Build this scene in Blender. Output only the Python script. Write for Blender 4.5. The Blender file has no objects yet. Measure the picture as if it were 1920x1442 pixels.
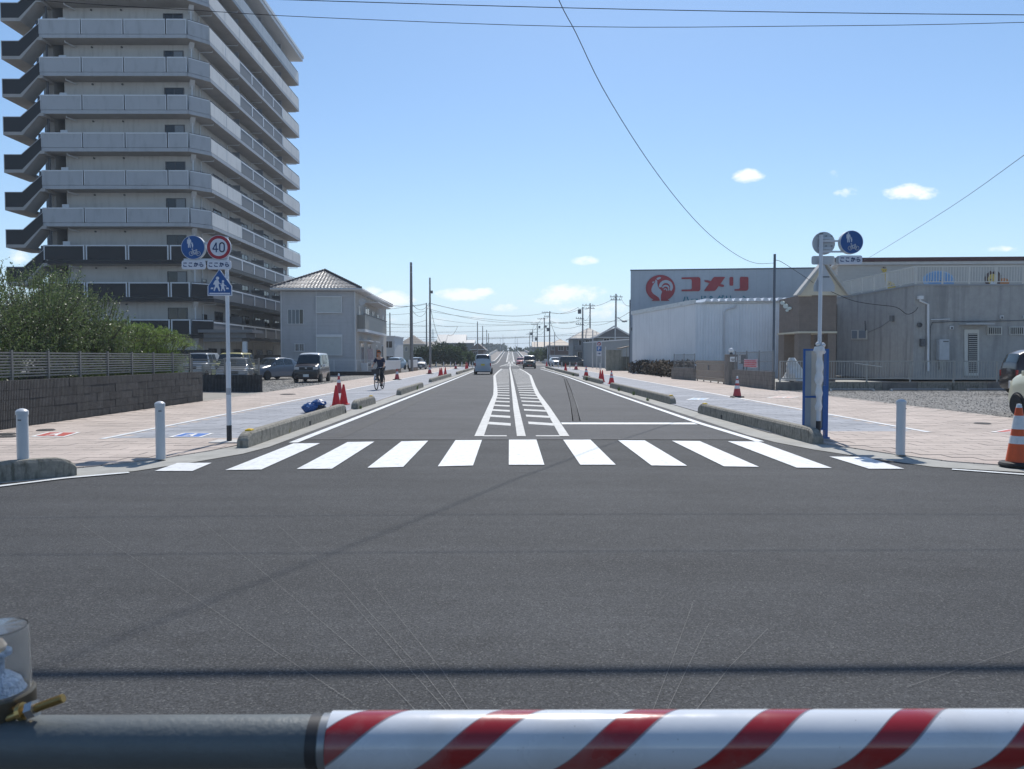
import bpy, bmesh, math, random
from math import sin, cos, pi, radians, atan2, sqrt, tan
from mathutils import Vector, Matrix
random.seed(7)
R = random.Random(11)
S = bpy.context.scene
COL = S.collection

# ------------------------------------------------------------------ camera
F = 1400.0                      # focal length in pixels of the 1920 px wide photograph
PITCH = math.atan(51.0 / F)
YAW = 3.0 / F
EYE = Vector((0, 0, 1.52))
cd = bpy.data.cameras.new('camera')
cam = bpy.data.objects.new('camera', cd)
COL.objects.link(cam)
cam.location = EYE
cam.rotation_euler = (pi / 2 - PITCH, 0, -YAW)
cd.sensor_width = 36
cd.lens = 36 * F / 1920
cd.clip_start = 0.05
cd.clip_end = 6000
cd.dof.use_dof = True
cd.dof.focus_distance = 22
cd.dof.aperture_fstop = 10.0
S.camera = cam

# ------------------------------------------------------------------ light
SUN = Vector((0.37, 2.75, 3.47)).normalized()      # direction towards the sun
sd = bpy.data.lights.new('sun', 'SUN')
sd.energy = 4.2
sd.angle = radians(0.53)
sd.color = (1.0, 0.955, 0.89)
so = bpy.data.objects.new('sun', sd)
COL.objects.link(so)
so.rotation_euler = (-SUN).to_track_quat('-Z', 'Y').to_euler()
W = bpy.data.worlds.new('World')
S.world = W
W.use_nodes = True
wn, wl = W.node_tree.nodes, W.node_tree.links
wn.clear()
wout = wn.new('ShaderNodeOutputWorld')
wbg = wn.new('ShaderNodeBackground')
sky = wn.new('ShaderNodeTexSky')
sky.sky_type = 'NISHITA'
sky.sun_disc = False
sky.sun_elevation = math.asin(SUN.z)
sky.sun_rotation = atan2(SUN.x, SUN.y)
sky.altitude = 0
sky.air_density = 1.0
sky.dust_density = 0.35
sky.ozone_density = 3.0
wbg.inputs['Strength'].default_value = 0.115

def wnode(t, **k):
    n = wn.new(t)
    for a, b in k.items():
        setattr(n, a, b)
    return n
def wmath(op, a, b=None, clamp=False):
    n = wn.new('ShaderNodeMath'); n.operation = op; n.use_clamp = clamp
    for i, v in enumerate((a, b)):
        if v is None: continue
        if isinstance(v, (int, float)): n.inputs[i].default_value = v
        else: wl.new(v, n.inputs[i])
    return n.outputs[0]
tc = wnode('ShaderNodeTexCoord')
sp = wnode('ShaderNodeSeparateXYZ')
wl.new(tc.outputs['Generated'], sp.inputs[0])
yy = wmath('MAXIMUM', sp.outputs[1], 0.02)
ta = wmath('DIVIDE', sp.outputs[0], yy)            # tangent of the azimuth
te = wmath('DIVIDE', sp.outputs[2], yy)            # tangent of the height
cv = wnode('ShaderNodeCombineXYZ')
wl.new(ta, cv.inputs[0]); wl.new(wmath('MULTIPLY', te, 1.7), cv.inputs[1])
nz = wnode('ShaderNodeTexNoise'); nz.inputs['Scale'].default_value = 26; nz.inputs['Detail'].default_value = 8
nz.inputs['Roughness'].default_value = 0.6
wl.new(cv.outputs[0], nz.inputs['Vector'])
nz2 = wnode('ShaderNodeTexNoise'); nz2.inputs['Scale'].default_value = 90; nz2.inputs['Detail'].default_value = 5
wl.new(cv.outputs[0], nz2.inputs['Vector'])
# centre and half size of every cloud as directions (tangents), opacity
CL = [(868, 553, 62, 11, .9), (903, 549, 24, 10, .95), (1400, 333, 34, 12, 1.0), (1702, 363, 52, 14, 1.0), (1590, 364, 38, 9, .5),
      (1556, 328, 26, 7, .35), (1102, 490, 34, 8, .8), (1072, 552, 62, 17, .95), (1040, 562, 60, 9, .6), (945, 577, 26, 8, .75),
      (735, 562, 48, 15, .9), (700, 546, 22, 10, .7), (1130, 583, 110, 15, .55), (860, 600, 190, 9, .35), (1010, 603, 150, 8, .4),
      (40, 484, 24, 14, .7), (800, 578, 60, 9, .35), (1878, 468, 30, 6, .4), (1060, 620, 260, 8, .3), (-260, 420, 90, 22, .9),
      (2260, 300, 120, 26, .9), (2500, 520, 150, 22, .9), (-700, 560, 160, 22, .8)]
acc = None
for (px_, py_, hw, hh, op) in CL:
    a0 = (px_ - 957) / F; e0 = (670 - py_) / F
    dx = wmath('DIVIDE', wmath('SUBTRACT', ta, a0), hw * 1.2 / F)
    dy = wmath('DIVIDE', wmath('SUBTRACT', te, e0), hh * 1.4 / F)
    r2 = wmath('ADD', wmath('MULTIPLY', dx, dx), wmath('MULTIPLY', dy, dy))
    g = wmath('MULTIPLY', wmath('SUBTRACT', 1.0, r2, True), op)
    acc = g if acc is None else wmath('MAXIMUM', acc, g)
nn = wmath('ADD', wmath('MULTIPLY', nz.outputs[0], 1.9), wmath('MULTIPLY', nz2.outputs[0], 0.5))
m0 = wmath('MULTIPLY', wmath('ADD', acc, wmath('SUBTRACT', nn, 1.50)), 1.9, True)
front = wmath('GREATER_THAN', sp.outputs[1], 0.05)
mask = wmath('MULTIPLY', wmath('MULTIPLY', m0, wmath('MINIMUM', wmath('MULTIPLY', acc, 3.0), 1.0)), front)
mixc = wnode('ShaderNodeMix', data_type='RGBA')
wl.new(wmath('MULTIPLY', mask, 0.9), mixc.inputs[0])
hs = wnode('ShaderNodeHueSaturation'); hs.inputs['Saturation'].default_value = 1.02; hs.inputs['Value'].default_value = 1.0
wl.new(sky.outputs[0], hs.inputs['Color'])
tint = wnode('ShaderNodeMix', data_type='RGBA', blend_type='MULTIPLY'); tint.inputs[0].default_value = 1
wl.new(hs.outputs[0], tint.inputs[6]); tint.inputs[7].default_value = (0.90, 1.0, 1.04, 1)
# low haze: the sky pales to a light blue at the horizon all the way round
el_ = wmath('MAXIMUM', sp.outputs[2], 0.0)
hz = wmath('POWER', wmath('SUBTRACT', 1.0, el_, True), 9.0)
hmix = wnode('ShaderNodeMix', data_type='RGBA')
wl.new(wmath('MULTIPLY', hz, 0.9), hmix.inputs[0]); wl.new(tint.outputs[2], hmix.inputs[6]); hmix.inputs[7].default_value = (5.4, 6.5, 8.1, 1)
wl.new(hmix.outputs[2], mixc.inputs[6])
mixc.inputs[7].default_value = (8.6, 8.9, 9.3, 1)
wl.new(mixc.outputs[2], wbg.inputs['Color'])
wl.new(wbg.outputs[0], wout.inputs[0])
S.view_settings.view_transform = 'Standard'
S.view_settings.look = 'None'
S.view_settings.exposure = 0.2
S.view_settings.gamma = 1.0
S.view_settings.use_curve_mapping = False
S.render.engine = 'CYCLES'
S.cycles.max_bounces = 8

# ------------------------------------------------------------------ survey helpers
def ray(x, y):
    """direction of the line of sight through a point of the photograph (for surveying positions)"""
    u, v = (x - 960) / F, (721 - y) / F
    d = Vector((u, cos(PITCH) + v * sin(PITCH), -sin(PITCH) + v * cos(PITCH)))
    return Matrix.Rotation(-YAW, 3, 'Z') @ d
def gp(x, y, z=0.0):
    """ground point seen at (x, y)"""
    d = ray(x, y); t = (z - EYE.z) / d.z
    return EYE + d * t
def at(x, y, Y):
    """point seen at (x, y) that stands Y metres down the road"""
    d = ray(x, y); return EYE + d * (Y / d.y)
def onplane(x, y, p, n):
    d = ray(x, y); t = (p - EYE).dot(n) / d.dot(n)
    return EYE + d * t

# ------------------------------------------------------------------ materials
MATS = {}
def mat(name, col, rough=0.6, metal=0.0, var=0.08, scale=3.0, bump=0.0, bscale=60.0, coat=0.0, spec=None, alpha=1.0,
        trans=0.0, stain=0.0, objrand=0.0, ior=1.45, stainscale=(1.2, 1.2, 0.25), staincol=None):
    if name in MATS: return MATS[name]
    m = bpy.data.materials.new(name); m.use_nodes = True
    n, l = m.node_tree.nodes, m.node_tree.links
    b = n['Principled BSDF']
    b.inputs['Roughness'].default_value = rough
    b.inputs['Metallic'].default_value = metal
    b.inputs['Coat Weight'].default_value = coat
    b.inputs['Coat Roughness'].default_value = 0.08
    b.inputs['IOR'].default_value = ior
    if spec is not None: b.inputs['Specular IOR Level'].default_value = spec
    b.inputs['Transmission Weight'].default_value = trans
    b.inputs['Alpha'].default_value = alpha
    geo = n.new('ShaderNodeNewGeometry')
    c = (*col, 1)
    no = n.new('ShaderNodeTexNoise'); no.inputs['Scale'].default_value = scale; no.inputs['Detail'].default_value = 6
    no.inputs['Roughness'].default_value = 0.65
    l.new(geo.outputs['Position'], no.inputs['Vector'])
    mr = n.new('ShaderNodeMapRange'); mr.inputs[1].default_value = 0.3; mr.inputs[2].default_value = 0.7
    mr.inputs[3].default_value = 1 - var; mr.inputs[4].default_value = 1 + var
    l.new(no.outputs[0], mr.inputs[0])
    fac = mr.outputs[0]
    if objrand:
        oi = n.new('ShaderNodeObjectInfo')
        m2 = n.new('ShaderNodeMapRange'); m2.inputs[3].default_value = 1 - objrand; m2.inputs[4].default_value = 1 + objrand
        l.new(oi.outputs['Random'], m2.inputs[0])
        mm = n.new('ShaderNodeMath'); mm.operation = 'MULTIPLY'
        l.new(fac, mm.inputs[0]); l.new(m2.outputs[0], mm.inputs[1]); fac = mm.outputs[0]
    vm = n.new('ShaderNodeVectorMath'); vm.operation = 'SCALE'; vm.inputs[0].default_value = col
    l.new(fac, vm.inputs['Scale'])
    out = vm.outputs[0]
    if stain:
        mp = n.new('ShaderNodeMapping'); mp.inputs['Scale'].default_value = stainscale
        l.new(geo.outputs['Position'], mp.inputs[0])
        ns = n.new('ShaderNodeTexNoise'); ns.inputs['Scale'].default_value = 2.2; ns.inputs['Detail'].default_value = 7
        l.new(mp.outputs[0], ns.inputs['Vector'])
        ms = n.new('ShaderNodeMapRange'); ms.inputs[1].default_value = 0.5; ms.inputs[2].default_value = 0.72
        ms.inputs[4].default_value = stain
        l.new(ns.outputs[0], ms.inputs[0])
        mx = n.new('ShaderNodeMix'); mx.data_type = 'RGBA'
        l.new(ms.outputs[0], mx.inputs[0]); l.new(out, mx.inputs[6])
        sc_ = staincol or tuple(v * 0.35 for v in col)
        mx.inputs[7].default_value = (*sc_, 1)
        out = mx.outputs[2]
    l.new(out, b.inputs['Base Color'])
    if bump:
        nb = n.new('ShaderNodeTexNoise'); nb.inputs['Scale'].default_value = bscale; nb.inputs['Detail'].default_value = 4
        l.new(geo.outputs['Position'], nb.inputs['Vector'])
        bp = n.new('ShaderNodeBump'); bp.inputs['Strength'].default_value = bump; bp.inputs['Distance'].default_value = 0.02
        l.new(nb.outputs[0], bp.inputs['Height']); l.new(bp.outputs[0], b.inputs['Normal'])
    MATS[name] = m
    return m
def nodes_of(m): return m.node_tree.nodes, m.node_tree.links, m.node_tree.nodes['Principled BSDF']

def asphalt(name, base, speck=0.45, scale=120.0, blotch=0.2):
    m = mat(name, base, 0.82, var=0.0)
    n, l, b = nodes_of(m)
    geo = n.new('ShaderNodeNewGeometry')
    def noise(s, det=3, rough=0.6, vec=None):
        q = n.new('ShaderNodeTexNoise'); q.inputs['Scale'].default_value = s; q.inputs['Detail'].default_value = det
        q.inputs['Roughness'].default_value = rough
        l.new(vec or geo.outputs['Position'], q.inputs['Vector']); return q.outputs[0]
    def rng(x, a, b_, c, d):
        q = n.new('ShaderNodeMapRange')
        for i, v in enumerate((a, b_, c, d)): q.inputs[i + 1].default_value = v
        l.new(x, q.inputs[0]); return q.outputs[0]
    def mul(x, y):
        q = n.new('ShaderNodeMath'); q.operation = 'MULTIPLY'; l.new(x, q.inputs[0]); l.new(y, q.inputs[1]); return q.outputs[0]
    vo = n.new('ShaderNodeTexVoronoi'); vo.inputs['Scale'].default_value = scale
    l.new(geo.outputs['Position'], vo.inputs['Vector'])
    sc = n.new('ShaderNodeSeparateColor'); l.new(vo.outputs['Color'], sc.inputs[0])
    s1 = rng(sc.outputs[0], 0, 1, 1 - speck, 1 + speck)
    s2 = rng(noise(scale * .55, 3, .7), .35, .65, 1 - speck * .6, 1 + speck * .6)
    s3 = rng(noise(0.35, 5, .6), .3, .7, 1 - blotch, 1 + blotch)
    mp = n.new('ShaderNodeMapping'); mp.inputs['Scale'].default_value = (0.12, 1.6, 1); mp.inputs['Rotation'].default_value = (0, 0, 0.05)
    l.new(geo.outputs['Position'], mp.inputs[0])
    s4 = rng(noise(1.0, 6, .7, mp.outputs[0]), .3, .7, 1 - blotch * .9, 1 + blotch * .9)
    s5 = rng(noise(4.5, 4, .6), .3, .7, 1 - blotch * .5, 1 + blotch * .5)
    f = mul(mul(mul(s1, s2), mul(s3, s4)), s5)
    vm = n.new('ShaderNodeVectorMath'); vm.operation = 'SCALE'; vm.inputs[0].default_value = base
    l.new(f, vm.inputs['Scale'])
    # the few pale chippings
    pal = n.new('ShaderNodeMath'); pal.operation = 'GREATER_THAN'; pal.inputs[1].default_value = 0.93
    l.new(sc.outputs[1], pal.inputs[0])
    mx = n.new('ShaderNodeMix'); mx.data_type = 'RGBA'
    l.new(rng(pal.outputs[0], 0, 1, 0, .3), mx.inputs[0]); l.new(vm.outputs[0], mx.inputs[6]); mx.inputs[7].default_value = (.22, .22, .21, 1)
    l.new(mx.outputs[2], b.inputs['Base Color'])
    bp = n.new('ShaderNodeBump'); bp.inputs['Strength'].default_value = 0.55; bp.inputs['Distance'].default_value = 0.006
    l.new(mul(s1, s2), bp.inputs['Height']); l.new(bp.outputs[0], b.inputs['Normal'])
    b.inputs['Specular IOR Level'].default_value = 0.3
    return m

def paver(name, base, dx, dy, bond=True, lines=True, var=.07):
    """paving blocks: every block its own tone; far away the joints too come from here"""
    m = mat(name, base, 0.85, var=0.0)
    n, l, b = nodes_of(m)
    geo = n.new('ShaderNodeNewGeometry')
    br = n.new('ShaderNodeTexBrick')
    br.offset = .5 if bond else 0
    br.inputs['Scale'].default_value = 1.0
    br.inputs['Brick Width'].default_value = dx; br.inputs['Row Height'].default_value = dy
    br.inputs['Mortar Size'].default_value = 0.006 if lines else 0.0
    br.inputs['Mortar Smooth'].default_value = 0.1
    c1 = tuple(v * (1 - var) for v in base); c2 = tuple(v * (1 + var) for v in base)
    br.inputs['Color1'].default_value = (*c1, 1); br.inputs['Color2'].default_value = (*c2, 1)
    br.inputs['Mortar'].default_value = (*[v * .38 for v in base], 1)
    l.new(geo.outputs['Position'], br.inputs['Vector'])
    no = n.new('ShaderNodeTexNoise'); no.inputs['Scale'].default_value = 0.7; no.inputs['Detail'].default_value = 6
    l.new(geo.outputs['Position'], no.inputs['Vector'])
    no2 = n.new('ShaderNodeTexNoise'); no2.inputs['Scale'].default_value = 90; no2.inputs['Detail'].default_value = 3
    l.new(geo.outputs['Position'], no2.inputs['Vector'])
    q = n.new('ShaderNodeMapRange'); q.inputs[1].default_value = .3; q.inputs[2].default_value = .7; q.inputs[3].default_value = .86; q.inputs[4].default_value = 1.1
    l.new(no.outputs[0], q.inputs[0])
    q2 = n.new('ShaderNodeMapRange'); q2.inputs[1].default_value = .3; q2.inputs[2].default_value = .7; q2.inputs[3].default_value = .86; q2.inputs[4].default_value = 1.14
    l.new(no2.outputs[0], q2.inputs[0])
    mu = n.new('ShaderNodeMath'); mu.operation = 'MULTIPLY'; l.new(q.outputs[0], mu.inputs[0]); l.new(q2.outputs[0], mu.inputs[1])
    vm = n.new('ShaderNodeVectorMath'); vm.operation = 'SCALE'
    l.new(br.outputs['Color'], vm.inputs[0]); l.new(mu.outputs[0], vm.inputs['Scale'])
    l.new(vm.outputs[0], b.inputs['Base Color'])
    bp = n.new('ShaderNodeBump'); bp.inputs['Strength'].default_value = .3; bp.inputs['Distance'].default_value = .004
    l.new(no2.outputs[0], bp.inputs['Height']); l.new(bp.outputs[0], b.inputs['Normal'])
    b.inputs['Specular IOR Level'].default_value = 0.3
    return m

def ribbed(name, col, pitch, axis=0, rough=.5, metal=0.0, depth=.02, var=.06, horiz=False, stain=0.0, dark=.75, **k):
    """fine ribs or boards on a wall (too fine to build one by one)"""
    m = mat(name, col, rough, metal, var=var, stain=stain, **k)
    n, l, b = nodes_of(m)
    geo = n.new('ShaderNodeNewGeometry'); spx = n.new('ShaderNodeSeparateXYZ'); l.new(geo.outputs['Position'], spx.inputs[0])
    if horiz: src = spx.outputs[2]
    else:
        a = n.new('ShaderNodeMath'); a.operation = 'ADD'
        l.new(spx.outputs[0], a.inputs[0]); l.new(spx.outputs[1], a.inputs[1]); src = a.outputs[0]
    d = n.new('ShaderNodeMath'); d.operation = 'DIVIDE'; d.inputs[1].default_value = pitch; l.new(src, d.inputs[0])
    f = n.new('ShaderNodeMath'); f.operation = 'FRACT'; l.new(d.outputs[0], f.inputs[0])
    r = n.new('ShaderNodeMapRange'); r.inputs[1].default_value = 0; r.inputs[2].default_value = .16; l.new(f.outputs[0], r.inputs[0])
    bp = n.new('ShaderNodeBump'); bp.inputs['Strength'].default_value = .7; bp.inputs['Distance'].default_value = depth
    l.new(r.outputs[0], bp.inputs['Height']); l.new(bp.outputs[0], b.inputs['Normal'])
    old = b.inputs['Base Color'].links[0].from_socket
    v = n.new('ShaderNodeVectorMath'); v.operation = 'SCALE'; l.new(old, v.inputs[0])
    r2 = n.new('ShaderNodeMapRange'); r2.inputs[1].default_value = 0; r2.inputs[2].default_value = .12; r2.inputs[3].default_value = dark
    l.new(f.outputs[0], r2.inputs[0]); l.new(r2.outputs[0], v.inputs['Scale']); l.new(v.outputs[0], b.inputs['Base Color'])
    return m

# ------------------------------------------------------------------ mesh helpers
def worldloc(o):
    v = Vector((0, 0, 0))
    while o: v = v + o.location; o = o.parent
    return v
class MB:
    def __init__(s): s.v = []; s.f = []; s.mi = []; s.cur = 0
    def add(s, vs, fs):
        o = len(s.v); s.v += [Vector(p) for p in vs]
        s.f += [tuple(i + o for i in f) for f in fs]; s.mi += [s.cur] * len(fs); return s
    def box(s, x0, x1, y0, y1, z0, z1):
        x0, x1 = min(x0, x1), max(x0, x1); y0, y1 = min(y0, y1), max(y0, y1); z0, z1 = min(z0, z1), max(z0, z1)
        return s.add([(x0, y0, z0), (x1, y0, z0), (x1, y1, z0), (x0, y1, z0), (x0, y0, z1), (x1, y0, z1), (x1, y1, z1), (x0, y1, z1)],
                     [(0, 3, 2, 1), (4, 5, 6, 7), (0, 1, 5, 4), (1, 2, 6, 5), (2, 3, 7, 6), (3, 0, 4, 7)])
    def obox(s, c, size, rz=0.0, rx=0.0, ry=0.0):
        m = Matrix.Rotation(rz, 3, 'Z') @ Matrix.Rotation(ry, 3, 'Y') @ Matrix.Rotation(rx, 3, 'X'); c = Vector(c); a, b, d = [q / 2 for q in size]
        vs = [c + m @ Vector(p) for p in [(-a, -b, -d), (a, -b, -d), (a, b, -d), (-a, b, -d), (-a, -b, d), (a, -b, d), (a, b, d), (-a, b, d)]]
        return s.add(vs, [(0, 3, 2, 1), (4, 5, 6, 7), (0, 1, 5, 4), (1, 2, 6, 5), (2, 3, 7, 6), (3, 0, 4, 7)])
    def seg(s, p0, p1, z0, z1, t, off=0.0):
        """wall-like box from p0 to p1 (plan), thickness t, pushed sideways (right) by off"""
        p0 = Vector(p0[:2]); p1 = Vector(p1[:2]); d = (p1 - p0).normalized(); nrm = Vector((d.y, -d.x))
        a = p0 + nrm * (off - t / 2); b = p1 + nrm * (off - t / 2); c = p1 + nrm * (off + t / 2); e = p0 + nrm * (off + t / 2)
        return s.add([(a.x, a.y, z0), (b.x, b.y, z0), (c.x, c.y, z0), (e.x, e.y, z0), (a.x, a.y, z1), (b.x, b.y, z1), (c.x, c.y, z1), (e.x, e.y, z1)],
                     [(0, 1, 2, 3), (7, 6, 5, 4), (4, 5, 1, 0), (5, 6, 2, 1), (6, 7, 3, 2), (7, 4, 0, 3)])
    def tube(s, p0, p1, r0, r1=None, n=8, caps=True):
        p0 = Vector(p0); p1 = Vector(p1); r1 = r0 if r1 is None else r1
        d = (p1 - p0); 
        if d.length < 1e-6: return s
        d.normalize(); u = d.orthogonal().normalized(); w = d.cross(u)
        vs = []
        for p, r in ((p0, r0), (p1, r1)):
            for i in range(n):
                a = 2 * pi * i / n; vs.append(p + (u * cos(a) + w * sin(a)) * r)
        fs = [(i, (i + 1) % n, n + (i + 1) % n, n + i) for i in range(n)]
        if caps: fs += [tuple(range(n))[::-1], tuple(range(n, 2 * n))]
        return s.add(vs, fs)
    def path(s, pts, r, n=6):
        pts = [Vector(p) for p in pts]; vs = []; fs = []
        up = Vector((0, 0, 1))
        for k, p in enumerate(pts):
            d = (pts[min(k + 1, len(pts) - 1)] - pts[max(k - 1, 0)]).normalized()
            u = d.cross(up); u = u.normalized() if u.length > 1e-3 else d.orthogonal().normalized(); w = u.cross(d)
            rr = r(k / (len(pts) - 1)) if callable(r) else r
            for i in range(n):
                a = 2 * pi * i / n; vs.append(p + (u * cos(a) + w * sin(a)) * rr)
        for k in range(len(pts) - 1):
            for i in range(n): fs.append((k * n + i, k * n + (i + 1) % n, (k + 1) * n + (i + 1) % n, (k + 1) * n + i))
        fs += [tuple(range(n))[::-1], tuple(range((len(pts) - 1) * n, len(pts) * n))]
        return s.add(vs, fs)
    def lathe(s, c, prof, n=16, axis='z'):
        c = Vector(c); vs = []; fs = []
        for (r, z) in prof:
            for i in range(n):
                a = 2 * pi * i / n
                if axis == 'z': q = Vector((r * cos(a), r * sin(a), z))
                elif axis == 'y': q = Vector((r * cos(a), z, -r * sin(a)))
                else: q = Vector((z, r * cos(a), r * sin(a)))
                vs.append(c + q)
        for k in range(len(prof) - 1):
            for i in range(n): fs.append((k * n + i, k * n + (i + 1) % n, (k + 1) * n + (i + 1) % n, (k + 1) * n + i))
        fs += [tuple(range(n))[::-1], tuple(range((len(prof) - 1) * n, len(prof) * n))]
        return s.add(vs, fs)
    def prism(s, pts, z0, z1):
        """plan polygon pts extruded from z0 to z1"""
        n = len(pts); a = sum(pts[i][0] * pts[(i + 1) % n][1] - pts[(i + 1) % n][0] * pts[i][1] for i in range(n))
        if a < 0: pts = pts[::-1]
        vs = [(p[0], p[1], z0) for p in pts] + [(p[0], p[1], z1) for p in pts]
        return s.add(vs, [tuple(range(n))[::-1], tuple(range(n, 2 * n))] + [(i, (i + 1) % n, n + (i + 1) % n, n + i) for i in range(n)])
    def slabp(s, P, d):
        """polygon P of 3-D points extruded by vector d"""
        n = len(P); P = [Vector(p) for p in P]; d = Vector(d)
        return s.add(P + [p + d for p in P], [tuple(range(n)), tuple(range(n, 2 * n))[::-1]] + [((i + 1) % n, i, n + i, n + (i + 1) % n) for i in range(n)])
    def sheet(s, pts, z):
        n = len(pts); a = sum(pts[i][0] * pts[(i + 1) % n][1] - pts[(i + 1) % n][0] * pts[i][1] for i in range(n))
        if a < 0: pts = pts[::-1]
        return s.add([(p[0], p[1], z) for p in pts], [tuple(range(n))])
    def ribbon(s, pts, w, z):
        """flat strip along plan points"""
        pts = [Vector(p[:2]) for p in pts]; vs = []
        for k, p in enumerate(pts):
            d = (pts[min(k + 1, len(pts) - 1)] - pts[max(k - 1, 0)]).normalized(); nr = Vector((d.y, -d.x)) * w / 2
            zz = z(p.x, p.y) if callable(z) else z
            vs += [(p.x - nr.x, p.y - nr.y, zz), (p.x + nr.x, p.y + nr.y, zz)]
        return s.add(vs, [(2 * k, 2 * k + 1, 2 * k + 3, 2 * k + 2) for k in range(len(pts) - 1)])
    def mesh(s, name, mats, org=Vector((0, 0, 0)), smooth=False, bevel=0.0, fix=True):
        me = bpy.data.meshes.new(name)
        me.from_pydata([tuple(p - org) for p in s.v], [], s.f)
        for m in (mats if isinstance(mats, (list, tuple)) else [mats]): me.materials.append(m)
        if any(s.mi): me.polygons.foreach_set('material_index', s.mi)
        if fix or bevel:
            bm = bmesh.new(); bm.from_mesh(me)
            if bevel:
                ed = [e for e in bm.edges if len(e.link_faces) == 2 and e.calc_face_angle(0) > .6]
                bmesh.ops.bevel(bm, geom=ed, offset=bevel, segments=2, affect='EDGES', profile=.6)
            if fix and len(bm.faces) < 60000: bmesh.ops.recalc_face_normals(bm, faces=bm.faces)
            bm.to_mesh(me); bm.free()
        if smooth:
            me.polygons.foreach_set('use_smooth', [True] * len(me.polygons))
            if hasattr(me, 'set_sharp_from_angle'): me.set_sharp_from_angle(angle=radians(38))
        me.update()
        return me
    def build(s, name, mats, parent=None, base=None, **k):
        org = worldloc(parent) if parent else Vector((0, 0, 0))
        if parent is None:
            if base is None:
                xs = [p.x for p in s.v]; ys = [p.y for p in s.v]; zs = [p.z for p in s.v]
                base = Vector(((min(xs) + max(xs)) / 2, (min(ys) + max(ys)) / 2, min(zs)))
            org = Vector(base)
        me = s.mesh(name, mats, org, **k)
        o = bpy.data.objects.new(name, me); COL.objects.link(o)
        if parent: o.parent = parent
        else: o.location = org
        return o
def tag(o, label=None, cat=None, group=None, kind=None):
    if label: o['label'] = label
    if cat: o['category'] = cat
    if group: o['group'] = group
    if kind: o['kind'] = kind
    return o
def thing(name, loc, label, cat, group=None):
    o = bpy.data.objects.new(name, None); COL.objects.link(o); o.location = Vector(loc); o.empty_display_size = .2
    return tag(o, label, cat, group)
KIDS = {}
def kids(o): return [c for c in COL.objects if c.parent == o]
def tree(o):
    return (o, [tree(c) for c in kids(o)])
def dupt(t, parent=None):
    o, ch = t; c = o.copy(); COL.objects.link(c)
    if parent: c.parent = parent
    for q in ch: dupt(q, c)
    return c
def copythink(t, loc, rz=0.0, label=None, group=None, scale=None):
    c = dupt(t); c.location = Vector(loc); c.rotation_euler = (0, 0, rz)
    if scale: c.scale = scale
    if label: c['label'] = label
    if group: c['group'] = group
    return c
def struct(name, mb, m, **k):
    return tag(mb.build(name, m, base=(0, 0, 0), **k), kind='structure')
def textmesh(txt, size, ext=0.004, bold=0.0):
    cu = bpy.data.curves.new('t', 'FONT'); cu.body = txt; cu.size = size; cu.extrude = ext; cu.align_x = 'CENTER'; cu.align_y = 'CENTER'; cu.offset = bold
    cu.resolution_u = 3
    o = bpy.data.objects.new('t', cu); COL.objects.link(o)
    dg = bpy.context.evaluated_depsgraph_get(); me = bpy.data.meshes.new_from_object(o.evaluated_get(dg))
    bpy.data.objects.remove(o); bpy.data.curves.remove(cu)
    return me
def text(name, txt, h, w, c, m, parent, rot=(pi / 2, 0, 0), ext=.003, bold=0.0):
    """lettering fitted into a w x h box centred on world point c"""
    me = textmesh(txt, 1.0, 0.0, bold)
    xs = [v.co.x for v in me.vertices]; ys = [v.co.y for v in me.vertices]
    if not xs: return None
    cx, cy = (min(xs) + max(xs)) / 2, (min(ys) + max(ys)) / 2; sx, sy = w / (max(xs) - min(xs)), h / (max(ys) - min(ys))
    for v in me.vertices: v.co = Vector(((v.co.x - cx) * sx, (v.co.y - cy) * sy, 0))
    me.materials.clear(); me.materials.append(m)
    o = bpy.data.objects.new(name, me); COL.objects.link(o); o.parent = parent
    o.location = Vector(c) - worldloc(parent); o.rotation_euler = rot
    me.name = name
    return o
def rectpts(cx, cz, w, h, r, n=4):
    P = []
    for (sx, sz, a0) in ((1, -1, -90), (1, 1, 0), (-1, 1, 90), (-1, -1, 180)):
        for i in range(n + 1):
            a = radians(a0 + 90 * i / n); P.append((cx + sx * (w / 2 - r) + r * cos(a), cz + sz * (h / 2 - r) + r * sin(a)))
    return P
def disc(cx, cz, rx, rz=None, n=28):
    rz = rz or rx
    return [(cx + rx * cos(2 * pi * i / n), cz + rz * sin(2 * pi * i / n)) for i in range(n)]
# ------------------------------------------------------------------ shared materials
M_asph = asphalt('asphalt_new', (0.050, 0.052, 0.055), speck=.42, scale=125, blotch=.17)
M_asph2 = asphalt('asphalt_old', (0.074, 0.075, 0.079), speck=.36, scale=110, blotch=.15)
M_patch = asphalt('asphalt_patch', (0.048, 0.048, 0.05), speck=.5, scale=70, blotch=.3)
M_paint = mat('road_paint', (0.66, 0.68, 0.69), .55, var=.06, scale=3, stain=.55, stainscale=(5, 3, 5), staincol=(.38, .38, .37), bump=.25, bscale=160)
M_paint2 = mat('road_paint_worn', (0.50, 0.50, 0.48), .6, var=.1, scale=2, stain=.6, stainscale=(3, 3, 3), staincol=(.26, .26, .25), bump=.3, bscale=160)
M_beige = paver('paving_beige', (0.455, 0.390, 0.345), .6, .3)
M_blue = paver('paving_grey_blue', (0.325, 0.335, 0.36), .6, .3)
M_beige_p = paver('paving_block_beige', (0.455, 0.390, 0.345), .6, .3, lines=False)
M_blue_p = paver('paving_block_grey', (0.325, 0.335, 0.36), .6, .3, lines=False)
M_conc = mat('concrete', (0.33, 0.325, 0.30), .85, var=.12, scale=2.5, bump=.25, bscale=70, stain=.5, stainscale=(1.5, 1.5, 1.5), staincol=(.2, .2, .18))
M_kerb = mat('kerb_concrete', (0.25, 0.235, 0.20), .9, var=.28, scale=14, bump=.6, bscale=45, stain=.95, stainscale=(7, 7, 1.6), staincol=(.085, .08, .06))
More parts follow.
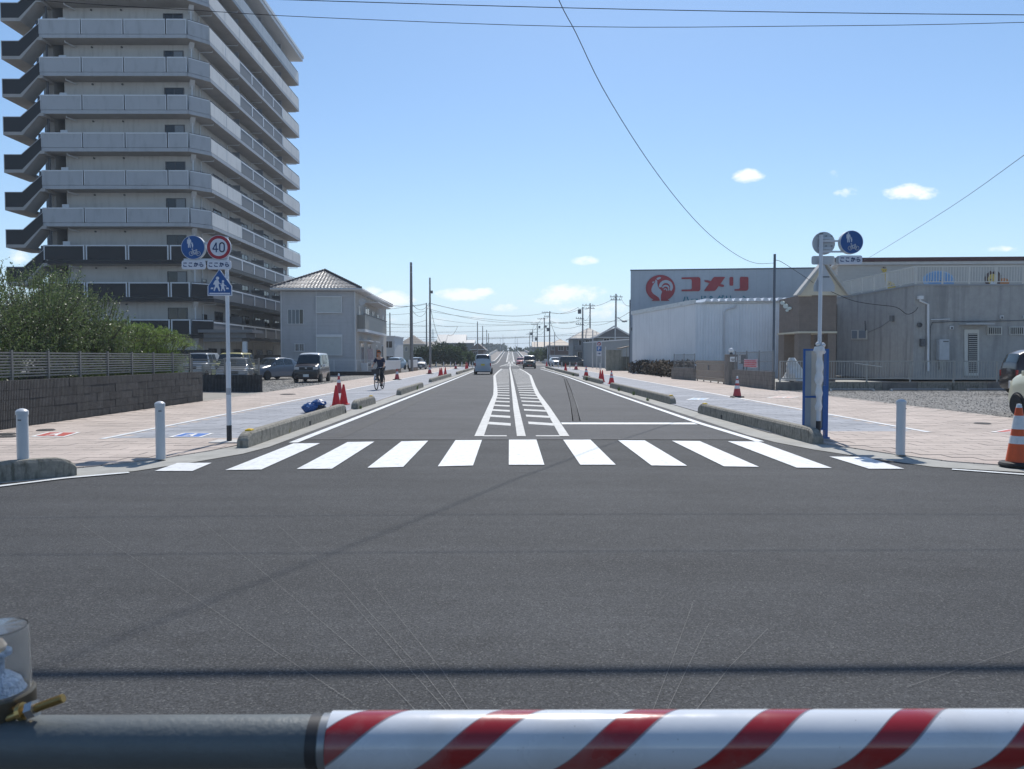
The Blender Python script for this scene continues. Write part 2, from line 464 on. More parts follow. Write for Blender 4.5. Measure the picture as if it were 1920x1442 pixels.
M_gravel = asphalt('gravel', (0.17, 0.165, 0.155), speck=.75, scale=22, blotch=.25)
M_earth = mat('earth', (0.16, 0.14, 0.10), .95, var=.3, scale=.4, bump=.6, bscale=8)
M_field = mat('far_field', (0.10, 0.13, 0.05), .95, var=.35, scale=.05)
M_white = mat('white_enamel', (0.74, 0.76, 0.78), .32, var=.03, coat=.3)
M_iron = mat('cast_iron', (0.09, 0.085, 0.08), .6, var=.2, scale=30, bump=.4, bscale=120)
M_yel = mat('reflector_yellow', (0.85, 0.55, 0.02), .3, var=.05)
M_orange = mat('reflector_orange', (0.75, 0.16, 0.02), .3, var=.05)
M_black = mat('black_rubber', (0.016, 0.016, 0.017), .7, var=.15)
M_glass = mat('dark_glass', (0.015, 0.019, 0.024), .06, var=.0, spec=.6)
M_steel = mat('galvanised_steel', (0.45, 0.46, 0.47), .4, .8, var=.1, scale=20)
M_scratch = mat('scratch', (0.15, 0.148, 0.145), .7, var=.3, scale=12)

# ------------------------------------------------------------------ ground, roads
def zr(Y):                                   # the road rises to a bridge in the distance
    if Y < 183: return 0.0
    if Y < 430: return (Y - 183) / 247 * 4.9 * (1 if Y > 200 else .8 + .2 * (Y - 183) / 17)
    return 4.9 - (Y - 430) * .012
g = MB(); g.sheet([(-3000, -60), (3000, -60), (3000, 5000), (-3000, 5000)], -0.06)
struct('ground', g, M_earth, fix=False)
g = MB(); g.sheet([(-2500, 520), (2500, 520), (2500, 4900), (-2500, 4900)], -0.03)
struct('far_fields', g, M_field, fix=False)

edgeL = [(-60, 6.2), (-14, 6.9), (-9, 7.5), (-7.3, 8.1), (-6.1, 8.95), (-5.5, 9.45), (-5.0, 9.9), (-4.55, 10.8), (-4.2, 11.7), (-4.08, 12.6), (-4.08, 14), (-4.1, 30), (-4.15, 60), (-4.2, 116)]
edgeR = [(60, 8.9), (14, 9.15), (9, 9.35), (6.8, 9.75), (5.85, 10.25), (5.42, 11.1), (4.98, 12.2), (4.72, 13.3), (4.62, 14.5), (4.62, 30), (4.7, 60), (4.5, 116)]
g = MB(); g.sheet([(-60, -30)] + edgeL + edgeR[::-1] + [(60, -30)], 0.0)
road = struct('road', g, M_asph, fix=False)
g = MB(); g.sheet([(x, y) for x, y in edgeL if y > 13.9] + [(x, y) for x, y in edgeR if y > 14.2][::-1] + [(4.66, 13.72), (-4.06, 13.72)], 0.004)
struct('old_road', g, M_asph2, fix=False)
g = MB(); g.sheet([(-200, 116), (200, 116), (200, 136), (-200, 136)], 0.003)
struct('crossing_street', g, M_asph2, fix=False)

def strip(name, xl, xr, y0, y1, m, dz=0.0, step=12):
    """long strip that follows the rise of the road"""
    n = max(2, int((y1 - y0) / step)); vs = []
    for i in range(n + 1):
        y = y0 + (y1 - y0) * i / n
        a = xl(y) if callable(xl) else xl; b = xr(y) if callable(xr) else xr
        vs += [(a, y, zr(y) + dz), (b, y, zr(y) + dz)]
    g = MB(); g.add(vs, [(2 * i, 2 * i + 1, 2 * i + 3, 2 * i + 2) for i in range(n)])
    return g.build(name, m, base=(0, 0, 0), fix=False)
XL = lambda y: -4.2 + min(1.0, max(0, (y - 150) / 60)) * 0.5
XR = lambda y: 4.3 - min(1.0, max(0, (y - 150) / 60)) * 0.3
tag(strip('bridge_road', XL, XR, 134, 470, M_asph2, .006), kind='structure')
M_walk = mat('bridge_walk', (0.22, 0.20, 0.185), .9, var=.1, scale=.5)
tag(strip('bridge_pavement', lambda y: XL(y) - 4.0, lambda y: XL(y) - .05, 136, 470, M_walk, .02), kind='structure')
tag(strip('bridge_pavement', lambda y: XR(y) + .05, lambda y: XR(y) + 4.0, 136, 470, M_walk, .02), kind='structure')
g = MB()
for sx, X in ((-1, XL), (1, XR)):
    vs = []
    ys = [183 + i * 12 for i in range(24)]
    for y in ys:
        x0 = X(y) + sx * 4.0
        vs += [(x0, y, zr(y) + .02), (x0 + sx * 9, y, -.1)]
    g.add(vs, [(2 * i, 2 * i + 1, 2 * i + 3, 2 * i + 2) for i in range(len(ys) - 1)])
struct('embankment', g, mat('bank_grass', (0.07, 0.11, 0.03), .95, var=.4, scale=.6, bump=.5, bscale=4), fix=False)
def par(name, X, off, h, label, w=.25):
    g = MB(); ys = [170 + i * 20 for i in range(15)]
    for a, b in zip(ys, ys[1:]):
        x0, x1 = X(a) + off, X(b) + off
        z0, z1 = zr(a), zr(b)
        g.add([(x0 - w / 2, a, z0), (x0 + w / 2, a, z0), (x1 + w / 2, b, z1), (x1 - w / 2, b, z1),
               (x0 - w / 2, a, z0 + h), (x0 + w / 2, a, z0 + h), (x1 + w / 2, b, z1 + h), (x1 - w / 2, b, z1 + h)],
              [(0, 3, 2, 1), (4, 5, 6, 7), (0, 1, 5, 4), (1, 2, 6, 5), (2, 3, 7, 6), (3, 0, 4, 7)])
    return tag(g.build(name, M_conc2), label, 'parapet')
M_conc2 = mat('pale_concrete', (0.50, 0.49, 0.46), .8, var=.1, scale=.7)
par('bridge_parapet', XL, -4.15, 1.1, 'pale concrete parapet along the left footway of the distant bridge ramp')
par('bridge_parapet', XR, 4.15, 1.1, 'pale concrete parapet along the right footway of the distant bridge ramp')
par('bridge_kerb', XL, -.25, .55, 'low pale kerb between carriageway and left footway of the distant ramp', .35)
par('bridge_kerb', XR, .25, .55, 'low pale kerb between carriageway and right footway of the distant ramp', .35)

# ------------------------------------------------------------------ road markings (children of the road)
ZM = 0.010
def mark(name, pts, m=M_paint, z=ZM):
    g = MB(); g.sheet(pts, z); return g.build(name, m, road, fix=False)
def quadpx(name, P, m=M_paint):
    return mark(name, [gp(x, y)[:2] for x, y in P], m)
for Q in ([(290, 884.4), (360.7, 884.4), (397, 869), (333, 869.2)],
          [(422.6, 882.7), (490.3, 881.4), (600, 832), (550, 832.3)], [(556.2, 880.6), (622.3, 880), (702, 829), (651.8, 829.8)],
          [(689, 878.2), (756, 876.7), (802.8, 827.4), (752.8, 828.5)], [(821, 875.6), (887, 874), (903.6, 825.9), (854, 826.2)],
          [(954, 872.7), (1020.7, 872.7), (1005.8, 825.2), (954.3, 825.4)], [(1088, 872.5), (1154.5, 872.5), (1107, 825.3), (1056, 825.5)],
          [(1221.5, 873.9), (1288.4, 874.6), (1209, 826.7), (1158.7, 826.4)], [(1357.4, 875.6), (1423, 876.5), (1312, 828), (1260, 827.5)],
          [(1493.7, 878), (1560, 878.8), (1422.7, 828.8), (1364.6, 828.5)], [(1629, 880), (1695.5, 880.3), (1623, 857.8), (1555, 857.2)]):
    quadpx('crosswalk_stripe', Q)
def ribmark(name, pts, w, m=M_paint):
    g = MB(); g.ribbon(pts, w, ZM + .003); return g.build(name, m, road, fix=False)
lx = [gp(550, 831)[:2], (-3.84, 20), (-3.84, 30), (-3.9, 60), (-4.0, 85), (-4.05, 112)]
ribmark('edge_line', lx, .16)
ribmark('edge_line', [gp(1425, 829)[:2], (4.34, 17), (4.30, 30), (4.40, 60), (4.25, 75), (3.9, 97)], .16)
a, b = gp(1053, 794.6), gp(1316, 797.2)
mark('stop_line', [(a.x, a.y - .22), (b.x - .06, a.y - .25), (b.x - .06, a.y + .2), (a.x, a.y + .22)])
ribmark('edge_line', [gp(-160, 934)[:2], gp(0, 913)[:2], gp(120, 898)[:2], gp(242, 887.3)[:2]], .1)
ribmark('edge_line', [gp(1785, 881.2)[:2], gp(1920, 891)[:2], (9, 9.2), (14, 9.0)], .1)
zl = [(-.60, 14.25), (-.60, 22), (-.60, 30), (-.72, 36), (-1.30, 61), (-1.32, 66), (-1.28, 80), (-1.15, 98)]
zr_ = [(1.04, 14.25), (1.10, 22), (1.12, 31), (1.25, 40), (1.66, 62), (1.6, 75), (1.22, 99)]
zc = [(.21, 14.25), (.17, 22), (.15, 31), (.08, 60), (-.05, 99), (-.05, 116)]
ribmark('hatched_area_line', zl, .18, M_paint2)
ribmark('hatched_area_line', zr_, .18, M_paint2)
ribmark('centre_line', zc, .17, M_paint2)
def interp(P, y):
    for (x0, y0), (x1, y1) in zip(P, P[1:]):
        if y0 <= y <= y1: return x0 + (x1 - x0) * (y - y0) / (y1 - y0)
    return P[-1][0] if y > P[-1][1] else P[0][0]
k = 0
y = 16.7
nearbars, farbars = [], []
for P, side in ((zl, -1), (zr_, 1)):
    q = MB(); q.sheet([(interp(P, 14.4) - side * .06, 14.25), (interp(zc, 14.4) + side * .28, 14.25), (interp(zc, 14.4) + side * .28, 14.42), (interp(P, 14.4) - side * .06, 14.42)], ZM)
    q.build('hatch_bar', M_paint2, road, fix=False)
y = 17.0
while y < 97:
    for P, side in ((zl, -1), (zr_, 1)):
        xo = interp(P, y) - side * .05; xi = interp(zc, y) + side * (.19 if side < 0 else .22)
        x0, x1 = min(xo, xi), max(xo, xi)
        yo = (x1 - x0) * .75; cy = y - side * .0
        pts = [(x0, cy + yo / 2 - .32), (x1, cy - yo / 2 - .32), (x1, cy - yo / 2 + .32), (x0, cy + yo / 2 + .32)]
        (nearbars if y < 62 else farbars).append(pts)
    y += 2.13
for pts in nearbars: mark('hatch_bar', pts, M_paint2, ZM - .002)
q = MB()
for pts in farbars: q.sheet(pts, ZM - .002)
tag(q.build('far_hatch_bars', M_paint2, road, fix=False), kind='stuff')
# the far hatched area and bridge lines
q = MB()
q.ribbon([(-1.7, 122), (-.35, 182), (-.35, 200)], .3, lambda x, y: zr(y) + .03)
q.ribbon([(1.35, 122), (.45, 182), (.45, 200)], .3, lambda x, y: zr(y) + .03)
q.ribbon([(-.05, 120), (-.05, 160), (0, 182)], .17, ZM)
for side in (-1, 1):
    q.ribbon([(side * 1.0, y) for y in range(196, 430, 12)], .3, lambda x, y: zr(y) + .03)
    X = XL if side < 0 else XR
    q.ribbon([(X(y) - side * .5, y) for y in range(140, 430, 10)], .2, lambda x, y: zr(y) + .03)
y = 126
while y < 425:
    w = 1.4 if y < 140 else (1.4 - (y - 140) / 42 * 1.0 if y < 182 else (.45 if y < 196 else .95))
    q.add([(-w, y, zr(y) + .03), (w, y - .8, zr(y - .8) + .03), (w, y + .1, zr(y) + .03), (-w, y + .9, zr(y + .9) + .03)], [(0, 1, 2, 3)])
    y += 2.6
tag(q.build('distant_markings', M_paint2, base=(0, 0, 0), fix=False), kind='structure')
# patched trench, cable scratches, seam
def flat(name, pts, w, m, z=.007):
    g = MB(); g.ribbon([p[:2] for p in pts], w, z); return g.build(name, m, road, fix=False)
flat('trench_patch', [gp(1081, 790), gp(1075, 758), gp(1067, 731), gp(1060, 711), gp(1049, 702), gp(1030, 696)], .2, M_patch)
flat('trench_joint', [gp(1088, 790), gp(1081, 758), gp(1070.5, 731), gp(1062, 711)], .03, mat('bitumen', (.018, .018, .02), .5))
flat('trench_joint', [gp(1074, 790), gp(1069.5, 758), gp(1063.5, 731), gp(1058, 711)], .03, MATS['bitumen'])
flat('tyre_trace', [(-3.3, 14), (-3.25, 22), (-3.35, 34), (-3.55, 50), (-3.7, 64)], .3, mat('rubber_trace', (.040, .040, .042), .8, var=.25, scale=1.5), .0065)
flat('road_seam', [(-4.0, 13.75), (-1, 13.72), (2, 13.74), (4.6, 13.7)], .035, mat('seam', (.12, .12, .115), .8, var=.3, scale=5), .012)
for P in ([(150, 983), (330, 1098), (500, 1212), (660, 1318)], [(375, 975), (560, 1130), (700, 1250), (780, 1335)], [(520, 985), (640, 1090), (800, 1270), (850, 1335)],
          [(650, 1120), (780, 1270), (842, 1340)], [(700, 1100), (830, 1260), (884, 1340)], [(1300, 1130), (1260, 1240), (1222, 1340)],
          [(1330, 1170), (1285, 1262), (1248, 1340)], [(1440, 1180), (1370, 1250), (1300, 1340)], [(1920, 1215), (1700, 1290)]):
    g = MB(); g.ribbon([gp(*p)[:2] for p in P], .0017, .006); g.build('scratch', M_scratch, road, fix=False)

# ------------------------------------------------------------------ gutters and pavements
walkL = [(-60, 6.75), (-14, 7.5), (-9.2, 8.15), (-7.7, 8.8), (-6.5, 9.6), (-5.75, 10.3), (-5.2, 11.1), (-4.85, 12.0), (-4.62, 13.0), (-4.56, 14), (-4.56, 30), (-4.6, 60), (-4.65, 116)]
walkR = [(60, 9.4), (14, 9.65), (9.2, 9.85), (7.1, 10.2), (6.35, 10.75), (5.98, 11.5), (5.62, 12.5), (5.3, 13.6), (5.2, 14.6), (5.15, 30), (5.15, 60), (4.95, 116)]
g = MB(); g.sheet(edgeL + walkL[::-1], .008); struct('gutter', g, M_conc, fix=False)
g = MB(); g.sheet(edgeR + walkR[::-1], .008); struct('gutter', g, M_conc, fix=False)
WXL, WXR = -7.45, 8.32
ZW = .022
def inside(poly, x, y):
    c = False; n = len(poly); j = n - 1
    for i in range(n):
        xi, yi = poly[i]; xj, yj = poly[j]
        if (yi > y) != (yj > y) and x < (xj - xi) * (y - yi) / (yj - yi) + xi: c = not c
        j = i
    return c
polyL = walkL + [(-10.5, 116), (-10.5, 13.6), (-60, 13.6)]
polyR = walkR + [(12.4, 116), (12.4, 17.2), (60, 17.2)]
def pavement(name, poly, wx, side, ystart):
    g = MB(); g.prism(poly, -.05, ZW); base = struct(name, g, M_beige)
    yb = ystart
    bl = [(x, y) for x, y in (walkL if side < 0 else walkR) if y > yb + .3]
    x0 = interp([(p[0], p[1]) for p in bl], yb) if bl else 0
    q = MB(); q.sheet([(x0 + (-.02 if side < 0 else .02), yb)] + [(x + side * .02, y) for x, y in bl] + [(wx - side * .05, 116), (wx - side * .05, yb)], ZW + .004)
    bb = q.build('cycle_path', M_blue, base, fix=False)
    q = MB(); q.ribbon([(wx, yb - .02), (wx, 40), (wx, 80), (wx, 116)], .13, ZW + .014); q.build('dividing_line', M_paint, base, fix=False)
    cells = []
    for j in range(int(7 / .3), int(32 / .3)):
        off = .3 if j % 2 == 0 else 0
        for i in range(-40, 40):
            xa = i * .6 - off; xb = xa + .6; ya = j * .3; yb2 = ya + .3
            if max(abs(xa), abs(xb)) > 13: continue
            if not all(inside(poly, px, py) for px in (xa, xb) for py in (ya, yb2)): continue
            cx = (xa + xb) / 2
            isblue = ya >= ystart - .05 and (cx > wx if side < 0 else cx < wx) and abs(cx - wx) > .0
            cells.append(((cx ** 2 + ya ** 2), cx, ya + .15, isblue))
    cells.sort()
    g1 = MB(); g1.box(-.294, .294, -.144, .144, 0, .017); me_b = g1.mesh('paving_block', M_beige_p, bevel=0.0)
    me_g = g1.mesh('paving_block', M_blue_p, bevel=0.0)
    rest = {True: MB(), False: MB()}
    for n, (d, cx, cy, ib) in enumerate(cells):
        dz = R.uniform(-.0025, .0015); tx, ty = R.uniform(-.004, .004), R.uniform(-.004, .004)
        if n < 300:
            o = bpy.data.objects.new('paving_block', me_g if ib else me_b); COL.objects.link(o); o.parent = base
            o.location = (cx, cy, ZW - .010 + dz); o.rotation_euler = (tx, ty, R.uniform(-.003, .003))
        else:
            rest[ib].box(cx - .294, cx + .294, cy - .144, cy + .144, ZW - .012 + dz, ZW + .007 + dz)
    for ib in (True, False):
        if rest[ib].v: tag(rest[ib].build('far_paving_blocks', M_blue_p if ib else M_beige_p, base, fix=False), kind='stuff')
    return base
paveL = pavement('pavement', polyL, WXL, -1, 13.6)
paveR = pavement('pavement', polyR, WXR, 1, 14.8)
M_symw = mat('thermoplastic_white', (.72, .72, .70), .6, var=.1, scale=6, stain=.4, stainscale=(4, 4, 4), staincol=(.45, .4, .36))
M_symb = mat('thermoplastic_blue', (.03, .13, .42), .6, var=.15, scale=6)
M_symr = mat('thermoplastic_red', (.42, .07, .05), .6, var=.2, scale=6)
def symbol(corner, right, up, m, fade, parent, label):
    """painted plate on the paving: white, coloured centre, a white figure"""
    c = Vector(corner[:2]); r = Vector(right[:2]) - c; u = Vector(up[:2]) - c
    P = lambda a, b: tuple((c + r * a + u * b))
    z = ZW + .014
    g = MB(); g.sheet([P(0, 0), P(1, 0), P(1, 1), P(0, 1)], z)
    o = g.build(label, M_symw, parent, fix=False)
    g = MB(); g.sheet([P(.1, .12), P(.9, .12), P(.9, .9), P(.1, .9)], z + .003); g.build('colour_field', m, o, fix=False)
    g = MB()
    g.sheet([P(.5 + .06 * cos(t * pi / 4), .76 + .07 * sin(t * pi / 4)) for t in range(8)], z + .006)
    for q in ([(.42, .66), (.6, .66), (.62, .42), (.44, .42)], [(.44, .42), (.52, .42), (.42, .18), (.33, .18)], [(.52, .42), (.61, .42), (.68, .2), (.6, .18)], [(.3, .5), (.42, .66), (.46, .6), (.35, .46)]):
        g.sheet([P(*s) for s in q], z + .006)
    g.build('figure', M_symw, o, fix=False)
symbol(gp(315, 823.2), gp(375, 823.7), gp(345, 815), M_symb, 0, paveL, 'cycle_symbol')
symbol(gp(56, 822.2), gp(121, 822.7), gp(91, 813.2), M_symr, 0, paveL, 'walker_symbol')
symbol(gp(1286, 751.6), gp(1318, 752.6), gp(1300, 747.8), mat('thermoplastic_blue_faded', (.30, .42, .55), .6), 0, paveR, 'cycle_symbol')
symbol(gp(1437, 747.5), gp(1480, 748.7), gp(1458, 744.8), mat('thermoplastic_red_faded', (.55, .36, .30), .6), 0, paveR, 'walker_symbol')
symbol(gp(1856, 813.5), gp(1925, 816.5), gp(1888, 808), MATS['thermoplastic_red'], 0, paveR, 'walker_symbol')
def manhole(p, r, label):
    g = MB(); g.lathe((p.x, p.y, 0), [(r, .02), (r, ZW + .022), (r - .02, ZW + .026), (.001, ZW + .026)], 24)
    o = g.build('manhole_cover', M_iron, smooth=True); tag(o, label, 'manhole cover', 'manhole covers in the pavements')
    g = MB()
    for i in range(-3, 4):
        w = sqrt(max(0, (r * .85) ** 2 - (i * r * .24) ** 2)); g.box(p.x - w, p.x + w, p.y + i * r * .24 - .012, p.y + i * r * .24 + .012, ZW + .026, ZW + .03)
    g.build('tread_rib', M_iron, o)
manhole(gp(86, 809.7), .17, 'round iron manhole cover beside the red walker symbol on the left pavement')
manhole(gp(12, 817.3), .17, 'round iron cover at the far left edge of the left pavement, farther from the road')
manhole(gp(14, 822), .15, 'round iron cover at the far left edge, just nearer than its twin')
manhole(gp(1842, 797), .17, 'round iron manhole cover in the right pavement behind the white bollard')
manhole(gp(540, 741), .3, 'round iron manhole cover in the left pavement near the gravel lot')

# gravel lots and drive
g = MB(); g.sheet([(-60, 32.0), (-10.5, 32.0), (-10.5, 62.0), (-60, 62)], .016); struct('gravel_lot', g, M_gravel, fix=False)
g = MB(); g.sheet([(-60, 25.7), (-10.5, 25.7), (-10.5, 32), (-60, 32)], .018); struct('driveway', g, mat('drive_concrete', (.27, .25, .22), .85, var=.12, scale=1.5, bump=.3), fix=False)
g = MB(); g.sheet([(12.4, 17.2), (60, 17.2), (60, 33.9), (12.4, 33.9)], .016); struct('gravel_lot', g, M_gravel, fix=False)
g = MB(); g.sheet([(-60, 13.6), (-10.9, 13.6), (-10.9, 25.7), (-60, 25.7)], .01); struct('planting_bed', g, M_earth, fix=False)
g = MB(); g.sheet([(12.4, 34.0), (80, 34.0), (80, 116), (12.4, 116)], .014); struct('yard', g, M_conc, fix=False)
g = MB(); g.sheet([(-80, 62.0), (-10.5, 62.0), (-10.5, 116), (-80, 116)], .014); struct('yard', g, mat('yard_asphalt', (.14, .135, .13), .9, var=.2, scale=1), fix=False)
def stones(name, x0, x1, y0, y1, n, s0, s1, dens=None):
    g = MB()
    for i in range(n):
        x, y = R.uniform(x0, x1), R.uniform(y0, y1)
        s = R.uniform(s0, s1); a = R.uniform(0, pi)
        c, d = cos(a) * s, sin(a) * s
        h = s * R.uniform(.5, .9)
        g.add([(x + c, y + d, .014), (x - d, y + c, .014), (x - c, y - d, .014), (x + d, y - c, .014), (x + c * .3, y + d * .2, .014 + h)],
              [(0, 1, 4), (1, 2, 4), (2, 3, 4), (3, 0, 4)])
    return tag(g.build(name, M_gravel, fix=False), 'loose grey gravel stones', None, None, 'stuff')
stones('gravel_stones', 12.3, 25, 17.3, 33.5, 9000, .012, .035)['label'] = 'loose grey gravel in front of the white kindergarten fence'
stones('gravel_stones', -24, -10.5, 32.1, 50, 7000, .015, .045)['label'] = 'loose grey gravel in the lot before the white house'

# ------------------------------------------------------------------ kerb blocks
def kerb(p0, p1, label, h=.255, w=.2, capA=True, capB=True, seglen=1.98, refl=(), holes=()):
    p0 = Vector(p0); p1 = Vector(p1); L = (p1 - p0).length; d = (p1 - p0) / L; nr = Vector((d.y, -d.x))
    t = thing('kerb_block', (p0.x, p0.y, .008), label, 'kerb', 'raised concrete kerb blocks between road and pavement')
    n = max(1, round(L / seglen)); sl = L / n
    for k in range(n):
        a, b = k * sl + .004, (k + 1) * sl - .004
        st = [a + (b - a) * i / 6 for i in range(7)]
        if k == 0 and capA: st = [a, a + .02, a + .06, a + .12, a + .2, a + .3] + [a + .3 + (b - a - .3) * i / 4 for i in range(1, 5)]
        if k == n - 1 and capB: st = ([s for s in st if s < b - .32]) + [b - .3, b - .2, b - .12, b - .06, b - .02, b]
        g = MB(); vs = []
        for s in st:
            hh = h * (1 + R.uniform(-.002, .002))
            if capA and s < .3: hh = h * (.35 + .65 * sqrt(max(0, 1 - ((.3 - s) / .3) ** 2)))
            if capB and s > L - .3: hh = h * (.35 + .65 * sqrt(max(0, 1 - ((s - L + .3) / .3) ** 2)))
            c = p0 + d * s
            for (o, z) in ((-w / 2, 0), (-w / 2 + .006, hh * .85), (-w / 2 + .03, hh), (w / 2 - .03, hh), (w / 2 - .006, hh * .85), (w / 2, 0)):
                q = c + nr * o; vs.append((q.x, q.y, .008 + z))
        m = len(st)
        fs = [(6 * i + j, 6 * i + j + 1, 6 * i + 7 + j, 6 * i + 6 + j) for i in range(m - 1) for j in range(5)]
        fs += [tuple(range(6))[::-1], tuple(range(6 * m - 6, 6 * m))]
        g.add(vs, fs); g.build('concrete_segment', M_kerb, t)
    for s in refl:
        c = p0 + d * (s if s >= 0 else L + s)
        g = MB(); ang = atan2(d.y, d.x)
        g.obox((c.x, c.y, .008 + h + .012), (.15, .11, .025), ang); g.obox((c.x, c.y, .008 + h + .028), (.09, .07, .012), ang)
        g.build('reflector', M_yel, t, bevel=.008)
    for s in holes:
        c = p0 + d * s
        g = MB(); g.obox((c.x + nr.x * (w / 2) * 1.0, c.y + nr.y * (w / 2), .008 + .06), (.1, .012, .09), atan2(d.y, d.x)); g.build('drain_hole', M_black, t)
        g = MB(); g.obox((c.x - nr.x * (w / 2) * 1.0, c.y - nr.y * (w / 2), .008 + .06), (.1, .012, .09), atan2(d.y, d.x)); g.build('drain_hole', M_black, t)
kerb((-4.48, 12.45), (-4.56, 20.3), 'longest weathered kerb block on the left, starting beside the sign pole', refl=(.35,), holes=(4.0, 7.7))
kerb((-4.54, 21.7), (-4.5, 24.4), 'short kerb block on the left just beyond the upright red cones', refl=(-.3,))
kerb((-4.46, 29.8), (-4.48, 37.7), 'left kerb block nearest the cyclist, with weeds at its foot')
kerb((-4.78, 44.5), (-4.72, 58.6), 'left kerb block beside the far pair of red cones', holes=(5,))
kerb((-4.7, 65.5), (-4.7, 73), 'sixth kerb block along the left side, short and far off')
kerb((-4.7, 75), (-4.7, 94), 'farthest kerb block along the left side, beside the far white van')
kerb((-7.9, 7.75), (-5.62, 9.62), 'rounded kerb block in the near left corner of the crossing', refl=(-.95,), h=.24)
kerb((5.36, 12.95), (5.2, 20.3), 'nearest kerb block on the right, at the foot of the blue board', refl=(-.35,), h=.26, holes=(5.2,))
kerb((5.24, 24.0), (5.06, 37.3), 'long kerb block on the right with green weeds, ending beside striped cones', refl=(.3,), h=.26)
kerb((5.2, 42.4), (5.05, 51), 'right kerb block between the two groups of red cones')
kerb((5.3, 58.5), (5.1, 85), 'long mossy kerb block far along the right side')
kerb((5.1, 88), (5.05, 106), 'farthest kerb block along the right side')
g = MB(); c = gp(431, 832); g.box(c.x - .32, c.x + .3, c.y - .14, c.y + .3, .009, ZW + .021)
g.build('sign_footing', mat('footing_concrete', (.5, .49, .47), .8, var=.06), paveL)
# ------------------------------------------------------------------ apartment tower
def opening(name, parent, c, w, h, rot, frame_m, n=2, depth=.06, curtain=None, fr=.05, curtain_m=None):
    """a window or glazed door: frame > panes. c = centre on the wall face, rot = facing (0 faces the camera, -Y)"""
    m = Matrix.Rotation(rot, 3, 'Z'); c = Vector(c)
    def bx(g, x0, x1, y0, y1, z0, z1):
        vs = [(x, y, z) for z in (z0, z1) for (x, y) in ((x0, y0), (x1, y0), (x1, y1), (x0, y1))]
        g.add([c + m @ Vector(v) for v in vs], [(0, 3, 2, 1), (4, 5, 6, 7), (0, 1, 5, 4), (1, 2, 6, 5), (2, 3, 7, 6), (3, 0, 4, 7)])
    g = MB()
    bx(g, -w / 2 - fr, w / 2 + fr, -depth, .0, h / 2, h / 2 + fr); bx(g, -w / 2 - fr, w / 2 + fr, -depth - .02, .0, -h / 2 - fr, -h / 2)
    bx(g, -w / 2 - fr, -w / 2, -depth, 0, -h / 2, h / 2); bx(g, w / 2, w / 2 + fr, -depth, 0, -h / 2, h / 2)
    for i in range(1, n):
        x = -w / 2 + w * i / n; bx(g, x - .02, x + .02, -depth + .015, 0, -h / 2, h / 2)
    o = g.build(name, frame_m, parent)
    for i in range(n):
        g = MB(); x0 = -w / 2 + w * i / n + .02; x1 = -w / 2 + w * (i + 1) / n - .02
        mm = M_glass
        if curtain and i in curtain: mm = curtain_m or M_curtain
        bx(g, x0, x1, -.03, -.012, -h / 2, h / 2); g.build('pane', mm, o)
    return o
M_curtain = mat('curtain_behind_glass', (.20, .22, .24), .25, var=.15, scale=14)
M_awall = mat('tower_wall', (.50, .495, .48), .85, var=.06, scale=.6, stain=.35, stainscale=(1.6, 1.6, .25), staincol=(.27, .26, .245))
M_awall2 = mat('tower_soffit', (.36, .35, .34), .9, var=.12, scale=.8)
M_apan = mat('balcony_panel_grey_blue', (.385, .405, .43), .6, var=.04, scale=.5, stain=.25, stainscale=(1, 1, .3))
M_apanw = mat('balcony_panel_pale', (.66, .655, .64), .65, var=.05, scale=.5, stain=.3, stainscale=(1, 1, .3), staincol=(.36, .36, .35))
M_apang = mat('balcony_panel_mid_grey', (.165, .17, .18), .6, var=.05, scale=.5)
M_apand = mat('balcony_panel_black', (.011, .011, .014), .5, var=.2, scale=1)
M_aframe = mat('balcony_frame_white', (.60, .63, .66), .5, var=.03)
M_adark = mat('tower_recess_dark', (.035, .036, .04), .8, var=.2)
M_arail = mat('dark_rail', (.08, .085, .095), .5)
apt = thing('apartment_tower', (-29.5, 58.5, 0), 'tall twelve-storey grey apartment tower with balconies and dark outside stairs, at the far left', 'apartment building')
NB = 11
zt = lambda k: 4.42 + 2.822 * k
g = MB(); g.box(-34.9, -24.95, 58.55, 82.6, 0, 34.34); g.build('wall', M_awall, apt)
g = MB(); g.box(-37.2, -36.1, 59.7, 64, 0, 33.0); g.box(-35.75, -34.9, 63.5, 64, 0, 33.9); g.build('stair_wall', M_awall, apt)
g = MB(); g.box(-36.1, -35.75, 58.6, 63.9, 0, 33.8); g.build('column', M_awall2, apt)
g = MB(); g.box(-35.75, -34.92, 60.5, 60.6, 0, 33.4); g.build('corridor_recess', M_adark, apt)
g = MB(); g.box(-36.4, -23.2, 57.0, 83.6, 34.39, 34.69); g.box(-36.3, -23.3, 57.1, 83.5, 34.04, 34.38); g.box(-33, -27, 62, 70, 34.70, 36.8); g.build('roof', M_aframe, apt)
P0, P1, P2, P3 = (-36.0, 57.3), (-24.85, 57.3), (-23.65, 58.5), (-23.65, 82.9)
fronts = [(-36.0, -32.88), (-32.78, -29.68), (-29.58, -26.48), (-26.38, -24.89)]
sides = [(58.5, 61.72), (61.76, 64.95), (65.0, 68.0), (68.04, 71.0), (71.04, 74.0), (74.04, 76.95), (77.0, 79.9), (79.94, 82.85)]
def panel(b, p, q, z0, z1, m):
    g = MB(); g.seg(p, q, z0, z1, .08); return g.build('balcony_panel', m, b)
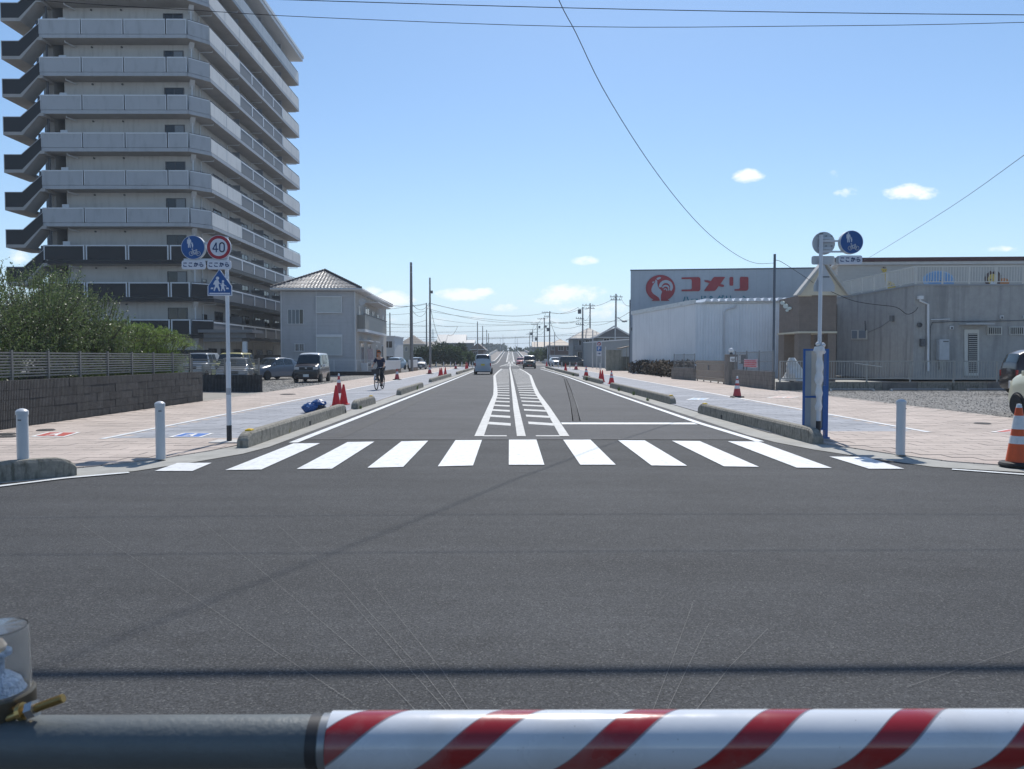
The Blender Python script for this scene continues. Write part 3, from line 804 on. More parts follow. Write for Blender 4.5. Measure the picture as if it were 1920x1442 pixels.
for k in range(NB):
    z1 = zt(k); z0 = z1 - 1.12; zs = z1 - 1.42
    low = k < 3; top = k > 8
    fm = M_apand if low else M_apan
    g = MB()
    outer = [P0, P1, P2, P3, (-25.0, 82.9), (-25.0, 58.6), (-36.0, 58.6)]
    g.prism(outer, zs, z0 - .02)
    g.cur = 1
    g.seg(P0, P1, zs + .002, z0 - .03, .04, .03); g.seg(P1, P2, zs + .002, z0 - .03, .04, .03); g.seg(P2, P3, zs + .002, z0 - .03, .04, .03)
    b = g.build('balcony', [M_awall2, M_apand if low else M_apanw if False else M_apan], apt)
    for i, (x0, x1) in enumerate(fronts): panel(b, (x0, 57.3), (x1, 57.3), z0, z1 - .03, fm)
    panel(b, (-24.80, 57.35), (-23.68, 58.47), z0, z1 - .10, fm)
    for i, (y0, y1) in enumerate(sides):
        if top: m = M_apanw
        elif low: m = M_apanw if (i > 5 and k > 0) else M_apang
        else: m = M_apanw if i < 2 or i > 5 else M_apang
        panel(b, (-23.65, y0), (-23.65, y1), z0, z1 - .10, m)
    # white borders of the panels
    def border(g): return g.build('panel_border', M_aframe, b)
    for (x0, x1) in fronts:
        wv = .10 if low else .05
        g = MB(); g.slabp([(x, 57.262, z) for x, z in ((x0, z0), (x0, z1), (x1, z1), (x1, z0), (x1 - wv, z0), (x1 - wv, z1 - .09), (x0 + wv, z1 - .09), (x0 + wv, z0))], (0, -.03, 0)); border(g)
    g = MB()
    for x in (-32.83, -29.63, -26.43): g.box(x - .05, x + .05, 57.36, 57.40, z0, z1 - .02)
    tag(g.build('gap_shade_strip', M_adark, b), kind='stuff')  # dark strips behind the open panel gaps, their colour standing in for shade
    g = MB(); g.seg((-24.80, 57.35), (-23.68, 58.47), z1 - .10, z1 - .03, .1, .0); border(g)
    for i, (y0, y1) in enumerate(sides):
        dark = (i in (2, 3, 4, 5) and not top) or (low and (k == 0 or i < 6))
        g = MB()
        if dark: g.slabp([(-23.59, y, z) for y, z in ((y0, z1 - .12), (y0, z1 - .24), (y1 - .22, z1 - .24), (y1 - .22, z0 + .05), (y1 - .02, z0 + .05), (y1 - .02, z1 - .12))], (-.03, 0, 0))
        else: g.box(-23.62, -23.60, y1 - .04, y1 - .01, z0, z1 - .1)
        border(g)
    g = MB(); g.box(-23.70, -23.64, 58.6, 82.8, z1 - .02, z1 + .02)
    for i, (y0, y1) in enumerate(sides):
        for yy_ in (y0 + .3, y1 - .3): g.box(-23.685, -23.655, yy_, yy_ + .03, z1 - .1, z1 - .02)
    g.path([(-24.8, 57.34, z1 + .02), (-23.68, 58.46, z1 + .02)], .02, 5); g.build('handrail', M_arail, b)
    g = MB()       # partition screens between flats, drain pipes under the soffit
    for yy_ in (65.0, 71.0, 77.0): g.box(-24.95, -23.75, yy_ - .02, yy_ + .02, z0 + .02, z1 + .62)
    tag(g.build('partition_screens', M_apang, b), kind='stuff')
    g = MB()
    for yy_ in (59.6, 65.2, 71.2, 77.2, 82.6):
        g.path([(-23.85, yy_, zs - .02), (-23.85, yy_, zs - .12), (-24.8, yy_, zs - .14)], .035, 6)
        g.tube((-24.88, yy_, zs - .14), (-24.88, yy_, zs - 1.45 if k else 0), .035, n=6)
    g.path([(-34.3, 57.7, zs - .02), (-34.3, 57.7, zs - .12), (-33.9, 58.45, zs - .2)], .05, 6)
    g.slabp([(-24.9, 57.9, zs - .01), (-25.25, 58.5, zs - .5), (-25.25, 58.5, zs - .01)], (.3, .18, 0))
    tag(g.build('drain_pipes', M_aframe, b), kind='stuff')
    # windows on the front and on the long side
    fl = z0 - .02
    if True:
        zc = fl + 1.02
        opening('window', apt, (-26.42, 58.55, zc + .06), 1.42, 1.96, 0, M_arail, 2, curtain=(1,) if k % 2 else (0, 1) if k == 5 else (0,) if k == 1 else None)
        for i, yc in enumerate((60.0, 62.9, 66.6, 69.2, 72.6, 75.2, 78.6, 80.9)):
            opening('window', apt, (-24.95, yc, zc), (.75 if i == 0 else 1.6), (1.2 if i == 0 else 1.95), pi / 2, M_arail, 1 if i == 0 else 2, curtain=(0,) if (i * 7 + k * 3) % 4 == 1 else (1,) if (i + k) % 3 == 0 else None)
        g = MB()
        for xx in (-32.7, -30.4): g.tube((xx, 58.56, z1 + 1.22), (xx, 58.46, z1 + 1.22), .07, n=8)
        g.build('vent', M_arail, apt)
        g = MB(); g.box(-34.9, -34.35, 57.9, 57.94, z0, z1 + .38); g.build('side_screen', M_aframe, b)
    # the outside stair: dark parapet, pale string, soffits
    fz = z1 - 1.7
    dark = [(-38.75, fz), (-37.5, fz), (-35.98, z1 - .42), (-35.98, z1 - 1.38), (-37.42, z1 - 2.8), (-38.75, z1 - 2.8)]
    st = MB(); st.slabp([(x, 57.2, z) for x, z in dark], (0, .1, 0))
    st.box(-38.75, -38.65, 57.32, 60.2, z1 - 2.8, fz)
    sto = st.build('stair_parapet', M_apand, apt)
    st = MB(); st.slabp([(x, 57.18, z) for x, z in [(-38.80, fz + .05), (-37.48, fz + .05), (-37.48, fz), (-38.75, fz), (-38.75, z1 - 2.8), (-38.80, z1 - 2.8)]], (0, .14, 0))
    st.slabp([(-37.48, 57.18, fz), (-37.48, 57.18, fz + .05), (-35.98, 57.18, z1 - .37), (-35.98, 57.18, z1 - .42)], (0, .14, 0))
    st.build('coping', M_apan, sto)
    st = MB()
    st.slabp([(-38.78, 57.16, z1 - 2.8), (-37.42, 57.16, z1 - 2.8), (-35.98, 57.16, z1 - 1.38), (-35.7, 57.16, z1 - 1.38), (-35.7, 57.16, z1 - 1.62), (-36.1, 57.16, z1 - 1.62), (-37.32, 57.16, z1 - 3.04), (-38.78, 57.16, z1 - 3.04)], (0, 1.35, 0))
    st.box(-38.78, -37.4, 58.53, 60.2, z1 - 3.04, z1 - 2.8)
    st.slabp([(-37.4, 58.9, z1 - 2.8), (-37.4, 58.9, z1 - 3.04), (-36.05, 58.9, z1 - 4.4), (-36.05, 58.9, z1 - 4.15)], (0, 1.2, 0))
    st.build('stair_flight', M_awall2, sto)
    g = MB(); g.box(-36.35, -35.98, 57.5, 57.6, z0 - .3, z1 - .02); g.build('post_panel', mat('slate_panel', (.05, .065, .085), .6), b)
g = MB(); g.tube((-35.8, 57.9, 0), (-35.8, 57.9, 34.0), .09, n=8); g.build('down_pipe', M_arail, apt)
g = MB(); g.tube((-25.0, 58.42, 0), (-25.0, 58.42, 34.0), .06, n=8); g.build('down_pipe', M_aframe, apt)
# ground floor: entrance canopy, garage opening
g = MB(); g.box(-24.9, -20.3, 57.6, 60.2, 3.42, 3.66); g.box(-24.6, -20.9, 57.9, 60.0, 3.02, 3.41); g.box(-24.3, -21.3, 58.1, 59.8, 2.75, 3.01)
g.build('entrance_canopy', mat('canopy_grey', (.17, .17, .175), .6, var=.1), apt)
g = MB(); g.box(-21.3, -21.0, 58.2, 58.5, 0, 2.75); g.build('canopy_pillar', M_aframe, apt)
g = MB(); g.box(-27.9, -23.8, 58.35, 58.53, .05, 2.1); g.build('garage_opening', M_adark, apt)
g = MB(); g.box(-23.8, -23.5, 60.3, 83, 0, .9); g.build('terrace_wall', M_apanw, apt)
for yc in (61.5, 64, 67, 70, 73, 76):
    opening('window', apt, (-24.95, yc, 1.25), 1.5, 1.9, pi / 2, M_arail, 2)
    g = MB(); g.box(-24.9, -23.9, yc + 1.2, yc + 1.24, .1, 1.75); g.build('partition_screen', M_apang, apt)
apt.location.x += .45
# washing on the lowest balcony and on the third from the top of the picture
def hung(name, P, m, label, cat='laundry', y=.02):
    g = MB(); g.slabp(P, (0, y, 0)); return tag(g.build(name, m), label, cat)
ox = -23.29
for n, (y0, y1, c, lab) in enumerate([(78.2, 78.9, (.03, .05, .16), 'navy towel hanging over the lowest tower balcony'), (77.2, 77.9, (.5, .6, .75), 'pale blue shirt hanging over the lowest tower balcony'),
                                    (76.5, 77.0, (.7, .72, .75), 'white towel hanging over the lowest tower balcony')]):
    g = MB(); g.box(ox - .03, ox + .0, y0, y1, zt(0) - .1, zt(0) + .85); tag(g.build('laundry', mat('cloth%d' % n, c, .9, var=.2, scale=8)), lab, 'laundry', 'washing on the tower balcony')
for n, y0 in enumerate((60.3, 61.1, 61.9, 62.8)):
    g = MB(); z = zt(4); g.slabp([(-23.5, y0, z - .5), (-23.5, y0 + .55, z - .55), (-23.5, y0 + .5, z + .28), (-23.5, y0 + .08, z + .3)], (.03, 0, 0))
    tag(g.build('laundry', mat('dark_cloth', (.02, .02, .03), .9, var=.2, scale=8)), ['leftmost dark garment drying on the fifth tower balcony from the bottom', 'second dark garment from the left on the tower side balcony', 'third dark garment on the tower side balcony', 'rightmost dark garment drying on the tower side balcony'][n], 'laundry', 'dark washing on the tower side balcony')

# ------------------------------------------------------------------ white two-storey house
M_side = ribbed('house_siding', (.42, .425, .44), .30, rough=.6, depth=.012, var=.04, horiz=True, dark=.9, stain=.15)
M_side2 = mat('house_siding_cream', (.44, .41, .37), .8, var=.08, scale=1, stain=.25)
M_trim = mat('white_trim', (.62, .63, .64), .5, var=.04)
M_shut = ribbed('roller_shutter', (.47, .49, .48), .05, rough=.5, depth=.006, horiz=True, dark=.88)
M_tile = mat('roof_tile', (.25, .25, .265), .5, .0, var=.15, scale=4, spec=1.0)
M_ridge = mat('ridge_tile', (.06, .055, .06), .5, var=.2, scale=6)
def tileroof(g, A, B, C, D, nrow, ncol, amp=.035):
    """A,B eave (left, right), C,D top (right, left): rows of curved tiles, each row lapped over the next"""
    A, B, C, D = map(Vector, (A, B, C, D)); nrm = (B - A).cross(D - A).normalized()
    if nrm.z < 0: nrm = -nrm
    per = 4
    for r in range(nrow):
        vs = []
        for e, (t, lift) in enumerate(((r / nrow, .045), ((r + 1.04) / nrow, 0.0))):
            t = min(t, 1); l = A.lerp(D, t); q = B.lerp(C, t); w = (q - l).length; n = max(1, int(ncol * per))
            for i in range(n + 1):
                # tiles keep their width: positions in the eave's measure
                s = i / n; p = A.lerp(B, s) + (D - A) * 0
                cu = (A.lerp(B, s)); base = l.lerp(q, s)
                ph = (base - A).dot((B - A).normalized()) / ((B - A).length / ncol)
                vs.append(base + nrm * (lift + amp * abs(sin(pi * ph))))
        n = int(ncol * per)
        g.add(vs, [(i, i + 1, n + 2 + i, n + 1 + i) for i in range(n)])
    return g
house = thing('white_house', (-13.3, 64, 0), 'two-storey pale grey house with tiled hip roof beside the apartment tower', 'house')
HX0, HX1, HY0, HY1, HZ = -19.6, -13.3, 64.0, 84.0, 7.15
g = MB(); g.box(HX0, HX1, HY0, HY1, 0.35, HZ); g.build('wall', M_side, house)
g = MB(); g.box(HX1 + .001, HX1 + .03, HY0 + .12, HY1, .35, HZ); g.build('side_wall', M_side2, house)
g = MB(); g.box(HX0 + .02, HX1 - .02, HY0 + .02, HY1 - .02, 0, .35); g.build('plinth', M_conc, house)
rf = MB()
ex0, ex1, ey0, ey1, ez = HX0 - .65, HX1 + .65, HY0 - .65, HY1 + .65, 7.35
cx = (ex0 + ex1) / 2; rz_ = 9.25; ra, rb = (cx, ey0 + 3.7, rz_), (cx, ey1 - 3.7, rz_)
tileroof(rf, (ex0, ey0, ez), (ex1, ey0, ez), ra, ra, 13, 26)
tileroof(rf, (ex1, ey0, ez), (ex1, ey1, ez), rb, ra, 13, 70)
tileroof(rf, (ex0, ey1, ez), (ex0, ey0, ez), ra, rb, 13, 70)
tileroof(rf, (ex1, ey1, ez), (ex0, ey1, ez), rb, rb, 13, 26)
roof = rf.build('roof', M_tile, house, fix=False)
g = MB()
for a, b in (((ex0, ey0, ez), ra), ((ex1, ey0, ez), ra), (ra, rb), ((ex1, ey1, ez), rb), ((ex0, ey1, ez), rb)):
    a, b = Vector(a), Vector(b); n = int((b - a).length / .28)
    for i in range(n):
        p, q = a.lerp(b, i / n), a.lerp(b, (i + 1.15) / n if i < n - 1 else 1); g.tube(p + Vector((0, 0, .07)), q + Vector((0, 0, .05)), .12, .095, 7)
g.build('ridge', M_ridge, roof)
g = MB(); g.box(ex0, ex1, ey0, ey1, ez - .17, ez - .03); g.build('eaves', M_trim, house)
g = MB()
g.path([(ex1 + .05, ey0, ez - .06), (ex1 + .05, ey1, ez - .06)], .07, 6); g.path([(ex0, ey0 - .05, ez - .06), (ex1, ey0 - .05, ez - .06)], .07, 6)
g.path([(HX1 + .02, HY0 - .06, ez - .15), (HX1 + .02, HY0 - .06, .4)], .045, 6); g.path([(HX0 + .1, HY0 - .06, ez - .15), (HX0 + .1, HY0 - .06, .4)], .045, 6)
g.box(HX0 + 3.03, HX0 + 3.07, HY0 - .012, HY0 - .002, .4, HZ)
g.build('gutter_pipe', M_trim, house)
opening('window', house, (-18.3, HY0, 4.98), 1.28, 1.2, 0, M_trim, 4, curtain=(0, 1, 2), fr=.04, curtain_m=mat('pale_glass', (.10, .13, .16), .12))
opening('window', house, (-18.0, HY0, 2.36), .72, .56, 0, M_trim, 2, fr=.04)
g = MB()
for i in range(8): g.box(-18.42 + i * .12, -18.39 + i * .12, HY0 - .16, HY0 - .13, 2.02, 2.7)
g.box(-18.45, -17.54, HY0 - .17, HY0 - .12, 2.0, 2.04); g.box(-18.45, -17.54, HY0 - .17, HY0 - .12, 2.68, 2.72); g.build('window_grille', M_trim, house)
for (zc, h) in ((6.0, 1.28), (2.5, 1.5)):
    g = MB(); g.box(-16.5, -14.42, HY0 - .14, HY0, zc - h / 2, zc + h / 2)
    o = g.build('shutter', M_shut, house)
    g = MB(); g.box(-16.56, -14.36, HY0 - .22, HY0, zc + h / 2, zc + h / 2 + .22 if zc < 4 else zc + h / 2 + .08); g.box(-16.56, -14.36, HY0 - .18, HY0, zc - h / 2 - .07, zc - h / 2)
    g.box(-16.56, -16.5, HY0 - .18, HY0, zc - h / 2, zc + h / 2); g.box(-14.42, -14.36, HY0 - .18, HY0, zc - h / 2, zc + h / 2); g.build('shutter_frame', M_trim, o)
# balcony on the road side
g = MB(); g.box(HX1 + .03, HX1 + .72, 65, 79, 3.75, 3.98); bo = g.build('balcony', M_trim, house)
g = MB(); g.box(HX1 + .66, HX1 + .72, 65, 79, 3.99, 5.25); g.box(HX1 + .03, HX1 + .66, 65, 65.06, 3.99, 5.2); g.box(HX1 + .03, HX1 + .66, 78.94, 79, 3.99, 5.25)
g.build('balcony_front', ribbed('balcony_slat', (.25, .24, .22), .35, rough=.5, depth=.01), bo)
g = MB(); g.box(HX1 + .6, HX1 + .78, 64.95, 79.05, 5.26, 5.32); g.build('handrail', M_arail, bo)
for (y, z, w, h) in ((66.2, 5.0, 1.0, 2.0), (70.5, 5.1, 2.4, 2.0), (74.2, 5.3, 1.4, 1.4), (77.5, 5.3, 1.4, 1.2), (67.5, 1.7, 1.5, 2.1), (71.5, 1.7, 1.7, 2.1), (76.5, 1.9, 1.6, 1.7), (80.5, 1.9, 1.2, 1.7), (81.5, 5.4, 1.2, 1.2)):
    opening('window', house, (HX1 + .03, y, z), w, h, pi / 2, M_trim, 2)
g = MB(); g.box(HX1 + .03, HX1 + 1.3, 69, 78, 6.55, 6.62); g.box(HX1 + .03, HX1 + .9, 66, 68.6, 2.95, 3.02); g.box(HX1 + .03, HX1 + .9, 70.2, 73, 2.95, 3.02); g.build('awning', M_trim, house)
g = MB(); g.lathe((HX1 + .5, 64.9, 6.35), [(.02, .16), (.16, .12), (.27, .03), (.30, -.02), (.28, -.02), (.1, .06)], 18, 'y'); g.path([(HX1 + .02, 65.1, 5.9), (HX1 + .45, 65.05, 5.95), (HX1 + .48, 65.0, 6.3)], .02, 5)
g.build('satellite_dish', mat('dish', (.5, .51, .52), .5), house, smooth=True)
g = MB(); g.box(HX1 + .12, HX1 + .6, 65.2, 65.5, 4.05, 4.75); ac = g.build('air_conditioner', M_trim, house, bevel=.02)
g = MB(); g.lathe((HX1 + .3, 65.19, 4.4), [(.21, 0), (.21, -.012), (.17, -.012), (.02, -.02)], 16, 'y'); g.build('fan_grille', M_arail, ac)
g = MB(); g.box(HX1 + .2, HX1 + .75, 66.0, 66.3, .3, 1.0); g.build('air_conditioner', M_trim, house, bevel=.02)
house.rotation_euler = (0, 0, radians(1.9))
hung('laundry', [at(688.5, 654, 69.5), at(699, 654, 69.5), at(700, 662, 69.5), at(701, 676, 69.5), at(690, 676, 69.5), at(690, 664, 69.5)], mat('cloth_pink', (.62, .52, .54), .9, var=.2, scale=9), 'white and pink shirt drying outside the pale grey house')
hung('banner', [at(706.5, 656, 71), at(712.5, 656, 71), at(712.5, 680, 71), at(706.5, 680, 71)], mat('cloth_orange', (.52, .16, .05), .8, var=.1, scale=9), 'narrow orange banner hanging at the corner of the pale grey house', 'banner')
# ------------------------------------------------------------------ ribbed metal shed on the right
RA = radians(9.6)
M_shedS = ribbed('shed_cladding', (.55, .58, .61), .20, rough=.38, metal=.0, depth=.03, var=.05, dark=.72, spec=.7, stain=.2, stainscale=(1.5, 1.5, .12), staincol=(.42, .46, .48))
def local(o, R_):
    """build with house axes: u along the front, v away from the road"""
    u = Vector((cos(R_), -sin(R_), 0)); v = Vector((-sin(R_), -cos(R_), 0)) * -1
    return lambda a, b, z: Vector(o) + u * a + v * b + Vector((0, 0, z))
SC = Vector((14.35, 58.0, 0))
shed = thing('metal_shed', SC, 'pale blue ribbed metal shed in front of the shop with the red sign', 'shed')
u = Vector((cos(RA), -sin(RA), 0)); v = Vector((-sin(RA), cos(RA), 0))
# (the side wall runs v = away and slightly towards the road)
def L(a, b, z): return SC + u * a + v * b + Vector((0, 0, z))
H1 = 6.0
def ribs(g, p, q, z0, z1a, z1b, out, pitch=.21, w=.11, d=.02):
    p, q = Vector(p), Vector(q); Ln = (q - p).length; n = int(Ln / pitch); dd = (q - p) / Ln; out = Vector(out)
    for i in range(n):
        s = (i + .5) * pitch
        a = p + dd * (s - w / 2); b = p + dd * (s + w / 2); z1 = z1a + (z1b - z1a) * s / Ln
        a2 = a + dd * .03 + out * d; b2 = b - dd * .03 + out * d
        vs = [(a.x, a.y, z0), (a2.x, a2.y, z0), (b2.x, b2.y, z0), (b.x, b.y, z0), (a.x, a.y, z1), (a2.x, a2.y, z1), (b2.x, b2.y, z1), (b.x, b.y, z1)]
        g.add(vs, [(0, 1, 5, 4), (1, 2, 6, 5), (2, 3, 7, 6), (4, 5, 6, 7)])
M_clad = mat('clad_sheet', (.72, .755, .79), .36, var=.05, scale=.7, spec=.7, stain=.25, stainscale=(1.5, 1.5, .12), staincol=(.38, .43, .47))
g = MB(); g.slabp([L(0, 0, 0), L(9, 0, 0), L(9, 0, H1 - .35), L(0, 0, H1 - .35)], v * 14.9); wl_ = g.build('wall', M_clad, shed)
g = MB(); ribs(g, L(0, 0, 0), L(9, 0, 0), .1, H1 - .36, H1 - .36, -v); tag(g.build('cladding_ribs', M_clad, wl_, fix=False), kind='stuff')
g = MB(); ribs(g, L(0, 14.9, 0), L(0, 0, 0), .1, H1 - .36, H1 - .36, -u); tag(g.build('cladding_ribs', M_clad, wl_, fix=False), kind='stuff')
g = MB()
g.slabp([L(-.12, -.0, H1 - .35), L(0.02, -.0, H1 - .35), L(.02, 0, H1), L(-.12, 0, H1)], v * 15.0)
g.slabp([L(0.03, -.16, H1 - .34), L(9.3, -.16, H1 - .34), L(9.3, -.16, H1 - .24), L(0.03, -.16, H1 - .24)], v * .3)
g.build('fascia', mat('fascia_white', (.60, .62, .62), .4, var=.06, stain=.4, stainscale=(.5, .5, 3)), shed)
# folded roof: each fold is a bright ridge
for i in range(17):
    a = .55 + i * .53
    g = MB()
    P = [L(a, -.35, H1 - .2), L(a + .14, -.35, H1 + .04), L(a + .36, -.35, H1 + .04), L(a + .5, -.35, H1 - .2)]
    g.slabp(P, v * 15.2); g.build('roof_fold', M_clad, shed)
g = MB(); g.path([L(2.1, -.12, .1), L(2.1, -.12, H1 - 1.0), L(2.3, -.12, H1 - .8), L(2.9, -.14, H1 - .65), L(2.95, -.14, H1 - .45)], .06, 8); g.build('down_pipe', M_trim, shed)
g = MB(); c = onplane(1265, 614, SC, u)
g.slabp([c + Vector((0, -.45, .38)), c + Vector((0, .35, .38)), c + Vector((0, .75, -.32)), c + Vector((0, -.75, -.32))], (-.35, 0, -.02)); g.build('vent_hood', mat('hood_grey', (.33, .35, .36), .5, var=.1), shed)
# ------------------------------------------------------------------ shop building with the sign
RB = radians(6.5)
bu = Vector((cos(RB), -sin(RB), 0)); bv = Vector((sin(RB), cos(RB), 0))
B0 = at(1182.5, 508, 75.2); BH = B0.z; B0 = Vector((B0.x, B0.y, 0))
shop = thing('shop_building', B0 + bu * 9, 'large blue-grey shop building with a big red sign reading コメリ', 'shop')
M_shop = ribbed('shop_cladding', (.36, .41, .46), 1.0, rough=.45, depth=.01, var=.04, dark=.93, stain=.2, stainscale=(1, 1, .12), staincol=(.24, .29, .34))
g = MB(); g.slabp([B0, B0 + bu * 45, B0 + bu * 45 + Vector((0, 0, BH)), B0 + Vector((0, 0, BH))], Vector((5.5, 20, 0))); g.build('wall', M_shop, shop)
g = MB(); g.slabp([B0 - bv * .06 - bu * .05 + Vector((0, 0, BH)), B0 - bv * .06 + bu * 45.1 + Vector((0, 0, BH)), B0 - bv * .06 + bu * 45.1 + Vector((0, 0, BH + .12)), B0 - bv * .06 - bu * .05 + Vector((0, 0, BH + .12))], Vector((5.5, 20, 0))); g.build('coping', mat('dark_coping', (.10, .12, .15), .5), shop)
n_b = -bv
def W2(cx_, cy_): return onplane(1190 + cx_ / 6.194, 490 + cy_ / 6.194, B0 - bv * .05, n_b)
def wallpoly(name, P, m, parent, off=0.0, th=.05):
    g = MB(); g.slabp([W2(x, y) - bv * off for x, y in P], -bv * th); return g.build(name, m, parent)
M_red = mat('sign_red', (.29, .03, .042), .5, var=.1, scale=2, stain=.3, stainscale=(2, 2, .3), staincol=(.26, .05, .06))
M_teal = mat('sign_teal', (.02, .16, .22), .5, var=.1)
circ = [(300 + 170 * cos(t * 2 * pi / 48), 312 + 153 * sin(t * 2 * pi / 48)) for t in range(48)]
circ = [p for p in circ if p[1] < 452]
circ = [(x, y) for x, y in circ]
# order: clip the bottom flat
k0 = next(i for i in range(len(circ)) if i and (circ[i][0] - circ[i - 1][0]) ** 2 + (circ[i][1] - circ[i - 1][1]) ** 2 > 60 ** 2)
circ = circ[:k0] + [(407, 460), (195, 460)] + circ[k0:]
emb = wallpoly('emblem', circ, M_red, shop)
wp = lambda P, o=.052: wallpoly('emblem_shape', P, M_shop, emb, o, .012)
wp([(262, 228), (246, 214), (236, 216), (240, 228), (236, 244), (222, 262), (204, 292), (194, 322), (196, 350), (214, 376), (246, 398), (276, 418), (288, 436), (291, 462), (304, 462), (303, 420), (304, 392), (318, 352), (300, 330), (284, 316), (268, 288), (262, 258)])
wp([(252, 200), (266, 190), (290, 182), (306, 188), (300, 200), (280, 212), (262, 216), (254, 210)])
wp([(204, 240), (224, 234), (232, 238), (212, 256), (205, 250)])
def arcband(cx, cy, r0, r1, a0, a1, n=14, ry=.95):
    P = [(cx + r1 * cos(radians(a0 + (a1 - a0) * i / n)), cy + ry * r1 * sin(radians(a0 + (a1 - a0) * i / n))) for i in range(n + 1)]
    P += [(cx + r0 * cos(radians(a1 + (a0 - a1) * i / n)), cy + ry * r0 * sin(radians(a1 + (a0 - a1) * i / n))) for i in range(n + 1)]
    return P
wp(arcband(362, 296, 46, 82, 175, 400))
wp(arcband(360, 318, 26, 46, 195, 395), .054)
wp(arcband(356, 336, 12, 22, 200, 385), .054)
wallpoly('emblem_shape', arcband(362, 303, 42, 50, 190, 395), M_red, emb, .066, .012)
wallpoly('emblem_shape', arcband(358, 324, 22, 29, 200, 390), M_red, emb, .068, .012)
KO = [(545, 188), (740, 184), (756, 190), (763, 206), (763, 325), (756, 340), (742, 348), (545, 348), (545, 329), (648, 326), (660, 318), (664, 306), (664, 226), (658, 212), (646, 207), (545, 207)]
ME1 = [(925, 182), (1048, 182), (1046, 192), (942, 334), (925, 345), (808, 345), (810, 334), (912, 192)]
ME2 = [(808, 222), (850, 221), (1032, 274), (1038, 286), (1030, 299), (1004, 296), (812, 236)]
RI1 = [(1102, 192), (1110, 182), (1136, 182), (1144, 192), (1144, 274), (1136, 284), (1110, 284), (1102, 274)]
RI2 = [(1222, 192), (1232, 181), (1310, 181), (1320, 192), (1320, 316), (1312, 334), (1296, 342), (1158, 342), (1158, 325), (1206, 322), (1218, 314), (1222, 304)]
for P in (KO, RI1, RI2): wallpoly('sign_letter', P, M_red, shop)
g = MB(); g.slabp([W2(x, y) for x, y in ME1], -bv * .05); g.slabp([W2(x, y) - bv * .006 for x, y in ME2], -bv * .05); g.build('sign_letter', M_red, shop)
c = (W2(545, 441) + W2(1340, 441)) / 2
text('sign_letter', 'ハード＆グリーン', (W2(545, 386) - W2(545, 486)).length, (W2(545, 430) - W2(1330, 430)).length, c - bv * .03, M_teal, shop, rot=(pi / 2, 0, -RB), bold=.02)
opening('floodlight', shop, tuple(onplane(1184, 617, B0, bu) - bu * .02), .1, .2, pi / 2, M_arail, 1)

# ------------------------------------------------------------------ kindergarten
M_kg = ribbed('kindergarten_block', (.355, .345, .33), .6, rough=.85, depth=.006, var=.10, horiz=False, dark=.94, stain=.5, stainscale=(1.1, 1.1, .10), staincol=(.13, .135, .14))
M_kg2 = ribbed('kindergarten_siding', (.43, .415, .385), .22, rough=.7, depth=.008, var=.05, horiz=True, dark=.92)
M_railw = mat('rail_cream', (.55, .54, .50), .45, var=.04)
kg = thing('kindergarten', (24, 44, 0), 'grey kindergarten with animals painted behind its roof terrace railing, at the right edge', 'kindergarten')
KX, KY, KH = 23.75, 44.0, 5.72
g = MB(); g.prism([(KX, KY), (45, KY - .6), (45, 60), (KX - .3, 60), (KX - .3, 53.6)], 0.2, KH); g.build('wall', M_kg, kg)
g = MB(); g.prism([(KX - .06, KY - .06), (45, KY - .67), (45, 54), (KX - .36, 54)], KH, KH + .09); g.build('coping', mat('kg_coping', (.30, .31, .32), .7), kg)
c0 = at(1571, 487, 57.0)
g = MB(); g.prism([(c0.x, 57.0), (48, 55.6), (48, 66), (c0.x + 3, 66)], 5, c0.z); uw = g.build('upper_wall', M_kg2, kg)
g = MB(); g.prism([(c0.x - .4, 56.8), (48, 55.4), (48, 66), (c0.x + 2.6, 66)], c0.z - .42, c0.z - .2); g.build('eaves', mat('eave_grey', (.50, .49, .47), .6), kg)
g = MB(); g.prism([(c0.x - .5, 56.7), (48, 55.3), (48, 66), (c0.x + 2.5, 66)], c0.z - .19, c0.z + .1); g.build('fascia', mat('fascia_brown', (.075, .03, .03), .6), kg)
def terrace_rail(p, q, n, parent, z=KH + .09):
    p, q = Vector(p), Vector(q); Ln = (q - p).length; d = (q - p) / Ln
    g = MB(); g.seg(p, q, z + 1.02, z + 1.08, .06); g.seg(p, q, z + .12, z + .16, .04); r = g.build('railing', M_railw, parent)
    npost = max(2, round(Ln / 1.6))
    for i in range(npost + 1):
        c = p + d * (Ln * i / npost); g = MB(); g.box(c.x - .035, c.x + .035, c.y - .035, c.y + .035, z, z + 1.05); g.build('post', M_railw, r)
    g = MB(); m = int(Ln / .16)
    for i in range(m):
        c = p + d * (Ln * (i + .5) / m); g.box(c.x - .013, c.x + .013, c.y - .013, c.y + .013, z + .14, z + 1.03)
    tag(g.build('balusters', M_railw, r, fix=False), kind='stuff')
terrace_rail((KX - .2, 53.5), (KX + .06, KY + .05), 0, kg)
terrace_rail((KX + .08, KY + .04), (44, KY - .53), 0, kg)
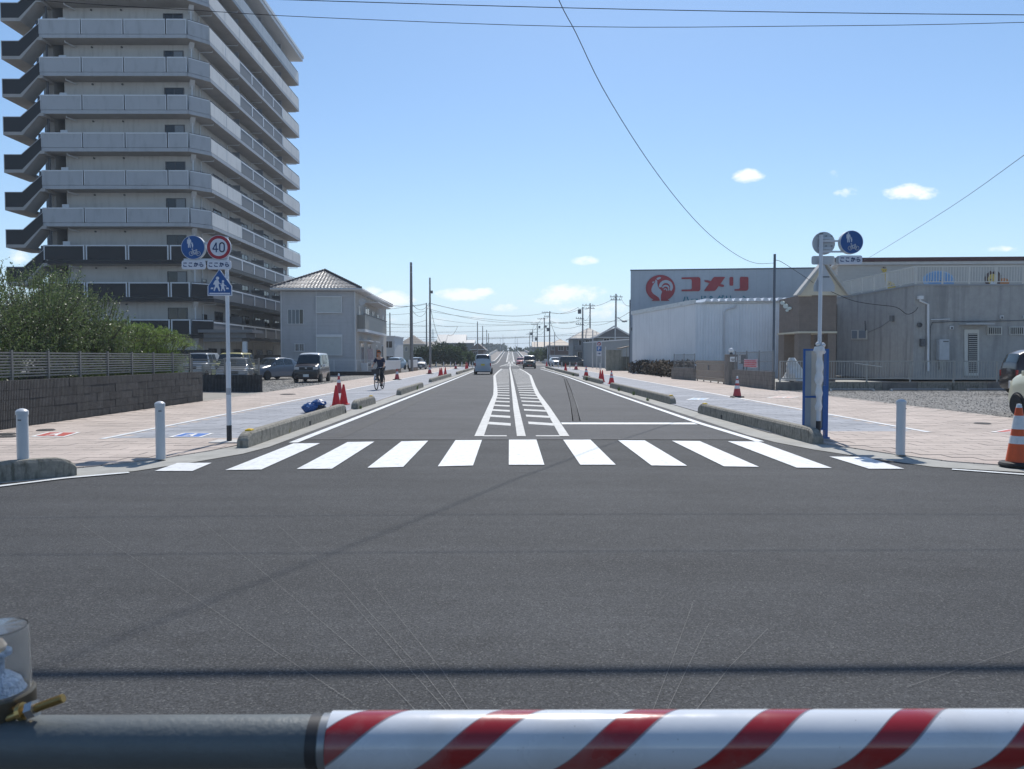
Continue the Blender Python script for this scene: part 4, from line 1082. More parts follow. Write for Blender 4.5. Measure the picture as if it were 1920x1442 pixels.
# flat painted animals on the upper wall
upn = Vector((1.4, 48 - c0.x, 0)).normalized() * -1
upp = Vector((c0.x, 56.97, 0))
def U(x, y): return onplane(1630 + x / 7.111, 490 + y / 7.111, upp, upn)
def cut(name, P, m, parent, off=.0, th=.02):
    g = MB(); g.slabp([U(x, y) + upn * off for x, y in P], upn * th); return g.build(name, m, parent)
ell = lambda cx, cy, rx, ry, n=20, a=0: [(cx + rx * cos(2 * pi * i / n) * cos(a) - ry * sin(2 * pi * i / n) * sin(a), cy + rx * cos(2 * pi * i / n) * sin(a) + ry * sin(2 * pi * i / n) * cos(a)) for i in range(n)]
gi = thing('giraffe_cutout', U(240, 340), 'yellow giraffe board on the kindergarten upper wall', 'wall decoration')
M_gy = mat('giraffe_yellow', (.55, .40, .10), .7); M_gb = mat('giraffe_brown', (.14, .06, .03), .7)
cut('body', [(195, 165), (172, 130), (152, 98), (165, 95), (182, 100), (222, 100), (236, 96), (228, 118), (228, 160), (238, 260), (290, 270), (335, 300), (352, 350), (330, 380), (230, 380), (220, 300)], M_gy, gi)
for P in ([(178, 92), (182, 72), (190, 72), (190, 95)], [(200, 95), (205, 70), (212, 72), (210, 96)], ell(262, 300, 14, 10), ell(300, 320, 12, 9), ell(228, 210, 7, 14), ell(188, 126, 4, 4), ell(212, 124, 4, 4)): cut('patch', P, M_gb, gi, .022, .01)
el = thing('elephant_cutout', U(920, 340), 'blue elephant board behind the terrace railing', 'wall decoration')
M_eb = mat('elephant_blue', (.17, .33, .56), .7); M_eb2 = mat('elephant_pale', (.30, .45, .62), .7)
cut('outline', ell(920, 250, 212, 125, 28), M_eb2, el); cut('body', [(735, 262), (740, 210), (790, 165), (880, 140), (980, 142), (1070, 180), (1118, 230), (1128, 320), (1110, 345), (830, 345), (800, 310), (770, 275)], M_eb, el, .022, .01)
for P in (ell(824, 266, 8, 11), ell(938, 264, 9, 12)): cut('eye', P, M_arail, el, .034, .01)
li = thing('lion_cutout', U(1650, 340), 'lion board with dark mane and orange body behind the terrace railing', 'wall decoration')
M_lo = mat('lion_orange', (.50, .20, .07), .7)
cut('body', [(1720, 350), (1730, 240), (1780, 222), (1830, 230), (1866, 262), (1856, 330), (1840, 350)], M_lo, li)
cut('mane', [(1545, 290), (1538, 220), (1560, 170), (1600, 140), (1612, 125), (1635, 150), (1665, 128), (1690, 145), (1700, 125), (1730, 150), (1756, 190), (1750, 250), (1740, 300), (1705, 342), (1580, 342)], mat('lion_mane', (.09, .055, .05), .7), li, .022, .01)
cut('face', ell(1640, 240, 64, 72), M_gy, li, .034, .01); cut('muzzle', ell(1645, 295, 38, 24), M_aframe, li, .046, .01)
for P in (ell(1612, 246, 8, 9), ell(1690, 246, 8, 9), ell(1650, 275, 12, 7)): cut('eye', P, M_arail, li, .058, .01)
# front wall details of the kindergarten
fw = Vector((KX, KY, 0)); fn = Vector((-.6, -(45 - KX), 0)).normalized()
def K(x, y): return onplane(1500 + x / 4.571, 420 + y / 4.571, fw + fn * .01, fn)
def kbox(name, x0, y0, x1, y1, th, m, parent=kg, off=0.0):
    P = [K(x0, y1), K(x1, y1), K(x1, y0), K(x0, y0)]; g = MB(); g.slabp([p + fn * off for p in P], fn * th); return g.build(name, m, parent)
dr = kbox('door', 1405, 905, 1530, 1300, .06, M_railw)
kbox('door_opening', 1436, 940, 1514, 1275, .02, M_adark, dr, .062)
for i in range(20):
    y = 945 + i * 16.8; kbox('louvre', 1438, y, 1512, y + 5, .02, M_railw, dr, .084)
kbox('canopy', 1365, 855, 1605, 866, .7, mat('canopy_kg', (.42, .43, .44), .6))
for x0 in (1598, 1790):
    w = kbox('window', x0, 880, x0 + 130, 950, .04, M_railw)
    kbox('pane', x0 + 8, 888, x0 + 62, 942, .02, M_glass, w, .042); kbox('pane', x0 + 68, 888, x0 + 122, 942, .02, M_glass, w, .042)
    for i in range(7): kbox('grille_bar', x0 + 4 + i * 18, 878, x0 + 8 + i * 18, 954, .02, M_railw, w, .12)
ht = kbox('water_heater', 1168, 990, 1252, 1165, .35, mat('heater', (.42, .44, .46), .5)); kbox('heater_base', 1185, 1165, 1235, 1240, .2, M_conc)
kbox('heater_slot', 1200, 1004, 1245, 1012, .01, M_arail, ht, .352)
kbox('meter_box', 1024, 985, 1058, 1050, .2, M_arail)
for x0, y0 in ((1280, 875), (1710, 785), (1908, 785)):
    w = kbox('wall_vent', x0, y0, x0 + 28, y0 + 28, .1, M_trim); kbox('vent_hole', x0 + 6, y0 + 8, x0 + 22, y0 + 26, .01, M_arail, w, .102)
g = MB(); Q = [K(1022, 622), K(1022, 660), K(1090, 690), K(1090, 1260)]; g.path([q + fn * .1 for q in Q], .07, 8); g.obox(tuple(K(1022, 632) + fn * .12), (.28, .22, .2)); g.build('down_pipe', M_trim, kg)
g = MB(); Q = [K(1112, 1200), K(1115, 880), K(1130, 845), K(1300, 836), K(1500, 834), K(1930, 828)]; g.path([q + fn * .05 for q in Q], .02, 6); g.build('conduit', M_arail, kg)
g = MB(); Q = [K(1112, 822), K(1275, 816)]; g.path([q + fn * .12 for q in Q], .03, 6); g.build('wall_bar', M_trim, kg)
g = MB(); q = K(1022, 866) + fn * .02; g.lathe(q, [(.14, 0), (.14, -.08), (.10, -.08), (.10, -.02), (.01, -.02)], 14, 'y'); g.build('round_vent', M_arail, kg)
# side wall details (the wall that runs away from the road)
sn = Vector((-1, -.03, 0)).normalized(); spn = Vector((KX - .02, KY, 0))
def K2(x, y): return onplane(1500 + x / 4.571, 420 + y / 4.571, spn, sn)
def k2box(name, x0, y0, x1, y1, th, m, parent=kg, off=0.0):
    P = [K2(x0, y1), K2(x1, y1), K2(x1, y0), K2(x0, y0)]; g = MB(); g.slabp([p + sn * off for p in P], sn * th); return g.build(name, m, parent)
w = k2box('window', 444, 908, 580, 990, .05, M_railw)
k2box('pane', 452, 916, 496, 982, .02, mat('frosted', (.20, .24, .28), .3), w, .052); k2box('pane', 512, 912, 570, 978, .02, MATS['frosted'], w, .052)
k2box('wall_lamp', 784, 785, 808, 835, .14, mat('wall_lamp', (.15, .15, .15), .5))
g = MB(); g.path([K2(585, 930) + sn * .03, K2(700, 880) + sn * .03, K2(784, 820) + sn * .03], .012, 5); g.path([K2(570, 830) + sn * .1, K2(574, 915) + sn * .1], .035, 6); g.build('conduit', M_arail, kg)
# brown porch with gable
PX0, PX1, PY0, PY1, PH = 17.75, 20.05, 46.0, 49.4, 5.32
M_brick = ribbed('porch_tile', (.205, .165, .14), .12, rough=.7, depth=.008, var=.12, horiz=True, dark=.85)
M_cream = mat('porch_cream', (.58, .53, .42), .7, var=.06)
po = thing('porch', (20, 46, 0), 'brown tiled porch with a cream gable beside the kindergarten', 'porch')
g = MB(); g.box(PX0, PX1, PY0, PY1, 3.1, PH); g.box(PX1 - .5, PX1, PY0, PY0 + .6, 0, 3.1)
g.box(PX0, PX0 + .75, PY0, PY0 + .7, 0, 3.1)
g.box(PX0, PX0 + .7, PY1 - .9, PY1 + .1, 0, 3.1); g.build('wall', M_brick, po)
g = MB(); g.box(PX1 + .2, 23.4, 53.65, 53.9, 0, PH); g.build('link_wall', M_brick, po)
g = MB(); g.box(PX0 + 1.5, PX1, PY1 - .1, PY1 + .1, 0, 3.1); g.build('inner_wall', mat('porch_inner', (.24, .19, .16), .8, var=.15), po)
opening('door', po, (21.6, 53.64, 1.25), 1.6, 2.3, 0, M_arail, 2)
ap = at(1545, 497, 47.2)
gx0, gx1 = PX0 - .1, PX1 + .5
g = MB(); g.slabp([(gx0, PY0 - .15, PH), (gx1, PY0 - .15, PH), ((gx0 + gx1) / 2, PY0 - .15, ap.z - .12)], (0, .15, 0)); g.build('gable', M_cream, po)
g = MB(); g.slabp([(gx0, PY0 - .45, PH), ((gx0 + gx1) / 2, PY0 - .45, ap.z), ((gx0 + gx1) / 2, PY0 - .45, ap.z + .13), (gx0 - .25, PY0 - .45, PH)], (0, .6, 0))
g.slabp([(gx1, PY0 - .45, PH), ((gx0 + gx1) / 2, PY0 - .45, ap.z), ((gx0 + gx1) / 2, PY0 - .45, ap.z + .13), (gx1 + .25, PY0 - .45, PH)], (0, .6, 0)); g.build('roof', mat('porch_roof', (.42, .42, .40), .6, var=.1), po)
g = MB(); g.box(PX0 - .1, PX1 + .02, PY0 - .12, PY1, 3.0, 3.11); g.box(PX0 - .08, PX0 + .72, PY0 - .1, PY0 - .0, PH - .06, PH + .04); g.build('lintel', M_cream, po)
pn = Vector((-1, 0, 0)); pp = Vector((PX0 - .02, PY0, 0))
for (x, y, w, h) in ((1468, 568, 4, 6), (1474, 574, 4.5, 8), (1481, 578, 4, 5), (1477, 582, 3, 4)):
    P = [onplane(x + w * cos(t * pi / 5), y + h * .6 * sin(t * pi / 5), pp, pn) for t in range(10)]
    g = MB(); g.slabp(P, (-.05, 0, 0)); g.build('wall_sign', mat('sign_pale', (.55, .62, .58), .5), po)

# ------------------------------------------------------------------ walls, gate and fences along the right pavement
M_bw = mat('block_wall', (.19, .175, .16), .9, var=.18, scale=4, bump=.5, bscale=40, stain=.7, stainscale=(2, 2, .6), staincol=(.09, .085, .08), objrand=.06)
def blockwall(p, q, h, label, bl=.4, bh=.2, t=.15, m=None, name='block_wall', cap=True, cat='wall'):
    p, q = Vector(p), Vector(q); Ln = (q - p).length; d = (q - p) / Ln; ang = atan2(d.y, d.x)
    w = thing(name, ((p.x + q.x) / 2, (p.y + q.y) / 2, 0), label, cat)
    rows = max(1, round(h / bh)); bh = h / rows
    n = max(1, round(Ln / bl)); bl = Ln / n
    gm = MB(); gm.box(-bl / 2 + .004, bl / 2 - .004, -t / 2, t / 2, .004, bh - .004); me = gm.mesh('concrete_block', m or M_bw)
    gh = MB(); gh.box(-bl / 4 + .004, bl / 4 - .004, -t / 2, t / 2, .004, bh - .004); mh = gh.mesh('concrete_block', m or M_bw)
    gi_ = MB(); gi_.seg(p + d * .01, q - d * .01, 0, h - .01, t - .03); gi_.build('mortar', mat('mortar', (.05, .05, .05), .9), w)
    for r in range(rows):
        xs = [(bl * (i + .5), me) for i in range(n)] if r % 2 == 0 else [(bl / 4, mh)] + [(bl * (i + 1), me) for i in range(n - 1)] + [(Ln - bl / 4, mh)]
        for s, mm in xs:
            o = bpy.data.objects.new('concrete_block', mm); COL.objects.link(o); o.parent = w
            c = p + d * s; nrm = Vector((d.y, -d.x)) * R.uniform(-.003, .003)
            o.location = Vector((c.x + nrm.x, c.y + nrm.y, r * bh)) - w.location; o.rotation_euler = (0, 0, ang)
    return w
blockwall((11.35, 52.3), (11.95, 48.3), .80, 'low weathered block wall with a lattice fence on top, left of the sliding gate')
w2 = blockwall((12.05, 40.4), (12.1, 34.3), .86, 'low brown block wall carrying a mesh fence and pink banner')
def meshfence(p, q, z0, z1, label, pitch=.12, m=None, cross=2):
    p, q = Vector(p), Vector(q); Ln = (q - p).length; d = (q - p) / Ln; m = m or M_steel
    t = thing('mesh_fence', ((p.x + q.x) / 2, (p.y + q.y) / 2, z0), label, 'fence')
    g = MB()
    for i in range(cross + 1):
        z = z0 + .03 + (z1 - z0 - .06) * i / cross; g.seg(p, q, z - .015, z + .015, .03)
    g.build('rail', m, t)
    npz = max(1, round(Ln / 1.9))
    for i in range(npz + 1):
        c = p + d * (Ln * i / npz); g = MB(); g.box(c.x - .025, c.x + .025, c.y - .025, c.y + .025, z0, z1 + .05); g.build('post', m, t)
    g = MB(); n = int(Ln / pitch)
    for i in range(n):
        c = p + d * (Ln * (i + .5) / n); g.box(c.x - .006, c.x + .006, c.y - .006, c.y + .006, z0 + .04, z1)
    tag(g.build('fence_bars', m, t, fix=False), kind='stuff'); return t
M_fsteel = mat('fence_grey', (.22, .23, .24), .5, .3)
meshfence((11.4, 52.0), (11.95, 48.4), .80, 1.72, 'grey lattice fence on the low wall left of the gate', m=M_fsteel)
meshfence((12.05, 40.0), (12.1, 34.4), .86, 1.8, 'tall mesh fence on the wall behind the pink banner', m=M_fsteel)
# sliding gate
ga = thing('sliding_gate', (12.0, 44.8, 0), 'brown aluminium sliding gate on small wheels between block wall and pillar', 'gate')
M_gate = mat('gate_bronze', (.30, .25, .21), .4, .3, var=.08)
g = MB()
for z in (.16, .32, .72, 1.12, 1.28): g.seg((11.97, 48.1), (12.0, 41.7), z - .02, z + .02, .045)
g.build('rail', M_gate, ga)
for i in range(33):
    y = 48.05 - i * .197; g = MB(); g.box(11.965, 12.005, y - .018, y + .018, .12, 1.33); g.build('gate_bar', M_gate, ga)
for y in (47.8, 46.2, 44.6, 43.0, 41.9):
    g = MB(); g.lathe((11.98, y, .07), [(.02, -.02), (.055, -.02), (.055, .02), (.02, .02)], 10, 'x'); g.build('wheel', M_black, ga)
g = MB(); g.box(11.93, 12.03, 44.9, 45.15, .75, 1.05); g.build('lock_box', M_arail, ga)
pi_ = thing('gate_pillar', (12.15, 41.1, 0), 'brown gate pillar topped by a round white lamp', 'pillar')
g = MB(); g.box(11.9, 12.4, 40.7, 41.5, 0, 1.68); g.build('shaft', M_bw, pi_, bevel=.015)
g = MB(); g.lathe((12.15, 41.1, 1.68), [(.09, 0), (.09, .07), (.05, .08), (.05, .1)], 12); g.build('lamp_base', M_arail, pi_)
g = MB(); g.lathe((12.15, 41.1, 1.77), [(.02, 0), (.10, .03), (.14, .10), (.14, .16), (.10, .23), (.02, .26)], 14); g.build('lamp_globe', mat('opal_glass', (.75, .76, .76), .2), pi_, smooth=True)
g = MB(); g.box(11.97, 12.35, 40.68, 40.698, 1.28, 1.55); g.build('name_plate', M_white, pi_)
g = MB(); g.box(12.02, 12.28, 40.672, 40.679, 1.40, 1.44); g.box(12.05, 12.2, 40.672, 40.679, 1.33, 1.36); g.build('lettering', M_arail, pi_)
mb = thing('mail_box', (12.35, 39.6, 1.2), 'dark mail box on a post right of the gate pillar', 'mailbox')
g = MB(); g.box(12.15, 12.5, 39.3, 39.7, 1.18, 1.68); g.build('box', M_arail, mb, bevel=.03)
g = MB(); g.box(12.3, 12.36, 39.45, 39.52, 0, 1.18); g.build('post', M_arail, mb)
g = MB(); g.box(12.13, 12.148, 39.34, 39.66, 1.22, 1.62); g.build('door', M_trim, mb)
ban = thing('banner', (12.0, 37.0, .95), 'small white banner with rows of red lettering tied to the mesh fence', 'banner')
a, b = at(1389, 673, 38.2), at(1415, 674, 36.2); X = 11.98
g = MB(); zb0, zb1 = 1.02, 1.44
vs = []; n = 8
for i in range(n + 1):
    t = i / n; y = 38.3 - 2.1 * t; vs += [(X + .02 * sin(t * 9), y, zb0 + .02 * sin(t * 7)), (X + .015 * sin(t * 8 + 1), y, zb1 - .03 * sin(t * pi))]
g.add(vs, [(2 * i, 2 * i + 1, 2 * i + 3, 2 * i + 2) for i in range(n)]); g.build('cloth', mat('banner_cloth', (.62, .52, .54), .8, var=.05), ban, fix=False)
g = MB()
for r in range(4):
    y = 38.1
    while y > 36.4:
        w = R.uniform(.08, .22); z = zb1 - .09 - r * .09; g.box(X - .045, X - .04, y - w, y, z - .03, z + .02); y -= w + .05
tag(g.build('lettering', mat('banner_red', (.5, .06, .10), .7), ban), kind='stuff')
# kerb wall and white railing in front of the kindergarten
fk = thing('fence_base', (20, 34.1, 0), 'low dark concrete base under the long white railing', 'wall')
for i in range(14):
    x = 12.15 + i * 1.6; g = MB(); g.box(x + .006, x + 1.594, 34.0 - i * .01, 34.2 - i * .01, 0, .40); g.build('concrete_segment', M_kerb if i % 3 else M_bw, fk, bevel=.01)
rl = thing('white_railing', (20, 34.1, .4), 'long cream railing with upright bars in front of the kindergarten', 'railing')
def yr(x): return 34.1 - (x - 12.2) / 1.6 * .01
M_railsh = mat('rail_shaded', (.33, .33, .31), .5, var=.08)  # cream rail darkened: this railing's shade is put into the colour
for z in (1.34, .55):
    g = MB(); g.seg((12.3, yr(12.3)), (34, yr(34)), z - .022, z + .022, .045); g.build('rail', M_railsh, rl)
x = 12.32
while x < 34:
    g = MB(); g.box(x - .03, x + .03, yr(x) - .03, yr(x) + .03, .4, 1.36); g.build('post', M_railsh, rl); x += 1.98
g = MB(); x = 12.42
while x < 34: g.box(x - .010, x + .010, yr(x) - .01, yr(x) + .01, .55, 1.34); x += .118
tag(g.build('railing_bars', M_railsh, rl, fix=False), kind='stuff')
g = MB(); a = at(1603, 681, 33.9); b = at(1654, 688, 33.9); g.path([a, b], .02, 6); tag(g.build('loose_bar', M_railw), 'loose white bar leaning slantwise on the cream railing', 'bar')
# wheel stops in the gravel lot (low bars seen along the fence foot)
wsg = 'parking bars along the foot of the white railing'
for n, (x0, x1) in enumerate(((14.2, 16.2), (16.9, 19.5), (20.3, 22.9), (23.6, 26.2))):
    t = thing('parking_bar', ((x0 + x1) / 2, 33.2, 0), ['leftmost low parking bar before the white railing', 'second low parking bar from the left before the white railing', 'third low parking bar from the left, below the louvred door', 'rightmost low parking bar before the white railing'][n], 'parking bar', wsg)
    g = MB(); g.path([(x0, 33.2, .10), (x1, 33.2, .10)], .025, 6); g.build('bar', M_steel, t)
    for xx in (x0 + .05, x1 - .05): g = MB(); g.box(xx - .05, xx + .05, 33.12, 33.28, .01, .11); g.build('foot', M_steel, t)
# junk by the porch: covered scooter and bins
t = thing('covered_scooter', (14.35, 37.5, 0), 'scooter under a crumpled white cover inside the kindergarten fence', 'covered scooter')
g = MB(); vs = []; n = 12; m_ = 9
for j in range(m_):
    z = j / (m_ - 1)
    for i in range(n):
        a = 2 * pi * i / n; rr = (.42 * (1 - z) + .12) * (1 + .18 * sin(3 * a + j)) + .05 * R.random()
        vs.append((14.35 + rr * 1.0 * cos(a) - .2 * z, 37.5 + rr * 1.6 * sin(a), .35 + z * 1.15))
g.add(vs, [(j * n + i, j * n + (i + 1) % n, (j + 1) * n + (i + 1) % n, (j + 1) * n + i) for j in range(m_ - 1) for i in range(n)] + [tuple(range((m_ - 1) * n, m_ * n))])
g.build('cover', mat('white_cover', (.60, .60, .58), .6, var=.1, scale=5), t, smooth=True)
for dx in (-.35, .35): g = MB(); g.lathe((14.35, 37.5 + dx * 1.6, .22), [(.1, -.04), (.21, -.04), (.21, .04), (.1, .04)], 14, 'x'); g.build('wheel', M_black, t)
def dryplant(name, label, c, n, sx, sy, h, m, leaf=.05, cat='shrub', group=None, stem=None):
    t = thing(name, c, label, cat, group)
    g = MB()
    for i in range(n):
        x, y, z = c[0] + R.gauss(0, sx), c[1] + R.gauss(0, sy), c[2] + h * R.random() ** .8
        a, b_ = R.uniform(0, 2 * pi), R.uniform(-.8, 1.2); s = leaf * R.uniform(.6, 1.4)
        d1 = Vector((cos(a) * cos(b_), sin(a) * cos(b_), sin(b_))) * s * 1.6; d2 = Vector((-sin(a), cos(a), .3)) * s * .5
        p = Vector((x, y, z)); g.add([p - d1, p + d2, p + d1, p - d2], [(0, 1, 2, 3)])
    g.build('foliage', m, t, fix=False)
    g = MB()
    for i in range(max(4, n // 60)):
        x, y = c[0] + R.gauss(0, sx * .8), c[1] + R.gauss(0, sy * .8); g.tube((x * .5 + c[0] * .5, y * .5 + c[1] * .5, c[2]), (x, y, c[2] + h * R.uniform(.5, 1)), .012, .004, 4)
    g.build('stems', stem or mat('twig', (.10, .07, .045), .9), t)
    return t
M_ivy = mat('withered_ivy', (.06, .045, .03), .9, var=.5, scale=6)
for n, y in enumerate((72, 68.5, 64.5, 60.5, 56.5, 53.6)):
    dryplant('withered_bush', ['farthest clump of brown withered bush at the shed foot', 'second farthest clump of withered bush at the shed foot', 'third farthest clump of withered bush at the shed foot', 'fourth withered bush along the shed, low and dark', 'fifth withered bush along the shed', 'nearest withered bush, against the lattice fence wall'][n],
             (12.0 + (62 - y) * .015 + .4, y, 0), 900, .35, 1.0, 1.0 + .25 * (n % 2), M_ivy, .11, group='withered bushes along the shed')
# ------------------------------------------------------------------ left wall, slat fence, shrubs
M_split = mat('split_block', (.05, .05, .052), .9, var=.25, scale=6, stain=.5, stainscale=(3, 3, .8), staincol=(.10, .10, .095), objrand=.18)
n, l, b_ = nodes_of(M_split)
geo = n.new('ShaderNodeNewGeometry'); sx = n.new('ShaderNodeSeparateXYZ'); l.new(geo.outputs['Position'], sx.inputs[0])
d_ = n.new('ShaderNodeMath'); d_.operation = 'ADD'; l.new(sx.outputs[0], d_.inputs[0]); l.new(sx.outputs[1], d_.inputs[1])
w_ = n.new('ShaderNodeMath'); w_.operation = 'MULTIPLY'; w_.inputs[1].default_value = 2 * pi / .052; l.new(d_.outputs[0], w_.inputs[0])
s_ = n.new('ShaderNodeMath'); s_.operation = 'SINE'; l.new(w_.outputs[0], s_.inputs[0])
nz_ = n.new('ShaderNodeTexNoise'); nz_.inputs['Scale'].default_value = 60; l.new(geo.outputs['Position'], nz_.inputs['Vector'])
a_ = n.new('ShaderNodeMath'); a_.operation = 'MULTIPLY_ADD'; a_.inputs[1].default_value = 2.4; l.new(nz_.outputs[0], a_.inputs[0]); l.new(s_.outputs[0], a_.inputs[2])
bp = n.new('ShaderNodeBump'); bp.inputs['Strength'].default_value = 1.0; bp.inputs['Distance'].default_value = .012
l.new(a_.outputs[0], bp.inputs['Height']); l.new(bp.outputs[0], b_.inputs['Normal'])
old_ = b_.inputs['Base Color'].links[0].from_socket
r_ = n.new('ShaderNodeMapRange'); r_.inputs[1].default_value = .6; r_.inputs[2].default_value = 2.2; r_.inputs[3].default_value = .45; r_.inputs[4].default_value = 1.9
l.new(a_.outputs[0], r_.inputs[0]); v_ = n.new('ShaderNodeVectorMath'); v_.operation = 'SCALE'; l.new(old_, v_.inputs[0]); l.new(r_.outputs[0], v_.inputs['Scale']); l.new(v_.outputs[0], b_.inputs['Base Color'])
def slatfence(p, q, z0, z1, label, nsl, bay, back, m):
    p, q = Vector(p), Vector(q); Ln = (q - p).length; d = (q - p) / Ln; ang = atan2(d.y, d.x)
    t = thing('slat_fence', ((p.x + q.x) / 2, (p.y + q.y) / 2, z0), label, 'fence')
    nb = max(1, round(Ln / bay)); bl = Ln / nb
    gs = MB(); gs.box(-bl / 2 + .03, bl / 2 - .03, -.012, .012, -.017, .017); ms = gs.mesh('slat', m)
    for i in range(nb + 1):
        c = p + d * (bl * i); g = MB(); g.obox((c.x, c.y, (z0 - .1 + z1 + .02) / 2), (.06, .05, z1 - z0 + .12), ang); g.build('post', m, t)
        if i < nb:
            for k in range(nsl):
                o = bpy.data.objects.new('slat', ms); COL.objects.link(o); o.parent = t
                c2 = p + d * (bl * (i + .5)); o.location = Vector((c2.x, c2.y, z0 + .04 + (z1 - z0 - .08) * k / (nsl - 1))) - t.location; o.rotation_euler = (0, 0, ang)
    return t
M_slat = mat('slat_bronze', (.21, .20, .185), .45, .3, var=.08, scale=3)
WX = -10.62
blockwall((WX, 13.7), (WX, 25.6), 1.03, 'long dark ribbed block wall along the left pavement, under the bushes', bl=.6, bh=.206, m=M_split, name='ribbed_wall')
blockwall((-28, 13.75), (WX - .1, 13.75), 1.03, 'dark ribbed block wall returning along the cross street at the left edge', bl=.6, bh=.206, m=M_split, name='ribbed_wall')
blockwall((WX - .1, 25.55), (-20, 25.55), 1.0, 'dark block wall returning behind the drive beside the bushes', bl=.6, bh=.2, m=M_split, name='ribbed_wall')
blockwall((-17.5, 34.1), (-10.75, 32.25), .76, 'low black block wall between the drive and the gravel lot', bl=.9, bh=.19, m=M_split, name='ribbed_wall')
slatfence((WX - .32, 13.8), (WX - .32, 25.5), 1.06, 1.66, 'dark grey horizontal slat fence above the long ribbed wall', 9, 1.3, 0, M_slat)
slatfence((-17.5, 34.25), (-10.9, 32.4), .80, 1.47, 'slat fence on the low black wall in front of the parked cars', 9, 1.7, 0, M_slat)
def leafmat(name, c1, c2, rough=.45, trans=.25):
    m = mat(name, c1, rough, var=.3, scale=2.0, spec=.5); n, l, b = nodes_of(m)
    geo = n.new('ShaderNodeNewGeometry'); mx = n.new('ShaderNodeMix'); mx.data_type = 'RGBA'
    l.new(geo.outputs['Random Per Island'], mx.inputs[0])
    old = b.inputs['Base Color'].links[0].from_socket; l.new(old, mx.inputs[6]); mx.inputs[7].default_value = (*c2, 1); l.new(mx.outputs[2], b.inputs['Base Color'])
    tr = n.new('ShaderNodeBsdfTranslucent'); l.new(mx.outputs[2], tr.inputs[0]); ms = n.new('ShaderNodeMixShader'); ms.inputs[0].default_value = trans
    out = n['Material Output']; l.new(b.outputs[0], ms.inputs[1]); l.new(tr.outputs[0], ms.inputs[2]); l.new(ms.outputs[0], out.inputs[0]); return m
M_leaf1 = leafmat('olive_leaf', (.075, .125, .033), (.17, .21, .11), .40, .45)
M_leaf2 = leafmat('feather_leaf', (.14, .23, .045), (.21, .29, .08), .5, .5)
M_leaf3 = leafmat('dry_leaf', (.22, .17, .07), (.13, .16, .06), .6, .35)
M_leaf4 = leafmat('dark_leaf', (.035, .06, .022), (.06, .095, .035), .45, .2)
M_leaf5 = leafmat('mid_leaf', (.06, .10, .03), (.09, .14, .05), .5, .3)
M_bark = mat('bark', (.10, .085, .065), .9, var=.3, scale=12, bump=.5)
